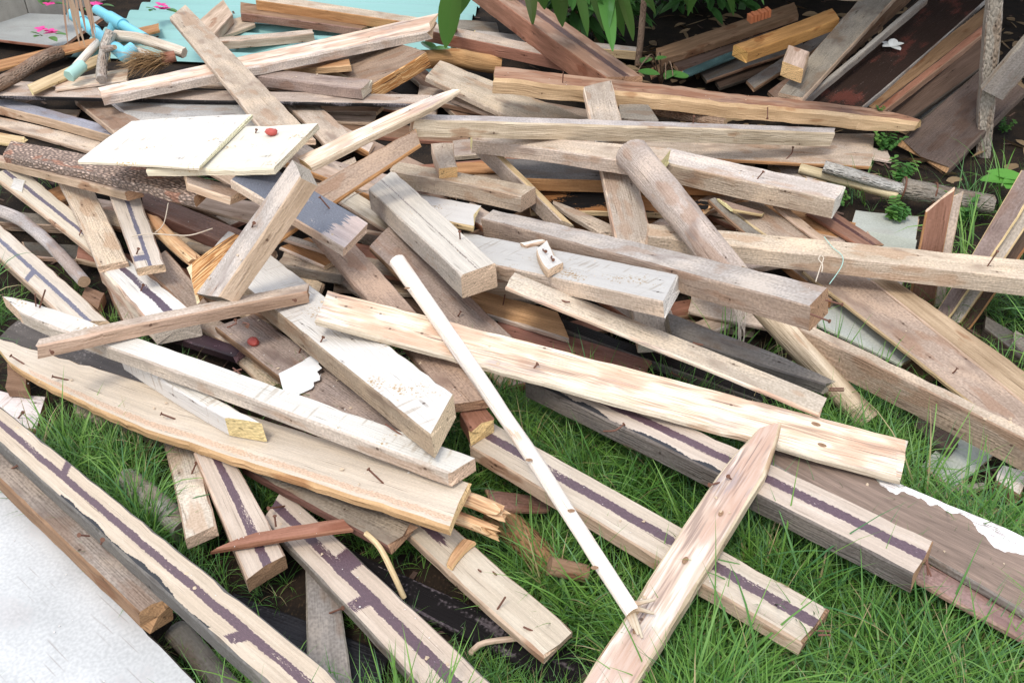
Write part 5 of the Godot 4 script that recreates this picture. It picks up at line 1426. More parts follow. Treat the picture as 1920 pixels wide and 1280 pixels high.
	b = plank("pale_plank", "pale plank with a yellow end poking out behind the big back beam", "plank", "planks thrown on the pile", Vector3(0.211, 0.078, -4.609), Vector3(0, -15.9, 0), [-0.435, -0.064, 0.41, -0.035, -0.394, 0.063, 0.419, 0.034], 0.042, "greywhite", "yellow", "yellow", 695)
	b = plank("pale_plank", "pale plank tip showing behind the end of the purple beam", "plank", "planks thrown on the pile", Vector3(-0.534, 0.031, -4.017), Vector3(0, -37.3, 0), [-0.165, -0.052, 0.12, -0.043, -0.106, 0.05, 0.15, 0.042], 0.012, "pale", "tan", "tan", 710)
	b = plank("brown_plank", "small brown plank under the black edged sheet", "plank", "planks thrown on the pile", Vector3(-0.699, 0.027, -3.887), Vector3(0, -5.6, 1.7), [-0.148, -0.036, 0.138, -0.036, -0.109, 0.036, 0.119, 0.036], 0.019, "brown", "tan", "tan", 674)
	b = plank("grey_beam", "grey beam end in the gap below the black planed plank", "beam", "beams thrown on the pile", Vector3(-0.606, 0.122, -2.43), Vector3(0, -17.8, -4), [-0.108, -0.037, 0.098, -0.019, -0.095, 0.036, 0.105, 0.019], 0.035, "dust", "grey", "grey", 991)
	b = plank("tan_plank", "tan plank at the bottom of the gap below the charred plank", "plank", "planks thrown on the pile", Vector3(0.471, 0.169, -2.553), Vector3(0, -7.5, 0), [-0.091, -0.038, 0.091, -0.041, -0.089, 0.037, 0.089, 0.04], 0.022, "tan", "brown", "tan", 965)
	b = plank("black_beam", "black beam in the shadow between two long pale planks", "beam", "beams thrown on the pile", Vector3(0.39, 0.075, -2.024), Vector3(0, -33.2, 0), [-0.318, -0.025, 0.31, -0.02, -0.297, 0.025, 0.305, 0.019], 0.026, "black", "darkgrey", "dark", 695)
	nail(b, Vector3(0.1116, -0.003, 0.0415), Vector3(0.0779, 0.03, 0.0743), 0, true)
	b = plank("wooden_beam", "tan beam with bent nails ending in the grass at bottom centre", "beam", "beams thrown on the pile", Vector3(-0.061, 0.107, -1.253), Vector3(0, -47.6, 0), [-0.205, -0.043, 0.218, -0.043, -0.235, 0.043, 0.222, 0.042], 0.023, "stripeE", "tan", "tan", 952)
	nail(b, Vector3(-0.0219, -0.003, -0.0048), Vector3(-0.0048, 0.006, -0.0017), 0, false)
	nail(b, Vector3(0.0027, -0.003, -0.0236), Vector3(0.0223, 0.006, -0.0193), 0, false)
	nail(b, Vector3(0.0831, -0.003, 0.0334), Vector3(0.0904, 0.03, 0.0174), 0, false)
	nail(b, Vector3(0.168, -0.003, 0.0139), Vector3(0.1525, 0.008, 0.0272), 0, false)
	b = plank("red_plank", "dark red plank piece in the grass behind the striped beam", "plank", "planks thrown on the pile", Vector3(0.021, 0.078, -1.489), Vector3(0, 11.4, -17.5), [-0.077, -0.031, 0.087, -0.024, -0.072, 0.03, 0.062, 0.023], 0.012, "maroon", "maroon", "brown", 944)
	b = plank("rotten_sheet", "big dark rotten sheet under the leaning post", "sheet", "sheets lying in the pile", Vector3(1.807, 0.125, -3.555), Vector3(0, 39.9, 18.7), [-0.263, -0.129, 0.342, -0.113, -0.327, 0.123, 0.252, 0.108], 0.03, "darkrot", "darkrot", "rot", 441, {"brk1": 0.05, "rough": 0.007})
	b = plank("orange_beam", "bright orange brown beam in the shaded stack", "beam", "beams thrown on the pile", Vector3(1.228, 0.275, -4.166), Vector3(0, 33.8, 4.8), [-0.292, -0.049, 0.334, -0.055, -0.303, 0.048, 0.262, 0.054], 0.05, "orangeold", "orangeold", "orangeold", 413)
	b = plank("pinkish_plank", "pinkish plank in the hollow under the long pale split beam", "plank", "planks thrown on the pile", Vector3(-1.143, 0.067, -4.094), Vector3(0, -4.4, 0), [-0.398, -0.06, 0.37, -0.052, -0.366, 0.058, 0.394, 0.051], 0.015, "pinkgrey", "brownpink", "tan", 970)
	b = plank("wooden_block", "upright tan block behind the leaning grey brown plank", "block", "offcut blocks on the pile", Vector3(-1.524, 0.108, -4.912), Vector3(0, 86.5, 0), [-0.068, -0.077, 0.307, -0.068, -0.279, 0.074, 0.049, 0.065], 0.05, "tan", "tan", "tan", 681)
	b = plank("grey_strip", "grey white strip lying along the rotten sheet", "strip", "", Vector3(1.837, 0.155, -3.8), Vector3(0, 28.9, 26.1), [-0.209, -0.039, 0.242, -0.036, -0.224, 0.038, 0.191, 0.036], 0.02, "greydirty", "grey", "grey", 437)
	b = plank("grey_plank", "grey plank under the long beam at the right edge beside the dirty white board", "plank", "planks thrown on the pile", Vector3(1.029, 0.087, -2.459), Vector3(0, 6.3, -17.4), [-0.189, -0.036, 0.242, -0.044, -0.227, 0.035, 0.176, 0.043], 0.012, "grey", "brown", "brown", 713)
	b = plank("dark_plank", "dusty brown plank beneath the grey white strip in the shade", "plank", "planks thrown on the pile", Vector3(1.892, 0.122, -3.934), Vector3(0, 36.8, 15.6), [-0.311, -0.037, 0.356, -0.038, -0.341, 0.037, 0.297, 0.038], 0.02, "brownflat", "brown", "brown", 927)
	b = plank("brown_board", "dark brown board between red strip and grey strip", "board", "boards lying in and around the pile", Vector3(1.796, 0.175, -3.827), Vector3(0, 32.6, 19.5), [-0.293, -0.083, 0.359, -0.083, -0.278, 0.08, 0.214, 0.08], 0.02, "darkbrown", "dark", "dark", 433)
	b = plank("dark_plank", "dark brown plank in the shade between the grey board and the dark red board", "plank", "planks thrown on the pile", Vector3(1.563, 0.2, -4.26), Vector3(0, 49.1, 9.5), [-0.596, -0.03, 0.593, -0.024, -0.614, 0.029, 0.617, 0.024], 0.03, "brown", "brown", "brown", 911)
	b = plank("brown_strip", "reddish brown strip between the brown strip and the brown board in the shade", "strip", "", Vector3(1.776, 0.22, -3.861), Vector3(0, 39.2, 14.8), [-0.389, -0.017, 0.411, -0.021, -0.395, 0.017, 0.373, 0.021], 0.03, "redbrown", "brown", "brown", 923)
	b = pole("golden_log", "gnarled golden peeled log end under the reddish beam", "log", "logs lying in the pile", Vector3(-0.4163, 0.1152, -4.2433), [Vector3(0, 0, 0), Vector3(0.1426, -0.0158, -0.074), Vector3(0.28, -0.0299, -0.0422), Vector3(0.3667, -0.0389, -0.0394)], [0.0416, 0.0423, 0.0421, 0.0422], "goldbark", "orange", 705)
	b = plank("orange_plank", "orange brown wedge shaped plank under the reddish plank", "plank", "planks thrown on the pile", Vector3(-0.61, 0.138, -2.474), Vector3(0, -40.9, -3.7), [-0.076, -0.052, 0.087, -0.025, -0.097, 0.051, 0.086, 0.025], 0.012, "orangebrown", "pale", "tan", 985)
	b = plank("striped_beam", "tan beam with a purple stripe and branching marks at bottom left of centre", "beam", "beams thrown on the pile", Vector3(-0.288, 0.083, -1.215), Vector3(0, -46.8, 0), [-0.383, -0.042, 0.4, -0.052, -0.327, 0.041, 0.31, 0.052], 0.029, "stripeC", "grey", "tan", 939)
	crumbs(b, [-0.383, -0.042, 0.4, -0.052, -0.327, 0.041, 0.31, 0.052], 6, 939)
	grit(b, [-0.383, -0.042, 0.4, -0.052, -0.327, 0.041, 0.31, 0.052], 16, 939)
	nail(b, Vector3(-0.3325, -0.003, -0.019), Vector3(-0.3224, 0.03, 0.0267), 0, true)
	b = plank("striped_beam", "long tan beam with purple stripe running from left edge to bottom", "beam", "beams thrown on the pile", Vector3(-0.744, 0.197, -1.267), Vector3(0, -39.3, 0), [-0.655, -0.033, 0.636, -0.042, -0.526, 0.031, 0.541, 0.042], 0.048, "stripeD", "bluedark", "tan", 945)
	crumbs(b, [-0.655, -0.033, 0.636, -0.042, -0.526, 0.031, 0.541, 0.042], 8, 945)
	grit(b, [-0.655, -0.033, 0.636, -0.042, -0.526, 0.031, 0.541, 0.042], 26, 945)
	nail(b, Vector3(-0.0813, -0.003, 0.0518), Vector3(-0.075, 0.02, 0.0702), 0, true)
	nail(b, Vector3(-0.0444, -0.003, 0.0485), Vector3(-0.0283, 0.02, 0.048), 0, true)
	b = pole("broken_stick", "lower splintered stick end beside the brown knotty log", "stick", "sticks lying on the pile", Vector3(-0.1485, 0.1234, -1.4104), [Vector3(0, 0, 0), Vector3(0.0581, 0, 0.0277), Vector3(0.1128, 0, 0.0577)], [0.0149, 0.0147, 0.0145], "goldpale", "orange", 1650, {"brk": 0.03})
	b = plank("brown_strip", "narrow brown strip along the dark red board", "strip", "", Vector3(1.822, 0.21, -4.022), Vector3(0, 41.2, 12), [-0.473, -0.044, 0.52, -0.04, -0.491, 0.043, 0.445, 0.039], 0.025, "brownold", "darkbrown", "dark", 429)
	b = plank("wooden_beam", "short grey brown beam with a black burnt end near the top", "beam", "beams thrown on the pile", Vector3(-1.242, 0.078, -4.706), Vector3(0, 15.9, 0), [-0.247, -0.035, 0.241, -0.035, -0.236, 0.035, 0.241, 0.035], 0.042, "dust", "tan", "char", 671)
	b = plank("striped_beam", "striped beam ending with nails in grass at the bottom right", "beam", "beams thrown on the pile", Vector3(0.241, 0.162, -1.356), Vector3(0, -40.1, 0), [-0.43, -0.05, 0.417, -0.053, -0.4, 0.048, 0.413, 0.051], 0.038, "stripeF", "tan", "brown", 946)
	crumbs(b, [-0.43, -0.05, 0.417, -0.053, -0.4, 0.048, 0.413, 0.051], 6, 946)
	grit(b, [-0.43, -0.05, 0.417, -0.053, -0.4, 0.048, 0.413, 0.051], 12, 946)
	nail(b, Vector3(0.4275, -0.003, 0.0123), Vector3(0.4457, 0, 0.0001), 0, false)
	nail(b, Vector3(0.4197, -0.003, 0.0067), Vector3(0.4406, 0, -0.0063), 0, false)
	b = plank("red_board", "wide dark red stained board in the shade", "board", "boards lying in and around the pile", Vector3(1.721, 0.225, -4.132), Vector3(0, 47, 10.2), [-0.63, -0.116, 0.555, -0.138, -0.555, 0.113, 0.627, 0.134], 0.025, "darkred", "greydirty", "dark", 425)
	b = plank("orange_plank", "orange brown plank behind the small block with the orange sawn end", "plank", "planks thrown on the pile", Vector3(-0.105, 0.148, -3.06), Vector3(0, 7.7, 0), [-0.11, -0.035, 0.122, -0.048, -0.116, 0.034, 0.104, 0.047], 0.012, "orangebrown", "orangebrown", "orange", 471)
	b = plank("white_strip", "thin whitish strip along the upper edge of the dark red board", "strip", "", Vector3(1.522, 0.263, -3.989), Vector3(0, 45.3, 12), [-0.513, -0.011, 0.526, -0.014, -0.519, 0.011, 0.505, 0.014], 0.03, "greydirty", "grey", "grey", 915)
	b = plank("maroon_beam", "maroon painted beam lying second from the back at top left of centre", "beam", "beams thrown on the pile", Vector3(-1.095, 0.091, -4.968), Vector3(0, -18.5, -2), [-0.423, -0.083, 0.382, -0.05, -0.323, 0.081, 0.363, 0.05], 0.042, "brown", "maroon", "brown", 707)
	b = plank("layered_board", "thick brown layered board with a split yellow edge behind the purple beam", "board", "boards lying in and around the pile", Vector3(-0.604, 0.18, -4.063), Vector3(0, 14.6, 13.3), [-0.286, -0.306, 0.119, -0.113, -0.068, 0.275, 0.221, 0.109], 0.066, "brownflat", "layer", "layer", 697)
	b = plank("charred_plank", "charred plank with a broken orange end under the deep grey beam", "plank", "planks thrown on the pile", Vector3(0.343, 0.148, -2.77), Vector3(0, -18.4, 6.3), [-0.344, -0.089, 0.314, -0.051, -0.27, 0.084, 0.299, 0.05], 0.019, "charorange", "yellow", "orange", 694, {"brk2": 0.03})
	b = plank("maroon_plank", "maroon painted plank under the bright orange plank", "plank", "planks thrown on the pile", Vector3(0.159, 0.064, -2.093), Vector3(0, -30.3, 4.3), [-0.261, -0.051, 0.231, -0.032, -0.209, 0.049, 0.238, 0.032], 0.012, "maroonw", "maroon", "redbrown", 690)
	grit(b, [-0.261, -0.051, 0.231, -0.032, -0.209, 0.049, 0.238, 0.032], 14, 690)
	b = plank("striped_beam", "short tan beam with a purple stripe and a brown sawn end", "beam", "beams thrown on the pile", Vector3(-0.599, 0.113, -1.44), Vector3(0, -59.1, -3.4), [-0.169, -0.035, 0.18, -0.046, -0.208, 0.035, 0.197, 0.045], 0.045, "stripeS", "tan", "brown", 988)
	grit(b, [-0.169, -0.035, 0.18, -0.046, -0.208, 0.035, 0.197, 0.045], 14, 988)
	nail(b, Vector3(0.0948, -0.003, -0.054), Vector3(0.086, 0.02, -0.0575), 0, true)
	b = pole("broken_stick", "splintered stick end poking out beside the long yellow plank", "stick", "sticks lying on the pile", Vector3(-0.137, 0.1567, -1.4329), [Vector3(0, 0, 0), Vector3(0.0578, 0, 0.0236), Vector3(0.1147, 0, 0.0574)], [0.0171, 0.017, 0.0167], "goldpale", "goldpale", 964, {"brk": 0.03})
	b = plank("grey_board", "grey board with rust spots leaning in the shaded stack", "board", "boards lying in and around the pile", Vector3(1.469, 0.285, -4.116), Vector3(0, 55.4, 7.7), [-0.635, -0.053, 0.606, -0.074, -0.642, 0.052, 0.67, 0.074], 0.025, "greyold", "tan", "tan", 421)
	b = plank("slim_stick", "slim tan slat in the hollow right of the small orange ended block", "slat", "", Vector3(-0.056, 0.126, -2.925), Vector3(0, -9.8, 2), [-0.154, -0.018, 0.147, -0.02, -0.146, 0.018, 0.153, 0.02], 0.012, "tandust", "brown", "tan", 708)
	b = plank("wooden_stick", "small orange brown stick lying on the thick layered board", "stick", "sticks lying on the pile", Vector3(-0.885, 0.149, -4.095), Vector3(0, -33, 13), [-0.305, -0.069, 0.175, -0.055, -0.156, 0.066, 0.281, 0.053], 0.028, "orangebrown", "orange", "orange", 702)
	b = plank("striped_plank", "reddish brown plank with a dark groove at right of centre", "plank", "planks thrown on the pile", Vector3(1.057, 0.145, -2.617), Vector3(0, -64.3, 0), [-0.115, -0.045, 0.129, -0.039, -0.134, 0.045, 0.12, 0.039], 0.012, "redstripe", "redbrown", "brown", 714)
	b = plank("tan_plank", "tan plank mostly hidden under the smooth tan plank", "plank", "planks thrown on the pile", Vector3(-0.105, 0.1, -3.721), Vector3(0, -48.6, 2), [-0.222, -0.052, 0.264, -0.049, -0.177, 0.051, 0.133, 0.05], 0.015, "tan", "tan", "tan", 684)
	b = plank("slim_stick", "slim pale slat across the gap under the leaning beam", "slat", "", Vector3(-0.663, 0.158, -2.516), Vector3(0, -29.4, 0), [-0.176, -0.015, 0.161, -0.015, -0.158, 0.015, 0.173, 0.015], 0.012, "paleflat", "tan", "tan", 495)
	b = plank("wide_board", "wide grey brown board with white paint flaking along its far edge", "board", "boards lying in and around the pile", Vector3(0.787, 0.174, -1.382), Vector3(0, -41.6, 0), [-0.364, -0.045, 0.306, -0.109, -0.312, 0.043, 0.367, 0.1], 0.02, "flaked", "grey", "grey", 723)
	crumbs(b, [-0.364, -0.045, 0.306, -0.109, -0.312, 0.043, 0.367, 0.1], 6, 723)
	b = plank("wooden_beam", "rough orange sided beam at the very back of the pile", "beam", "beams thrown on the pile", Vector3(-0.933, 0.138, -4.962), Vector3(0, -19.1, -2), [-0.468, -0.057, 0.481, -0.049, -0.424, 0.056, 0.412, 0.048], 0.05, "dust", "orangebrown", "orange", 666)
	b = plank("reddish_beam", "long reddish beam sloping right behind the curved golden log", "beam", "beams thrown on the pile", Vector3(-0.018, 0.175, -4.295), Vector3(0, -32.6, 0), [-0.46, -0.057, 0.439, -0.05, -0.44, 0.056, 0.461, 0.049], 0.055, "dust", "redbrown", "brown", 685)
	b = plank("wide_plank", "smooth tan plank sloping right below the golden log", "plank", "planks thrown on the pile", Vector3(-0.068, 0.15, -3.726), Vector3(0, -42, -3.7), [-0.41, -0.09, 0.473, -0.113, -0.327, 0.087, 0.264, 0.112], 0.025, "tanflat", "dust", "tan", 700)
	b = plank("grey_board", "dull grey board with twigs in the hollow behind the white boards", "board", "boards lying in and around the pile", Vector3(-1.307, 0.107, -3.641), Vector3(0, -5.9, 0.9), [-0.402, -0.109, 0.248, -0.14, -0.19, 0.104, 0.337, 0.131], 0.015, "slate", "slate", "slate", 687)
	b = plank("brown_plank", "short brown plank dipping behind the white board at the left", "plank", "planks thrown on the pile", Vector3(-1.685, 0.085, -3.708), Vector3(0, -54.6, 8.9), [-0.32, -0.047, 0.329, -0.066, -0.377, 0.047, 0.368, 0.064], 0.025, "brownflat", "tan", "tan", 677)
	b = plank("yellow_stick", "yellow broken stick end at the left edge", "stick", "sticks lying on the pile", Vector3(-2.07, 0.016, -3.597), Vector3(0, -18.5, 0), [-0.13, -0.046, 0.064, -0.037, -0.046, 0.045, 0.111, 0.036], 0.012, "yellow", "yellow", "yellow", 672, {"brk2": 0.02})
	b = plank("striped_plank", "pale plank with blue stripe and cross mark at left edge", "plank", "planks thrown on the pile", Vector3(-1.482, 0.058, -2.481), Vector3(0, -45.1, 0.3), [-0.495, -0.047, 0.414, -0.043, -0.252, 0.044, 0.326, 0.043], 0.03, "stripeB", "tan", "tan", 688)
	grit(b, [-0.495, -0.047, 0.414, -0.043, -0.252, 0.044, 0.326, 0.043], 12, 688)
	b = plank("grey_beam", "orange sided grey beam deep in the pile right of centre", "beam", "beams thrown on the pile", Vector3(0.382, 0.19, -2.923), Vector3(0, -4.6, 0.3), [-0.437, -0.08, 0.423, -0.071, -0.386, 0.076, 0.399, 0.069], 0.045, "darkgrey", "orangebrown", "orange", 689)
	b = plank("slim_plank", "slim pinkish plank with rounded tip under the long grey beam", "plank", "planks thrown on the pile", Vector3(0.228, 0.157, -2.669), Vector3(0, -52.3, 2.6), [-0.156, -0.016, 0.178, -0.034, -0.141, 0.016, 0.119, 0.034], 0.018, "pinkgrey", "dust", "dust", 959, {"tip1": [0.12, 0.4, 0.5]})
	b = plank("wide_board", "brown grey board with yellow edges under the right hand tan beam", "board", "boards lying in and around the pile", Vector3(0.826, 0.149, -2.648), Vector3(0, -64.6, 0), [-0.132, -0.06, 0.181, -0.062, -0.155, 0.059, 0.107, 0.063], 0.017, "dustbrown", "yellow", "yellow", 709)
	b = plank("grey_plank", "grey brown plank with a torn end under the long yellow plank", "plank", "planks thrown on the pile", Vector3(-0.411, 0.115, -1.458), Vector3(0, -33.9, 4.6), [-0.202, -0.021, 0.225, -0.04, -0.246, 0.021, 0.223, 0.039], 0.021, "greybrown", "maroondk", "brown", 976, {"brk2": 0.015})
	b = plank("grey_board", "grey brown board under the narrow white plank at left", "board", "boards lying in and around the pile", Vector3(-1.16, 0.016, -2.075), Vector3(0, -29, 0), [-0.378, -0.065, 0.369, -0.043, -0.341, 0.063, 0.35, 0.043], 0.012, "slatebrown", "brown", "brown", 997)
	grit(b, [-0.378, -0.065, 0.369, -0.043, -0.341, 0.063, 0.35, 0.043], 8, 997)
	b = plank("pale_plank", "pale plank edge below the notched board near the bamboo pole", "plank", "planks thrown on the pile", Vector3(1.089, 0.016, -3.287), Vector3(0, -21.5, 0), [-0.113, -0.034, 0.165, -0.062, -0.102, 0.033, 0.051, 0.061], 0.012, "paleflat", "orangebrown", "tan", 479)
	b = plank("thin_plank", "thin grey plank at the left of the dark gap on the right", "plank", "planks thrown on the pile", Vector3(0.705, 0.17, -2.643), Vector3(0, -48.1, -17.5), [-0.094, -0.016, 0.107, -0.025, -0.099, 0.016, 0.085, 0.025], 0.012, "grey", "brown", "brown", 1297)
	b = plank("slim_stick", "slim brown slat between the reddish plank and the brown dusty plank", "slat", "", Vector3(-0.375, 0.088, -2.296), Vector3(0, -57.1, -4.6), [-0.241, -0.012, 0.235, -0.013, -0.235, 0.012, 0.24, 0.013], 0.016, "brown", "brown", "tan", 703)
	b = plank("wooden_beam", "tan beam second below the bluish topped beam at left edge", "beam", "beams thrown on the pile", Vector3(-1.949, 0.02, -3.647), Vector3(0, -26.6, 0), [-0.352, -0.036, 0.29, -0.049, -0.265, 0.035, 0.326, 0.047], 0.016, "dust", "tan", "tan", 667)
	b = plank("tan_plank", "tan plank stub poking out under the long white plank", "plank", "planks thrown on the pile", Vector3(-0.041, 0.037, -2.003), Vector3(0, -67.3, 13.6), [-0.072, -0.017, 0.053, -0.019, -0.054, 0.017, 0.073, 0.019], 0.012, "tan", "orange", "orange", 956)
	b = plank("thin_plank", "thin pale slat beside the brown grey board with yellow edges", "plank", "planks thrown on the pile", Vector3(0.921, 0.163, -2.608), Vector3(0, -69.2, 0), [-0.114, -0.018, 0.143, -0.019, -0.144, 0.019, 0.115, 0.019], 0.012, "tan", "tan", "tan", 719)
	b = plank("orange_chip", "orange wood chip leaning on the beam in the bottom centre", "chip", "wood chips on the pile", Vector3(-0.108, 0.117, -1.303), Vector3(0, 60.6, 0), [-0.037, -0.009, 0.039, -0.015, -0.041, 0.009, 0.039, 0.015], 0.008, "orangeflat", "orange", "orange", 958)
	b = plank("wooden_block", "pinkish block with an orange broken end on the grey board", "block", "offcut blocks on the pile", Vector3(1.147, 0.305, -3.737), Vector3(0, -110.7, -3.1), [-0.069, -0.047, 0.119, -0.045, -0.116, 0.047, 0.065, 0.045], 0.06, "pinkpale", "tan", "orange", 417)
	b = plank("fibre_board", "greenish grey board in the gap under the bluish white plank", "board", "boards lying in and around the pile", Vector3(-0.602, 0.029, -1.802), Vector3(0, -41.2, 0), [-0.216, -0.015, 0.157, -0.034, -0.082, 0.014, 0.138, 0.034], 0.01, "fibre", "grey", "grey", 487)
	b = plank("striped_plank", "pale plank with bluish stripe and bent nail at left edge", "plank", "planks thrown on the pile", Vector3(-1.551, 0.108, -2.817), Vector3(0, -45.2, -0.3), [-0.396, -0.05, 0.39, -0.035, -0.408, 0.049, 0.414, 0.034], 0.02, "stripeL", "tan", "tan", 683)
	grit(b, [-0.396, -0.05, 0.39, -0.035, -0.408, 0.049, 0.414, 0.034], 12, 683)
	nail(b, Vector3(0.2521, -0.003, 0.0149), Vector3(0.2557, 0.02, 0.0076), 0.008, true)
	b = plank("broken_block", "red brown broken block at the end of the white painted plank", "block", "offcut blocks on the pile", Vector3(-0.084, 0.207, -1.633), Vector3(0, -64.4, 0), [-0.061, -0.029, 0.033, -0.034, -0.023, 0.029, 0.05, 0.034], 0.043, "redbrown", "redbrown", "orange", 950, {"brk2": 0.012})
	b = plank("plywood_scrap", "small plywood scrap with yellow edge lying on the brown grey board", "scrap", "", Vector3(0.745, 0.181, -2.677), Vector3(0, 1.2, -16), [-0.09, -0.029, 0.078, -0.012, -0.047, 0.029, 0.059, 0.012], 0.01, "brownflat", "yellow", "yellow", 1303)
	b = plank("pale_plank", "pale pinkish plank running down from the black edged sheet", "plank", "planks thrown on the pile", Vector3(-0.776, 0.097, -3.573), Vector3(0, -62, 2.6), [-0.22, -0.058, 0.263, -0.062, -0.314, 0.058, 0.271, 0.061], 0.02, "pinkgrey", "tan", "tan", 715)
	b = plank("wooden_beam", "tan beam with a bluish grey painted top at left edge", "beam", "beams thrown on the pile", Vector3(-1.928, 0.063, -3.725), Vector3(0, -28.6, 0.3), [-0.441, -0.041, 0.382, -0.031, -0.332, 0.04, 0.39, 0.031], 0.042, "bluegrey", "tan", "tan", 662)
	b = plank("paper_scrap", "small white paper scrap on the striped plank at far left", "scrap", "", Vector3(-1.731, 0.114, -2.98), Vector3(0, -27.6, -0.3), [-0.056, -0.03, -0.005, -0.034, -0.001, 0.03, 0.061, 0.033], 0.003, "white", "white", "white", 1006)
	b = plank("standing_board", "pale thin board standing just behind the red brown board", "board", "boards lying in and around the pile", Vector3(1.314, 0.165, -2.443), Vector3(0, -103.3, -59.5), [-0.178, -0.015, 0.162, -0.014, -0.159, 0.015, 0.174, 0.014], 0.01, "dust", "tan", "tan", 1296)
	b = plank("thin_sheet", "thin pinkish sheet with a black and white painted edge", "sheet", "sheets lying in the pile", Vector3(-1.295, 0.125, -3.791), Vector3(0, -5.5, 0.9), [-0.985, -0.064, 0.962, -0.054, -0.913, 0.062, 0.936, 0.052], 0.016, "pinkgrey", "paintedge", "paintedge", 682)
	b = plank("maroon_beam", "maroon beam with dark stripe in the gap below the bark slab", "beam", "beams thrown on the pile", Vector3(-1.012, 0.156, -2.641), Vector3(0, -30.7, -4), [-0.294, -0.046, 0.238, -0.048, -0.181, 0.044, 0.235, 0.047], 0.037, "maroon", "maroondk", "brown", 949)
	grit(b, [-0.294, -0.046, 0.238, -0.048, -0.181, 0.044, 0.235, 0.047], 12, 949)
	b = pole("grey_pipe", "short round grey rod in the gap left of the leaning beam", "rod", "", Vector3(-1.0091, 0.1236, -2.5348), [Vector3(0, 0, 0), Vector3(0.1257, 0, 0.0517)], [0.0149, 0.0147], "grey", "dark", 973)
	b = plank("reddish_plank", "reddish dusty plank running from under the black planed plank", "plank", "planks thrown on the pile", Vector3(-0.327, 0.211, -2.073), Vector3(0, -61.6, 2.9), [-0.462, -0.046, 0.501, -0.043, -0.517, 0.046, 0.479, 0.043], 0.024, "reddust", "reddust", "brown", 694)
	crumbs(b, [-0.462, -0.046, 0.501, -0.043, -0.517, 0.046, 0.479, 0.043], 7, 694)
	grit(b, [-0.462, -0.046, 0.501, -0.043, -0.517, 0.046, 0.479, 0.043], 18, 694)
	b = plank("groove_beam", "big reddish beam with a dark groove coming down from the top", "beam", "beams thrown on the pile", Vector3(0.139, 0.276, -4.342), Vector3(0, -68.1, 0), [-0.772, -0.094, 0.832, -0.07, -0.848, 0.094, 0.788, 0.07], 0.099, "groove", "redbrown", "brown", 676)
	b = plank("notched_board", "flat tan board with a notched tenon end right of centre", "board", "boards lying in and around the pile", Vector3(0.854, 0.101, -3.338), Vector3(0, 11.7, -7.2), [-0.587, -0.11, 0.704, -0.174, -0.606, 0.104, 0.498, 0.16], 0.013, "tanflat", "orangebrown", "tan", 691)
	nail(b, Vector3(0.1611, -0.003, 0.1104), Vector3(0.2135, 0.02, 0.0493), 0.006, true)
	b = plank("wooden_stick", "squared stick with a bright yellow edge leaning beside a long grey beam", "stick", "sticks lying on the pile", Vector3(0.037, 0.216, -2.811), Vector3(0, -47.8, -19.8), [-0.226, -0.014, 0.246, -0.013, -0.221, 0.014, 0.201, 0.013], 0.061, "yellow", "dust", "dust", 664)
	b = plank("orange_plank", "bright orange plank with white jagged edges below the central beam", "plank", "planks thrown on the pile", Vector3(0.011, 0.076, -2.244), Vector3(9.9, -35, 7), [-0.208, -0.045, 0.116, -0.047, -0.125, 0.043, 0.213, 0.045], 0.018, "orangeflat", "pale", "orange", 685)
	nail(b, Vector3(-0.056, -0.003, -0.0122), Vector3(-0.0403, 0.04, -0.0155), 0, false)
	b = plank("standing_board", "red brown board standing on end behind the right hand beam", "board", "boards lying in and around the pile", Vector3(1.246, 0.175, -2.407), Vector3(0, -93.8, -75), [-0.195, -0.035, 0.167, -0.037, -0.125, 0.035, 0.154, 0.037], 0.012, "redbrownflat", "orangebrown", "tan", 708)
	b = plank("standing_board", "rearmost dark board with an orange edge in the right hand standing stack", "board", "boards lying in and around the pile", Vector3(1.489, 0.19, -2.401), Vector3(0, -138.9, -43.4), [-0.287, -0.021, 0.271, -0.015, -0.266, 0.021, 0.282, 0.015], 0.012, "darkbrown", "orangebrown", "orange", 1307)
	b = plank("red_stick", "flat dark red stick lying across two striped beams", "stick", "sticks lying on the pile", Vector3(-0.48, 0.126, -1.345), Vector3(0, 11.3, 2), [-0.124, -0.015, 0.124, -0.02, -0.146, 0.015, 0.147, 0.019], 0.012, "redbrown", "redbrown", "redbrown", 982, {"tip1": [0.06, 0.3, 0.9]})
	grit(b, [-0.124, -0.015, 0.124, -0.02, -0.146, 0.015, 0.147, 0.019], 8, 982)
	b = plank("striped_beam", "black sided striped beam under the long white plank", "beam", "beams thrown on the pile", Vector3(0.415, 0.201, -1.518), Vector3(0, -40.2, 1.7), [-0.512, -0.045, 0.485, -0.055, -0.464, 0.044, 0.49, 0.053], 0.051, "stripeA", "blackside", "brown", 940)
	crumbs(b, [-0.512, -0.045, 0.485, -0.055, -0.464, 0.044, 0.49, 0.053], 5, 940)
	grit(b, [-0.512, -0.045, 0.485, -0.055, -0.464, 0.044, 0.49, 0.053], 14, 940)
	nail(b, Vector3(0.4923, -0.003, 0.0037), Vector3(0.5108, -0.02, 0.0167), 0, false)
	nail(b, Vector3(0.4919, -0.003, -0.0028), Vector3(0.5052, -0.02, 0.0179), 0, false)
	nail(b, Vector3(-0.2081, -0.003, 0.0762), Vector3(-0.1713, 0.02, 0.0511), 0.012, true)
	b = plank("dark_plank", "dark brown rough plank in the shadow under the long white strip", "plank", "planks thrown on the pile", Vector3(-0.593, 0.053, -1.812), Vector3(0, -30.4, 0), [-0.371, -0.019, 0.398, -0.03, -0.351, 0.019, 0.324, 0.03], 0.021, "darkbrown", "darkbrown", "dark", 966)
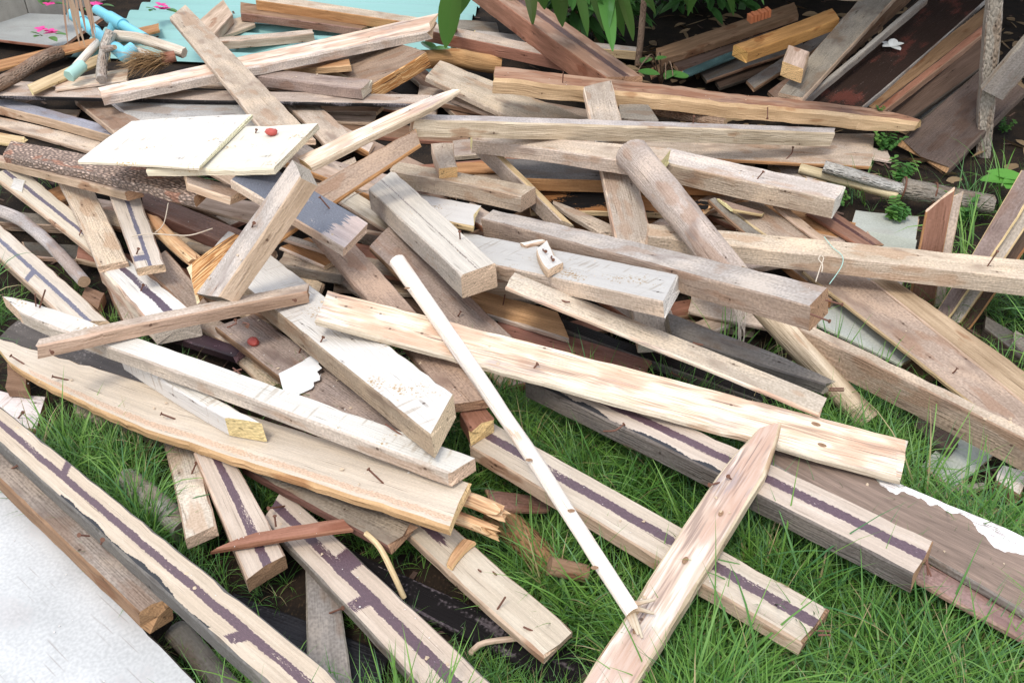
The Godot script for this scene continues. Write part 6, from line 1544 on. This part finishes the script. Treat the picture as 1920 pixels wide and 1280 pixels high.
	b = plank("standing_board", "thin board with yellow edge second in the standing stack at right edge", "board", "boards lying in and around the pile", Vector3(1.425, 0.205, -2.371), Vector3(0, -142.5, -53.2), [-0.253, -0.025, 0.237, -0.017, -0.233, 0.026, 0.25, 0.017], 0.01, "greywhite", "yellow", "yellow", 1301)
	b = plank("pale_plank", "rough whitish plank under the grey branch at top left", "plank", "planks thrown on the pile", Vector3(-1.82, 0.131, -3.953), Vector3(0, 28.2, 0), [-0.139, -0.052, 0.165, -0.082, -0.158, 0.051, 0.133, 0.079], 0.012, "pale", "pale", "tan", 680)
	b = plank("standing_board", "smooth purplish board standing at the right edge", "board", "boards lying in and around the pile", Vector3(1.376, 0.22, -2.366), Vector3(0, -142.7, -54.3), [-0.255, -0.032, 0.237, -0.021, -0.237, 0.032, 0.256, 0.022], 0.012, "purpleflat", "yellow", "yellow", 713)
	b = plank("yellow_stick", "yellowish squared stick under the green pipe coupling", "stick", "sticks lying on the pile", Vector3(-1.931, 0.146, -4.02), Vector3(0, 66.1, 0), [-0.203, -0.046, 0.283, -0.047, -0.261, 0.045, 0.183, 0.046], 0.014, "yellow", "yellow", "yellow", 696)
	b = plank("purple_beam", "dusty purple painted beam with a chewed pale end", "beam", "beams thrown on the pile", Vector3(-0.885, 0.179, -3.862), Vector3(0, -22.1, 1.7), [-0.35, -0.048, 0.304, -0.054, -0.269, 0.047, 0.314, 0.053], 0.047, "purpledust", "purpledust", "pale", 692, {"rough": 0.004})
	crumbs(b, [-0.35, -0.048, 0.304, -0.054, -0.269, 0.047, 0.314, 0.053], 4, 692)
	grit(b, [-0.35, -0.048, 0.304, -0.054, -0.269, 0.047, 0.314, 0.053], 12, 692)
	b = plank("tan_plank", "tan plank end between the glossy purple beam and the red fruit plank", "plank", "planks thrown on the pile", Vector3(-0.692, 0.045, -2.009), Vector3(0, -47.9, 0), [-0.09, -0.021, 0.098, -0.031, -0.088, 0.02, 0.08, 0.03], 0.014, "tandust", "tan", "tan", 483)
	b = plank("tan_plank", "tan plank edge just under the chewed block below the white boards", "plank", "planks thrown on the pile", Vector3(-0.989, 0.127, -2.817), Vector3(0, -36, 9.3), [-0.315, -0.038, 0.228, -0.07, -0.205, 0.037, 0.289, 0.068], 0.012, "tan", "tan", "tan", 955)
	b = pole("broken_branch", "broken pale branch stub with torn bark in the gap", "branch", "branches lying on the pile", Vector3(-1.1489, 0.1506, -2.6464), [Vector3(0, 0, 0), Vector3(0.1077, 0, 0.1354), Vector3(0.21, 0, 0.2522)], [0.0238, 0.023, 0.0222], "goldpale", "goldpale", 998, {"brk": 0.03})
	b = plank("pale_beam", "long pale split beam lying across the back left of the pile", "beam", "beams thrown on the pile", Vector3(-1.017, 0.223, -3.999), Vector3(0, 26.2, 3.2), [-0.734, -0.059, 0.803, -0.104, -0.734, 0.058, 0.669, 0.099], 0.041, "pale", "paleflat", "tan", 671, {"brk2": 0.03, "rough": 0.006})
	crumbs(b, [-0.734, -0.059, 0.803, -0.104, -0.734, 0.058, 0.669, 0.099], 5, 671)
	b = plank("brown_plank", "smooth brown plank running down under the bark covered slab", "plank", "planks thrown on the pile", Vector3(-1.368, 0.131, -2.698), Vector3(0, -59.2, -0.3), [-0.285, -0.046, 0.332, -0.043, -0.363, 0.046, 0.316, 0.043], 0.022, "dustflat", "dust", "tan", 673)
	crumbs(b, [-0.285, -0.046, 0.332, -0.043, -0.363, 0.046, 0.316, 0.043], 4, 673)
	b = pole("branch", "smooth grey branch with a sawn round end at the left edge", "branch", "branches lying on the pile", Vector3(-1.808, 0.0771, -2.883), [Vector3(0, 0, 0), Vector3(0.1344, 0.0008, 0.0777), Vector3(0.311, 0.002, 0.2481), Vector3(0.5141, 0.0035, 0.4848)], [0.0211, 0.0207, 0.0198, 0.0185], "branch", "ringend", 693)
	b = plank("brown_board", "brownish purple board with a curved edge left of the leaning beam", "board", "boards lying in and around the pile", Vector3(-0.988, 0.114, -2.337), Vector3(0, -45.4, -15.1), [-0.142, -0.048, 0.14, -0.034, -0.114, 0.047, 0.116, 0.034], 0.021, "purplebrown", "brown", "brown", 967)
	b = plank("jagged_beam", "long orange beam with a torn jagged upper edge at the back", "beam", "beams thrown on the pile", Vector3(0.773, 0.227, -3.522), Vector3(0, 0.8, -6.6), [-0.844, -0.077, 0.867, -0.054, -0.85, 0.074, 0.827, 0.053], 0.059, "jagged", "yelloworange", "orange", 681, {"tip2": [0.19, 0.4, 0.9], "rough": 0.016, "thin": 0.3})
	crumbs(b, [-0.844, -0.077, 0.867, -0.054, -0.85, 0.074, 0.827, 0.053], 10, 681)
	grit(b, [-0.844, -0.077, 0.867, -0.054, -0.85, 0.074, 0.827, 0.053], 24, 681)
	nail(b, Vector3(-0.5831, -0.003, 0.0293), Vector3(-0.5902, 0.05, 0.0591), 0, false)
	nail(b, Vector3(0.2189, -0.003, 0.0551), Vector3(0.1779, 0.01, 0.2045), 0, true)
	b = plank("yellow_plank", "yellowish plank wedged under the grey white beam with a groove", "plank", "planks thrown on the pile", Vector3(-0.423, 0.126, -2.713), Vector3(0, -48.1, 0), [-0.254, -0.043, 0.218, -0.039, -0.202, 0.042, 0.237, 0.038], 0.012, "paleyellow", "tan", "tan", 684)
	b = plank("long_plank", "yellowish stained plank behind the brown plank at right edge", "plank", "planks thrown on the pile", Vector3(1.211, 0.116, -2.062), Vector3(0, -69, 0), [-0.299, -0.035, 0.26, -0.055, -0.326, 0.035, 0.363, 0.052], 0.012, "yellowstain", "tan", "tan", 688)
	b = plank("purple_beam", "glossy dark purple beam end below the brown stick", "beam", "beams thrown on the pile", Vector3(-0.911, 0.061, -2.144), Vector3(0, -29, 3.7), [-0.208, -0.029, 0.188, -0.022, -0.172, 0.029, 0.191, 0.021], 0.025, "purplegloss", "purplegloss", "purplegloss", 668)
	grit(b, [-0.208, -0.029, 0.188, -0.022, -0.172, 0.029, 0.191, 0.021], 14, 668)
	b = plank("long_plank", "long thick yellow plank across the left foreground", "plank", "planks thrown on the pile", Vector3(-0.763, 0.145, -1.685), Vector3(0, -26.8, 4.6), [-0.844, -0.082, 0.724, -0.07, -0.639, 0.075, 0.75, 0.066], 0.022, "stripeY", "orange", "orange", 418, {"tip1": [0.4, 0.5, 0], "rough": 0.006})
	crumbs(b, [-0.844, -0.082, 0.724, -0.07, -0.639, 0.075, 0.75, 0.066], 7, 418)
	grit(b, [-0.844, -0.082, 0.724, -0.07, -0.639, 0.075, 0.75, 0.066], 10, 418)
	nail(b, Vector3(-0.4255, -0.003, -0.0104), Vector3(-0.4459, 0.02, 0.0144), 0, true)
	nail(b, Vector3(-0.041, -0.003, 0.0067), Vector3(-0.061, 0.02, 0.0243), 0, true)
	nail(b, Vector3(-0.5987, -0.003, -0.0166), Vector3(-0.6356, 0.02, -0.0112), 0, true)
	nail(b, Vector3(0.5525, -0.003, 0.0041), Vector3(0.5261, 0.035, 0.0118), 0, true)
	b = pole("bark_branch", "dark barky branch in the shadow under the jagged orange beam", "branch", "branches lying on the pile", Vector3(0.4994, 0.1287, -3.6505), [Vector3(0, 0, 0), Vector3(0.1571, 0.0105, 0.1085), Vector3(0.3248, 0.0218, 0.2251)], [0.0217, 0.0212, 0.0206], "branchbrown", "ringend", 467)
	b = plank("striped_plank", "grey plank with a thin blue stripe below the bark covered slab", "plank", "planks thrown on the pile", Vector3(-1.159, 0.199, -2.541), Vector3(0, -63.3, 0), [-0.26, -0.043, 0.284, -0.039, -0.295, 0.043, 0.271, 0.039], 0.025, "stripeB", "dust", "tan", 678)
	grit(b, [-0.26, -0.043, 0.284, -0.039, -0.295, 0.043, 0.271, 0.039], 12, 678)
	nail(b, Vector3(0.1879, -0.003, 0.0258), Vector3(0.1972, 0.02, 0.0153), 0, true)
	b = plank("pale_stick", "small white stick tip beside the splintered plank", "stick", "sticks lying on the pile", Vector3(-0.879, 0.16, -2.505), Vector3(0, -37.3, -4), [-0.043, -0.044, 0.009, -0.042, -0.002, 0.043, 0.035, 0.041], 0.015, "white", "pale", "pale", 979)
	b = plank("splintered_plank", "short splintered plank with layered orange edges under the leaning beam", "plank", "planks thrown on the pile", Vector3(-0.857, 0.184, -2.36), Vector3(0, 69, -0.3), [-0.065, -0.061, 0.146, -0.046, -0.195, 0.058, 0.118, 0.045], 0.03, "layer", "layer", "layer", 961, {"brk1": 0.02})
	b = plank("long_plank", "wide brown plank running down to the right edge", "plank", "planks thrown on the pile", Vector3(1.111, 0.116, -2.011), Vector3(0, -68.6, 0), [-0.361, -0.077, 0.351, -0.058, -0.454, 0.078, 0.46, 0.055], 0.012, "brownpink", "yellow", "tan", 678)
	crumbs(b, [-0.361, -0.077, 0.351, -0.058, -0.454, 0.078, 0.46, 0.055], 5, 678)
	nail(b, Vector3(0.1054, -0.003, 0.0162), Vector3(0.1146, 0.02, 0.0144), 0.006, true)
	b = plank("grey_board", "greenish grey board corner between the jagged orange beam and the yellowish beam", "board", "boards lying in and around the pile", Vector3(0.472, 0.218, -3.385), Vector3(0, -5.7, -0.6), [-0.068, -0.079, 0.044, -0.082, -0.057, 0.076, 0.081, 0.079], 0.012, "grey", "grey", "grey", 463)
	b = plank("leaning_plank", "flat grey brown plank leaning over the long pale beam", "plank", "planks thrown on the pile", Vector3(-1.189, 0.237, -3.831), Vector3(0, -60.7, 0), [-0.942, -0.059, 0.891, -0.071, -0.774, 0.057, 0.822, 0.071], 0.022, "pinkgrey", "dust", "tan", 666)
	crumbs(b, [-0.942, -0.059, 0.891, -0.071, -0.774, 0.057, 0.822, 0.071], 5, 666)
	grit(b, [-0.942, -0.059, 0.891, -0.071, -0.774, 0.057, 0.822, 0.071], 12, 666)
	b = plank("striped_plank", "white plank with a dark stripe and a ragged edge", "plank", "planks thrown on the pile", Vector3(-1.082, 0.118, -2.301), Vector3(0, -49.7, 2.9), [-0.234, -0.045, 0.26, -0.06, -0.24, 0.044, 0.215, 0.059], 0.066, "stripeW", "pale", "pale", 663, {"rough": 0.006})
	grit(b, [-0.234, -0.045, 0.26, -0.06, -0.24, 0.044, 0.215, 0.059], 12, 663)
	nail(b, Vector3(0.0098, -0.003, 0.007), Vector3(0.0204, 0.02, -0.0035), 0, true)
	b = plank("reddish_plank", "long reddish white plank passing under the crossing beams", "plank", "planks thrown on the pile", Vector3(0.356, 0.226, -2.714), Vector3(0, -87.3, -6.6), [-0.748, -0.056, 0.721, -0.056, -0.697, 0.055, 0.725, 0.056], 0.033, "pinkwhite", "pale", "pale", 659)
	crumbs(b, [-0.748, -0.056, 0.721, -0.056, -0.697, 0.055, 0.725, 0.056], 5, 659)
	b = plank("long_beam", "long plain tan beam running out of the right edge", "beam", "beams thrown on the pile", Vector3(0.955, 0.233, -2.326), Vector3(0, -8.2, -2.3), [-0.565, -0.039, 0.581, -0.056, -0.563, 0.038, 0.548, 0.054], 0.058, "tandust", "tandust", "tan", 704)
	crumbs(b, [-0.565, -0.039, 0.581, -0.056, -0.563, 0.038, 0.548, 0.054], 6, 704)
	grit(b, [-0.565, -0.039, 0.581, -0.056, -0.563, 0.038, 0.548, 0.054], 14, 704)
	nail(b, Vector3(0.3924, -0.003, 0.0041), Vector3(0.3942, 0.06, 0.0257), 0, true)
	b = plank("rough_plank", "rough white plank with a broken crumbly end left of the long grey beam", "plank", "planks thrown on the pile", Vector3(-0.24, 0.171, -2.706), Vector3(0, -39.4, 8.6), [-0.248, -0.07, 0.116, -0.071, -0.084, 0.066, 0.208, 0.068], 0.02, "white", "yellow", "yellow", 679, {"brk2": 0.02})
	b = plank("brown_plank", "brown dusty plank passing under the white pole", "plank", "planks thrown on the pile", Vector3(-0.232, 0.117, -2.329), Vector3(0, -51.5, -8.9), [-0.319, -0.07, 0.307, -0.059, -0.244, 0.067, 0.254, 0.058], 0.016, "purplebrown", "brown", "brown", 689)
	crumbs(b, [-0.319, -0.07, 0.307, -0.059, -0.244, 0.067, 0.254, 0.058], 6, 689)
	nail(b, Vector3(0.1524, -0.003, 0.0208), Vector3(0.1601, 0.02, 0.0166), 0.006, true)
	b = plank("brown_plank", "purple brown plank with a red fruit lying on it", "plank", "planks thrown on the pile", Vector3(-0.529, 0.143, -1.875), Vector3(0, -51, 8.9), [-0.413, -0.059, 0.426, -0.06, -0.431, 0.058, 0.419, 0.058], 0.02, "purplebrown", "brown", "brown", 658)
	crumbs(b, [-0.413, -0.059, 0.426, -0.06, -0.431, 0.058, 0.419, 0.058], 8, 658)
	grit(b, [-0.413, -0.059, 0.426, -0.06, -0.431, 0.058, 0.419, 0.058], 12, 658)
	nail(b, Vector3(-0.1036, -0.003, -0.0406), Vector3(-0.0872, 0.02, -0.0462), 0, true)
	b = plank("tan_plank", "tan plank edge carrying the bark covered slab", "plank", "planks thrown on the pile", Vector3(-1.558, 0.19, -2.927), Vector3(0, -36.8, 8.6), [-0.516, -0.023, 0.484, -0.023, -0.426, 0.022, 0.457, 0.023], 0.03, "tan", "tan", "brown", 1286)
	b = plank("white_strip", "narrow white strip resting its end on the long yellow plank", "strip", "", Vector3(-0.796, 0.197, -1.764), Vector3(0, -40.2, 4.6), [-0.244, -0.019, 0.294, -0.019, -0.256, 0.019, 0.205, 0.019], 0.055, "white", "whitebright", "yellow", 426)
	b = plank("wooden_beam", "thick pale tan beam with an octagonal end at right", "beam", "beams thrown on the pile", Vector3(0.768, 0.261, -2.766), Vector3(0, -28.7, 0), [-0.306, -0.061, 0.291, -0.056, -0.271, 0.059, 0.285, 0.054], 0.066, "palecream", "dust", "palecream", 655, {"rough": 0.003})
	crumbs(b, [-0.306, -0.061, 0.291, -0.056, -0.271, 0.059, 0.285, 0.054], 4, 655)
	grit(b, [-0.306, -0.061, 0.291, -0.056, -0.271, 0.059, 0.285, 0.054], 12, 655)
	nail(b, Vector3(0.0315, -0.003, 0.0269), Vector3(0.0488, 0.03, 0.0312), 0, true)
	b = plank("wooden_beam", "tan beam with a yellow split end behind the pinkish round log", "beam", "beams thrown on the pile", Vector3(0.176, 0.317, -2.843), Vector3(0, -12.4, -1.1), [-0.331, -0.024, 0.336, -0.075, -0.31, 0.023, 0.304, 0.072], 0.048, "dustflat", "dust", "yellow", 650)
	b = plank("bark_slab", "long slab still covered in rough bark below the white boards", "slab", "", Vector3(-1.376, 0.252, -2.842), Vector3(0, -35.9, 8.6), [-0.658, -0.058, 0.545, -0.064, -0.504, 0.055, 0.612, 0.062], 0.03, "bark", "bark", "brown", 698, {"rough": 0.008})
	b = plank("white_plank", "long bluish white plank left of centre with rusty nails", "plank", "planks thrown on the pile", Vector3(-0.703, 0.252, -1.723), Vector3(0, -26.8, 0), [-0.73, -0.031, 0.688, -0.033, -0.619, 0.03, 0.66, 0.032], 0.04, "whiteblue", "paleflat", "tan", 422, {"tip1": [0.15, 0.6, 0.5]})
	crumbs(b, [-0.73, -0.031, 0.688, -0.033, -0.619, 0.03, 0.66, 0.032], 5, 422)
	nail(b, Vector3(-0.5989, -0.003, -0.0183), Vector3(-0.5713, 0.05, -0.0111), 0, false)
	nail(b, Vector3(-0.5855, -0.003, -0.0168), Vector3(-0.5494, 0.06, -0.0271), 0, false)
	nail(b, Vector3(0.0264, -0.003, -0.0466), Vector3(0.0652, 0.008, -0.0273), 0, false)
	nail(b, Vector3(0.0339, -0.003, -0.0321), Vector3(0.0618, 0.012, -0.0379), 0, false)
	nail(b, Vector3(0.5208, -0.003, -0.0214), Vector3(0.4675, 0.012, -0.0257), 0, false)
	b = plank("wooden_block", "chewed pinkish beam end below the front white board", "block", "offcut blocks on the pile", Vector3(-0.875, 0.356, -2.488), Vector3(0, -2.9, -17.5), [-0.094, -0.028, 0.096, -0.038, -0.068, 0.028, 0.065, 0.037], 0.026, "pinkgrey", "pale", "tan", 703, {"brk2": 0.012})
	b = plank("yellowish_beam", "long yellowish beam lying on edge across the pile", "beam", "beams thrown on the pile", Vector3(0.466, 0.308, -3.049), Vector3(0, 22.9, -11), [-0.845, -0.028, 0.877, -0.029, -0.86, 0.027, 0.828, 0.029], 0.056, "greywhite", "yellowpale", "tan", 686, {"rough": 0.004})
	crumbs(b, [-0.845, -0.028, 0.877, -0.029, -0.86, 0.027, 0.828, 0.029], 4, 686)
	nail(b, Vector3(0.2038, -0.003, -0.0192), Vector3(0.1936, 0.03, -0.0118), 0, true)
	b = pole("round_log", "pinkish grey half round log leaning over the crossing beams", "log", "logs lying in the pile", Vector3(0.3816, 0.3328, -2.7496), [Vector3(0, 0, 0), Vector3(0.1003, -0.0227, 0.3077), Vector3(0.1804, -0.043, 0.5854), Vector3(0.2052, -0.0491, 0.6693)], [0.0557, 0.0513, 0.0473, 0.0461], "logpink", "ringend", 660, {"bump": 0.05})
	b = plank("wooden_beam", "short tan beam with a white worn patch near its end", "beam", "beams thrown on the pile", Vector3(-0.176, 0.223, -2.806), Vector3(0, -22.4, 0), [-0.256, -0.037, 0.257, -0.041, -0.237, 0.036, 0.236, 0.04], 0.059, "dust", "dust", "tan", 669)
	crumbs(b, [-0.256, -0.037, 0.257, -0.041, -0.237, 0.036, 0.236, 0.04], 4, 669)
	b = plank("long_plank", "long brown plank on edge with a lighter top at right", "plank", "planks thrown on the pile", Vector3(0.974, 0.189, -1.784), Vector3(0, -47.2, 0), [-0.325, -0.019, 0.317, -0.02, -0.324, 0.019, 0.333, 0.019], 0.085, "pinkgrey", "brownpink", "brown", 683)
	crumbs(b, [-0.325, -0.019, 0.317, -0.02, -0.324, 0.019, 0.333, 0.019], 3, 683)
	b = plank("painted_plank", "broad white painted plank slanting down in the centre", "plank", "planks thrown on the pile", Vector3(-0.45, 0.242, -1.922), Vector3(0, -54.5, 8.9), [-0.602, -0.076, 0.474, -0.062, -0.46, 0.071, 0.58, 0.058], 0.058, "whitescr", "dustbrown", "paletan", 699)
	crumbs(b, [-0.602, -0.076, 0.474, -0.062, -0.46, 0.071, 0.58, 0.058], 6, 699)
	grit(b, [-0.602, -0.076, 0.474, -0.062, -0.46, 0.071, 0.58, 0.058], 12, 699)
	nail(b, Vector3(0.0379, -0.003, 0.0529), Vector3(0.0454, 0.012, 0.0453), 0, true)
	b = plank("brown_plank", "brown stained plank under the splintered pale plank", "plank", "planks thrown on the pile", Vector3(-0.49, 0.357, -2.517), Vector3(19, 40.9, 18.5), [-0.242, -0.054, 0.273, -0.031, -0.281, 0.053, 0.25, 0.031], 0.015, "brownstain", "orangebrown", "orange", 651)
	b = pole("yellow_pole", "peeled yellow pole ending in the grass on the right", "pole", "poles lying on the pile", Vector3(0.6618, 0.209, -2.0893), [Vector3(0, 0, 0), Vector3(0.0389, -0.028, 0.0497), Vector3(0.127, -0.0896, 0.1574), Vector3(0.2383, -0.1673, 0.2929)], [0.0342, 0.0339, 0.0332, 0.0323], "yellowlog", "yellow", 1248)
	b = plank("dark_plank", "dark grey plank with a broken pointed end right of centre", "plank", "planks thrown on the pile", Vector3(0.598, 0.18, -1.915), Vector3(0, -31.6, -2), [-0.243, -0.045, 0.221, -0.026, -0.191, 0.044, 0.213, 0.026], 0.033, "darkgreydust", "darkgrey", "grey", 654, {"tip2": [0.15, 0.55, 0.8], "brk2": 0.015})
	nail(b, Vector3(0.2222, -0.003, 0.027), Vector3(0.2494, -0.01, -0.0006), 0, false)
	nail(b, Vector3(0.2224, -0.003, 0.0366), Vector3(0.251, -0.015, 0.0009), 0, false)
	b = plank("long_beam", "long grey beam with a black stain and nails at its right end", "beam", "beams thrown on the pile", Vector3(0.3, 0.335, -2.163), Vector3(0, -48.9, 12.7), [-0.604, -0.038, 0.577, -0.054, -0.574, 0.037, 0.6, 0.052], 0.062, "greydust", "purpledust", "brown", 665)
	crumbs(b, [-0.604, -0.038, 0.577, -0.054, -0.574, 0.037, 0.6, 0.052], 6, 665)
	grit(b, [-0.604, -0.038, 0.577, -0.054, -0.574, 0.037, 0.6, 0.052], 16, 665)
	nail(b, Vector3(0.6173, -0.003, 0.0758), Vector3(0.6506, -0.02, 0.0555), 0.006, true)
	nail(b, Vector3(0.6059, -0.003, 0.0009), Vector3(0.6398, -0.01, -0.0097), 0.006, true)
	b = plank("splintered_plank", "pale splintered plank pointing up to the right above the brown stained plank", "plank", "planks thrown on the pile", Vector3(-0.398, 0.461, -2.681), Vector3(0, 21.7, 17.5), [-0.269, -0.049, 0.25, -0.036, -0.248, 0.048, 0.266, 0.035], 0.021, "splinter", "yellowpale", "yellow", 656, {"tip2": [0.12, 0.4, 0.5], "rough": 0.004, "thin": 0.2})
	b = plank("black_plank", "black painted plank with a pale worn end and a long nail", "plank", "planks thrown on the pile", Vector3(-0.607, 0.355, -2.393), Vector3(0, -34.5, -11.3), [-0.239, -0.071, 0.2, -0.071, -0.2, 0.069, 0.237, 0.068], 0.03, "blackworn", "dust", "tan", 646)
	crumbs(b, [-0.239, -0.071, 0.2, -0.071, -0.2, 0.069, 0.237, 0.068], 6, 646)
	grit(b, [-0.239, -0.071, 0.2, -0.071, -0.2, 0.069, 0.237, 0.068], 40, 646)
	nail(b, Vector3(0.0901, -0.003, -0.037), Vector3(0.0592, 0.035, -0.0209), 0, true)
	b = plank("wooden_beam", "bluish white beam with a white painted end in the centre", "beam", "beams thrown on the pile", Vector3(0.12, 0.285, -2.163), Vector3(0, -46.9, 15.1), [-0.508, -0.083, 0.355, -0.076, -0.287, 0.076, 0.428, 0.071], 0.044, "bluewhite", "dust", "whiteend", 670)
	crumbs(b, [-0.508, -0.083, 0.355, -0.076, -0.287, 0.076, 0.428, 0.071], 5, 670)
	grit(b, [-0.508, -0.083, 0.355, -0.076, -0.287, 0.076, 0.428, 0.071], 16, 670)
	b = plank("wooden_block", "small block with a bright orange sawn end pointing down", "block", "offcut blocks on the pile", Vector3(-0.22, 0.283, -2.855), Vector3(0, -78.6, -13.1), [-0.06, -0.037, 0.067, -0.03, -0.07, 0.037, 0.064, 0.029], 0.045, "dust", "tan", "orange", 674)
	b = plank("white_plank", "long white flaking plank across the foreground", "plank", "planks thrown on the pile", Vector3(0.189, 0.247, -1.721), Vector3(0, -18.6, -4.3), [-0.718, -0.067, 0.71, -0.072, -0.688, 0.064, 0.695, 0.069], 0.016, "splinter", "paleyellow", "pale", 414, {"rough": 0.004})
	crumbs(b, [-0.718, -0.067, 0.71, -0.072, -0.688, 0.064, 0.695, 0.069], 6, 414)
	nail(b, Vector3(-0.1391, -0.003, 0.0249), Vector3(-0.1311, 0.012, 0.0203), 0, true)
	b = plank("groove_beam", "grey white beam with a groove line along its top", "beam", "beams thrown on the pile", Vector3(-0.26, 0.258, -2.462), Vector3(0, -63, 5.2), [-0.437, -0.066, 0.373, -0.055, -0.321, 0.063, 0.383, 0.054], 0.071, "groovewhite", "greywhite", "tan", 438)
	crumbs(b, [-0.437, -0.066, 0.373, -0.055, -0.321, 0.063, 0.383, 0.054], 5, 438)
	grit(b, [-0.437, -0.066, 0.373, -0.055, -0.321, 0.063, 0.383, 0.054], 14, 438)
	nail(b, Vector3(0.1806, -0.003, -0.0352), Vector3(0.1946, 0.03, -0.0296), 0, true)
	b = plank("narrow_plank", "narrow pale plank lying diagonally under the bluish white beam", "plank", "planks thrown on the pile", Vector3(0.353, 0.256, -1.864), Vector3(0, -31.4, -4.3), [-0.428, -0.037, 0.42, -0.036, -0.415, 0.036, 0.423, 0.035], 0.012, "tandustw", "pale", "tan", 680)
	nail(b, Vector3(0.0817, -0.003, -0.0423), Vector3(0.1094, 0.01, -0.0314), 0.005, false)
	nail(b, Vector3(-0.2713, -0.003, -0.0028), Vector3(-0.2387, 0.01, 0.0075), 0.005, false)
	b = plank("wood_chip", "thin white chip under the small white block", "chip", "wood chips on the pile", Vector3(0.065, 0.256, -2.334), Vector3(0, 2.6, 10.1), [-0.042, -0.012, 0.037, -0.008, -0.028, 0.012, 0.033, 0.008], 0.012, "white", "tan", "tan", 1263)
	b = plank("wooden_block", "small white block with two nails lying on the bluish white beam", "block", "offcut blocks on the pile", Vector3(0.098, 0.305, -2.178), Vector3(0, -80.7, 12.7), [-0.136, -0.024, 0.068, -0.027, -0.058, 0.023, 0.124, 0.026], 0.022, "white", "tan", "tan", 675)
	nail(b, Vector3(-0.0624, -0.003, 0.0027), Vector3(-0.0085, 0.008, 0.0056), 0.004, true)
	nail(b, Vector3(0.0032, -0.003, -0.0081), Vector3(0.0673, 0.008, 0.0003), 0.004, true)
	b = plank("white_board", "lower white painted board with rough broken edges and a fruit", "board", "boards lying in and around the pile", Vector3(-0.869, 0.414, -2.626), Vector3(0, -9.2, 6), [-0.288, -0.158, 0.246, -0.169, -0.184, 0.144, 0.222, 0.155], 0.023, "whitepaint", "cream", "cream", 1249, {"rough": 0.006})
	grit(b, [-0.288, -0.158, 0.246, -0.169, -0.184, 0.144, 0.222, 0.155], 14, 1249)
	nail(b, Vector3(0.0598, -0.003, -0.1069), Vector3(0.0676, 0.01, -0.1033), 0, true)
	b = plank("weathered_plank", "weathered pale plank lying nearest the camera with a pointed end", "plank", "planks thrown on the pile", Vector3(0.328, 0.195, -1.198), Vector3(0, 54.5, 10.7), [-0.429, -0.042, 0.379, -0.041, -0.376, 0.041, 0.426, 0.041], 0.033, "palegrey", "yellowpale", "pale", 406, {"tip2": [0.14, 0.45, 0.35], "rough": 0.004})
	crumbs(b, [-0.429, -0.042, 0.379, -0.041, -0.376, 0.041, 0.426, 0.041], 5, 406)
	nail(b, Vector3(0.2165, -0.003, -0.0302), Vector3(0.1887, 0.015, -0.0397), 0, true)
	nail(b, Vector3(0.2357, -0.003, -0.0134), Vector3(0.2289, 0.012, -0.0179), 0, true)
	b = plank("white_board", "upper white painted board lying over the lower white board", "board", "boards lying in and around the pile", Vector3(-1.07, 0.407, -2.691), Vector3(0, -13.2, 6), [-0.215, -0.164, 0.198, -0.211, -0.209, 0.15, 0.224, 0.189], 0.012, "whitepaint", "cream", "cream", 661, {"rough": 0.003})
	grit(b, [-0.215, -0.164, 0.198, -0.211, -0.209, 0.15, 0.224, 0.189], 14, 661)
	b = plank("leaning_beam", "square beam propped up at a slant left of centre", "beam", "beams thrown on the pile", Vector3(-0.666, 0.42, -2.095), Vector3(0, 19.2, 49.4), [-0.258, -0.077, 0.208, -0.058, -0.166, 0.072, 0.213, 0.056], 0.051, "dustw", "tan", "grey", 434)
	crumbs(b, [-0.258, -0.077, 0.208, -0.058, -0.166, 0.072, 0.213, 0.056], 4, 434)
	grit(b, [-0.258, -0.077, 0.208, -0.058, -0.166, 0.072, 0.213, 0.056], 14, 434)
	nail(b, Vector3(0.0052, -0.003, -0.0241), Vector3(0.03, 0.01, 0.0068), 0.006, true)
	b = plank("brown_stick", "brown squared stick lying across the left of the pile", "stick", "sticks lying on the pile", Vector3(-0.826, 0.281, -1.937), Vector3(0, 30.3, -5.2), [-0.324, -0.017, 0.339, -0.021, -0.336, 0.017, 0.322, 0.021], 0.037, "dust", "tan2", "brown", 430)
	nail(b, Vector3(0.0831, -0.003, 0.1042), Vector3(0.1057, 0.012, 0.1026), 0.01, true)
	nail(b, Vector3(0.1247, -0.003, 0.0982), Vector3(0.1228, 0.012, 0.1418), 0.008, true)
	nail(b, Vector3(-0.3097, -0.003, 0.0406), Vector3(-0.3066, 0.004, 0.0627), 0, true)
	nail(b, Vector3(0.2723, -0.003, 0.0411), Vector3(0.2738, 0.004, 0.0576), 0, true)
	b = pole("white_pole", "thin peeled white pole with a splintered lower end", "pole", "poles lying on the pile", Vector3(-0.2971, 0.3394, -2.0878), [Vector3(0, 0, 0), Vector3(0.1583, -0.0436, 0.2926), Vector3(0.3254, -0.0906, 0.6093), Vector3(0.4515, -0.1273, 0.86), Vector3(0.5191, -0.1471, 0.9948)], [0.0214, 0.0196, 0.0175, 0.0159, 0.0151], "polewhite", "ringend", 410, {"brk": 0})
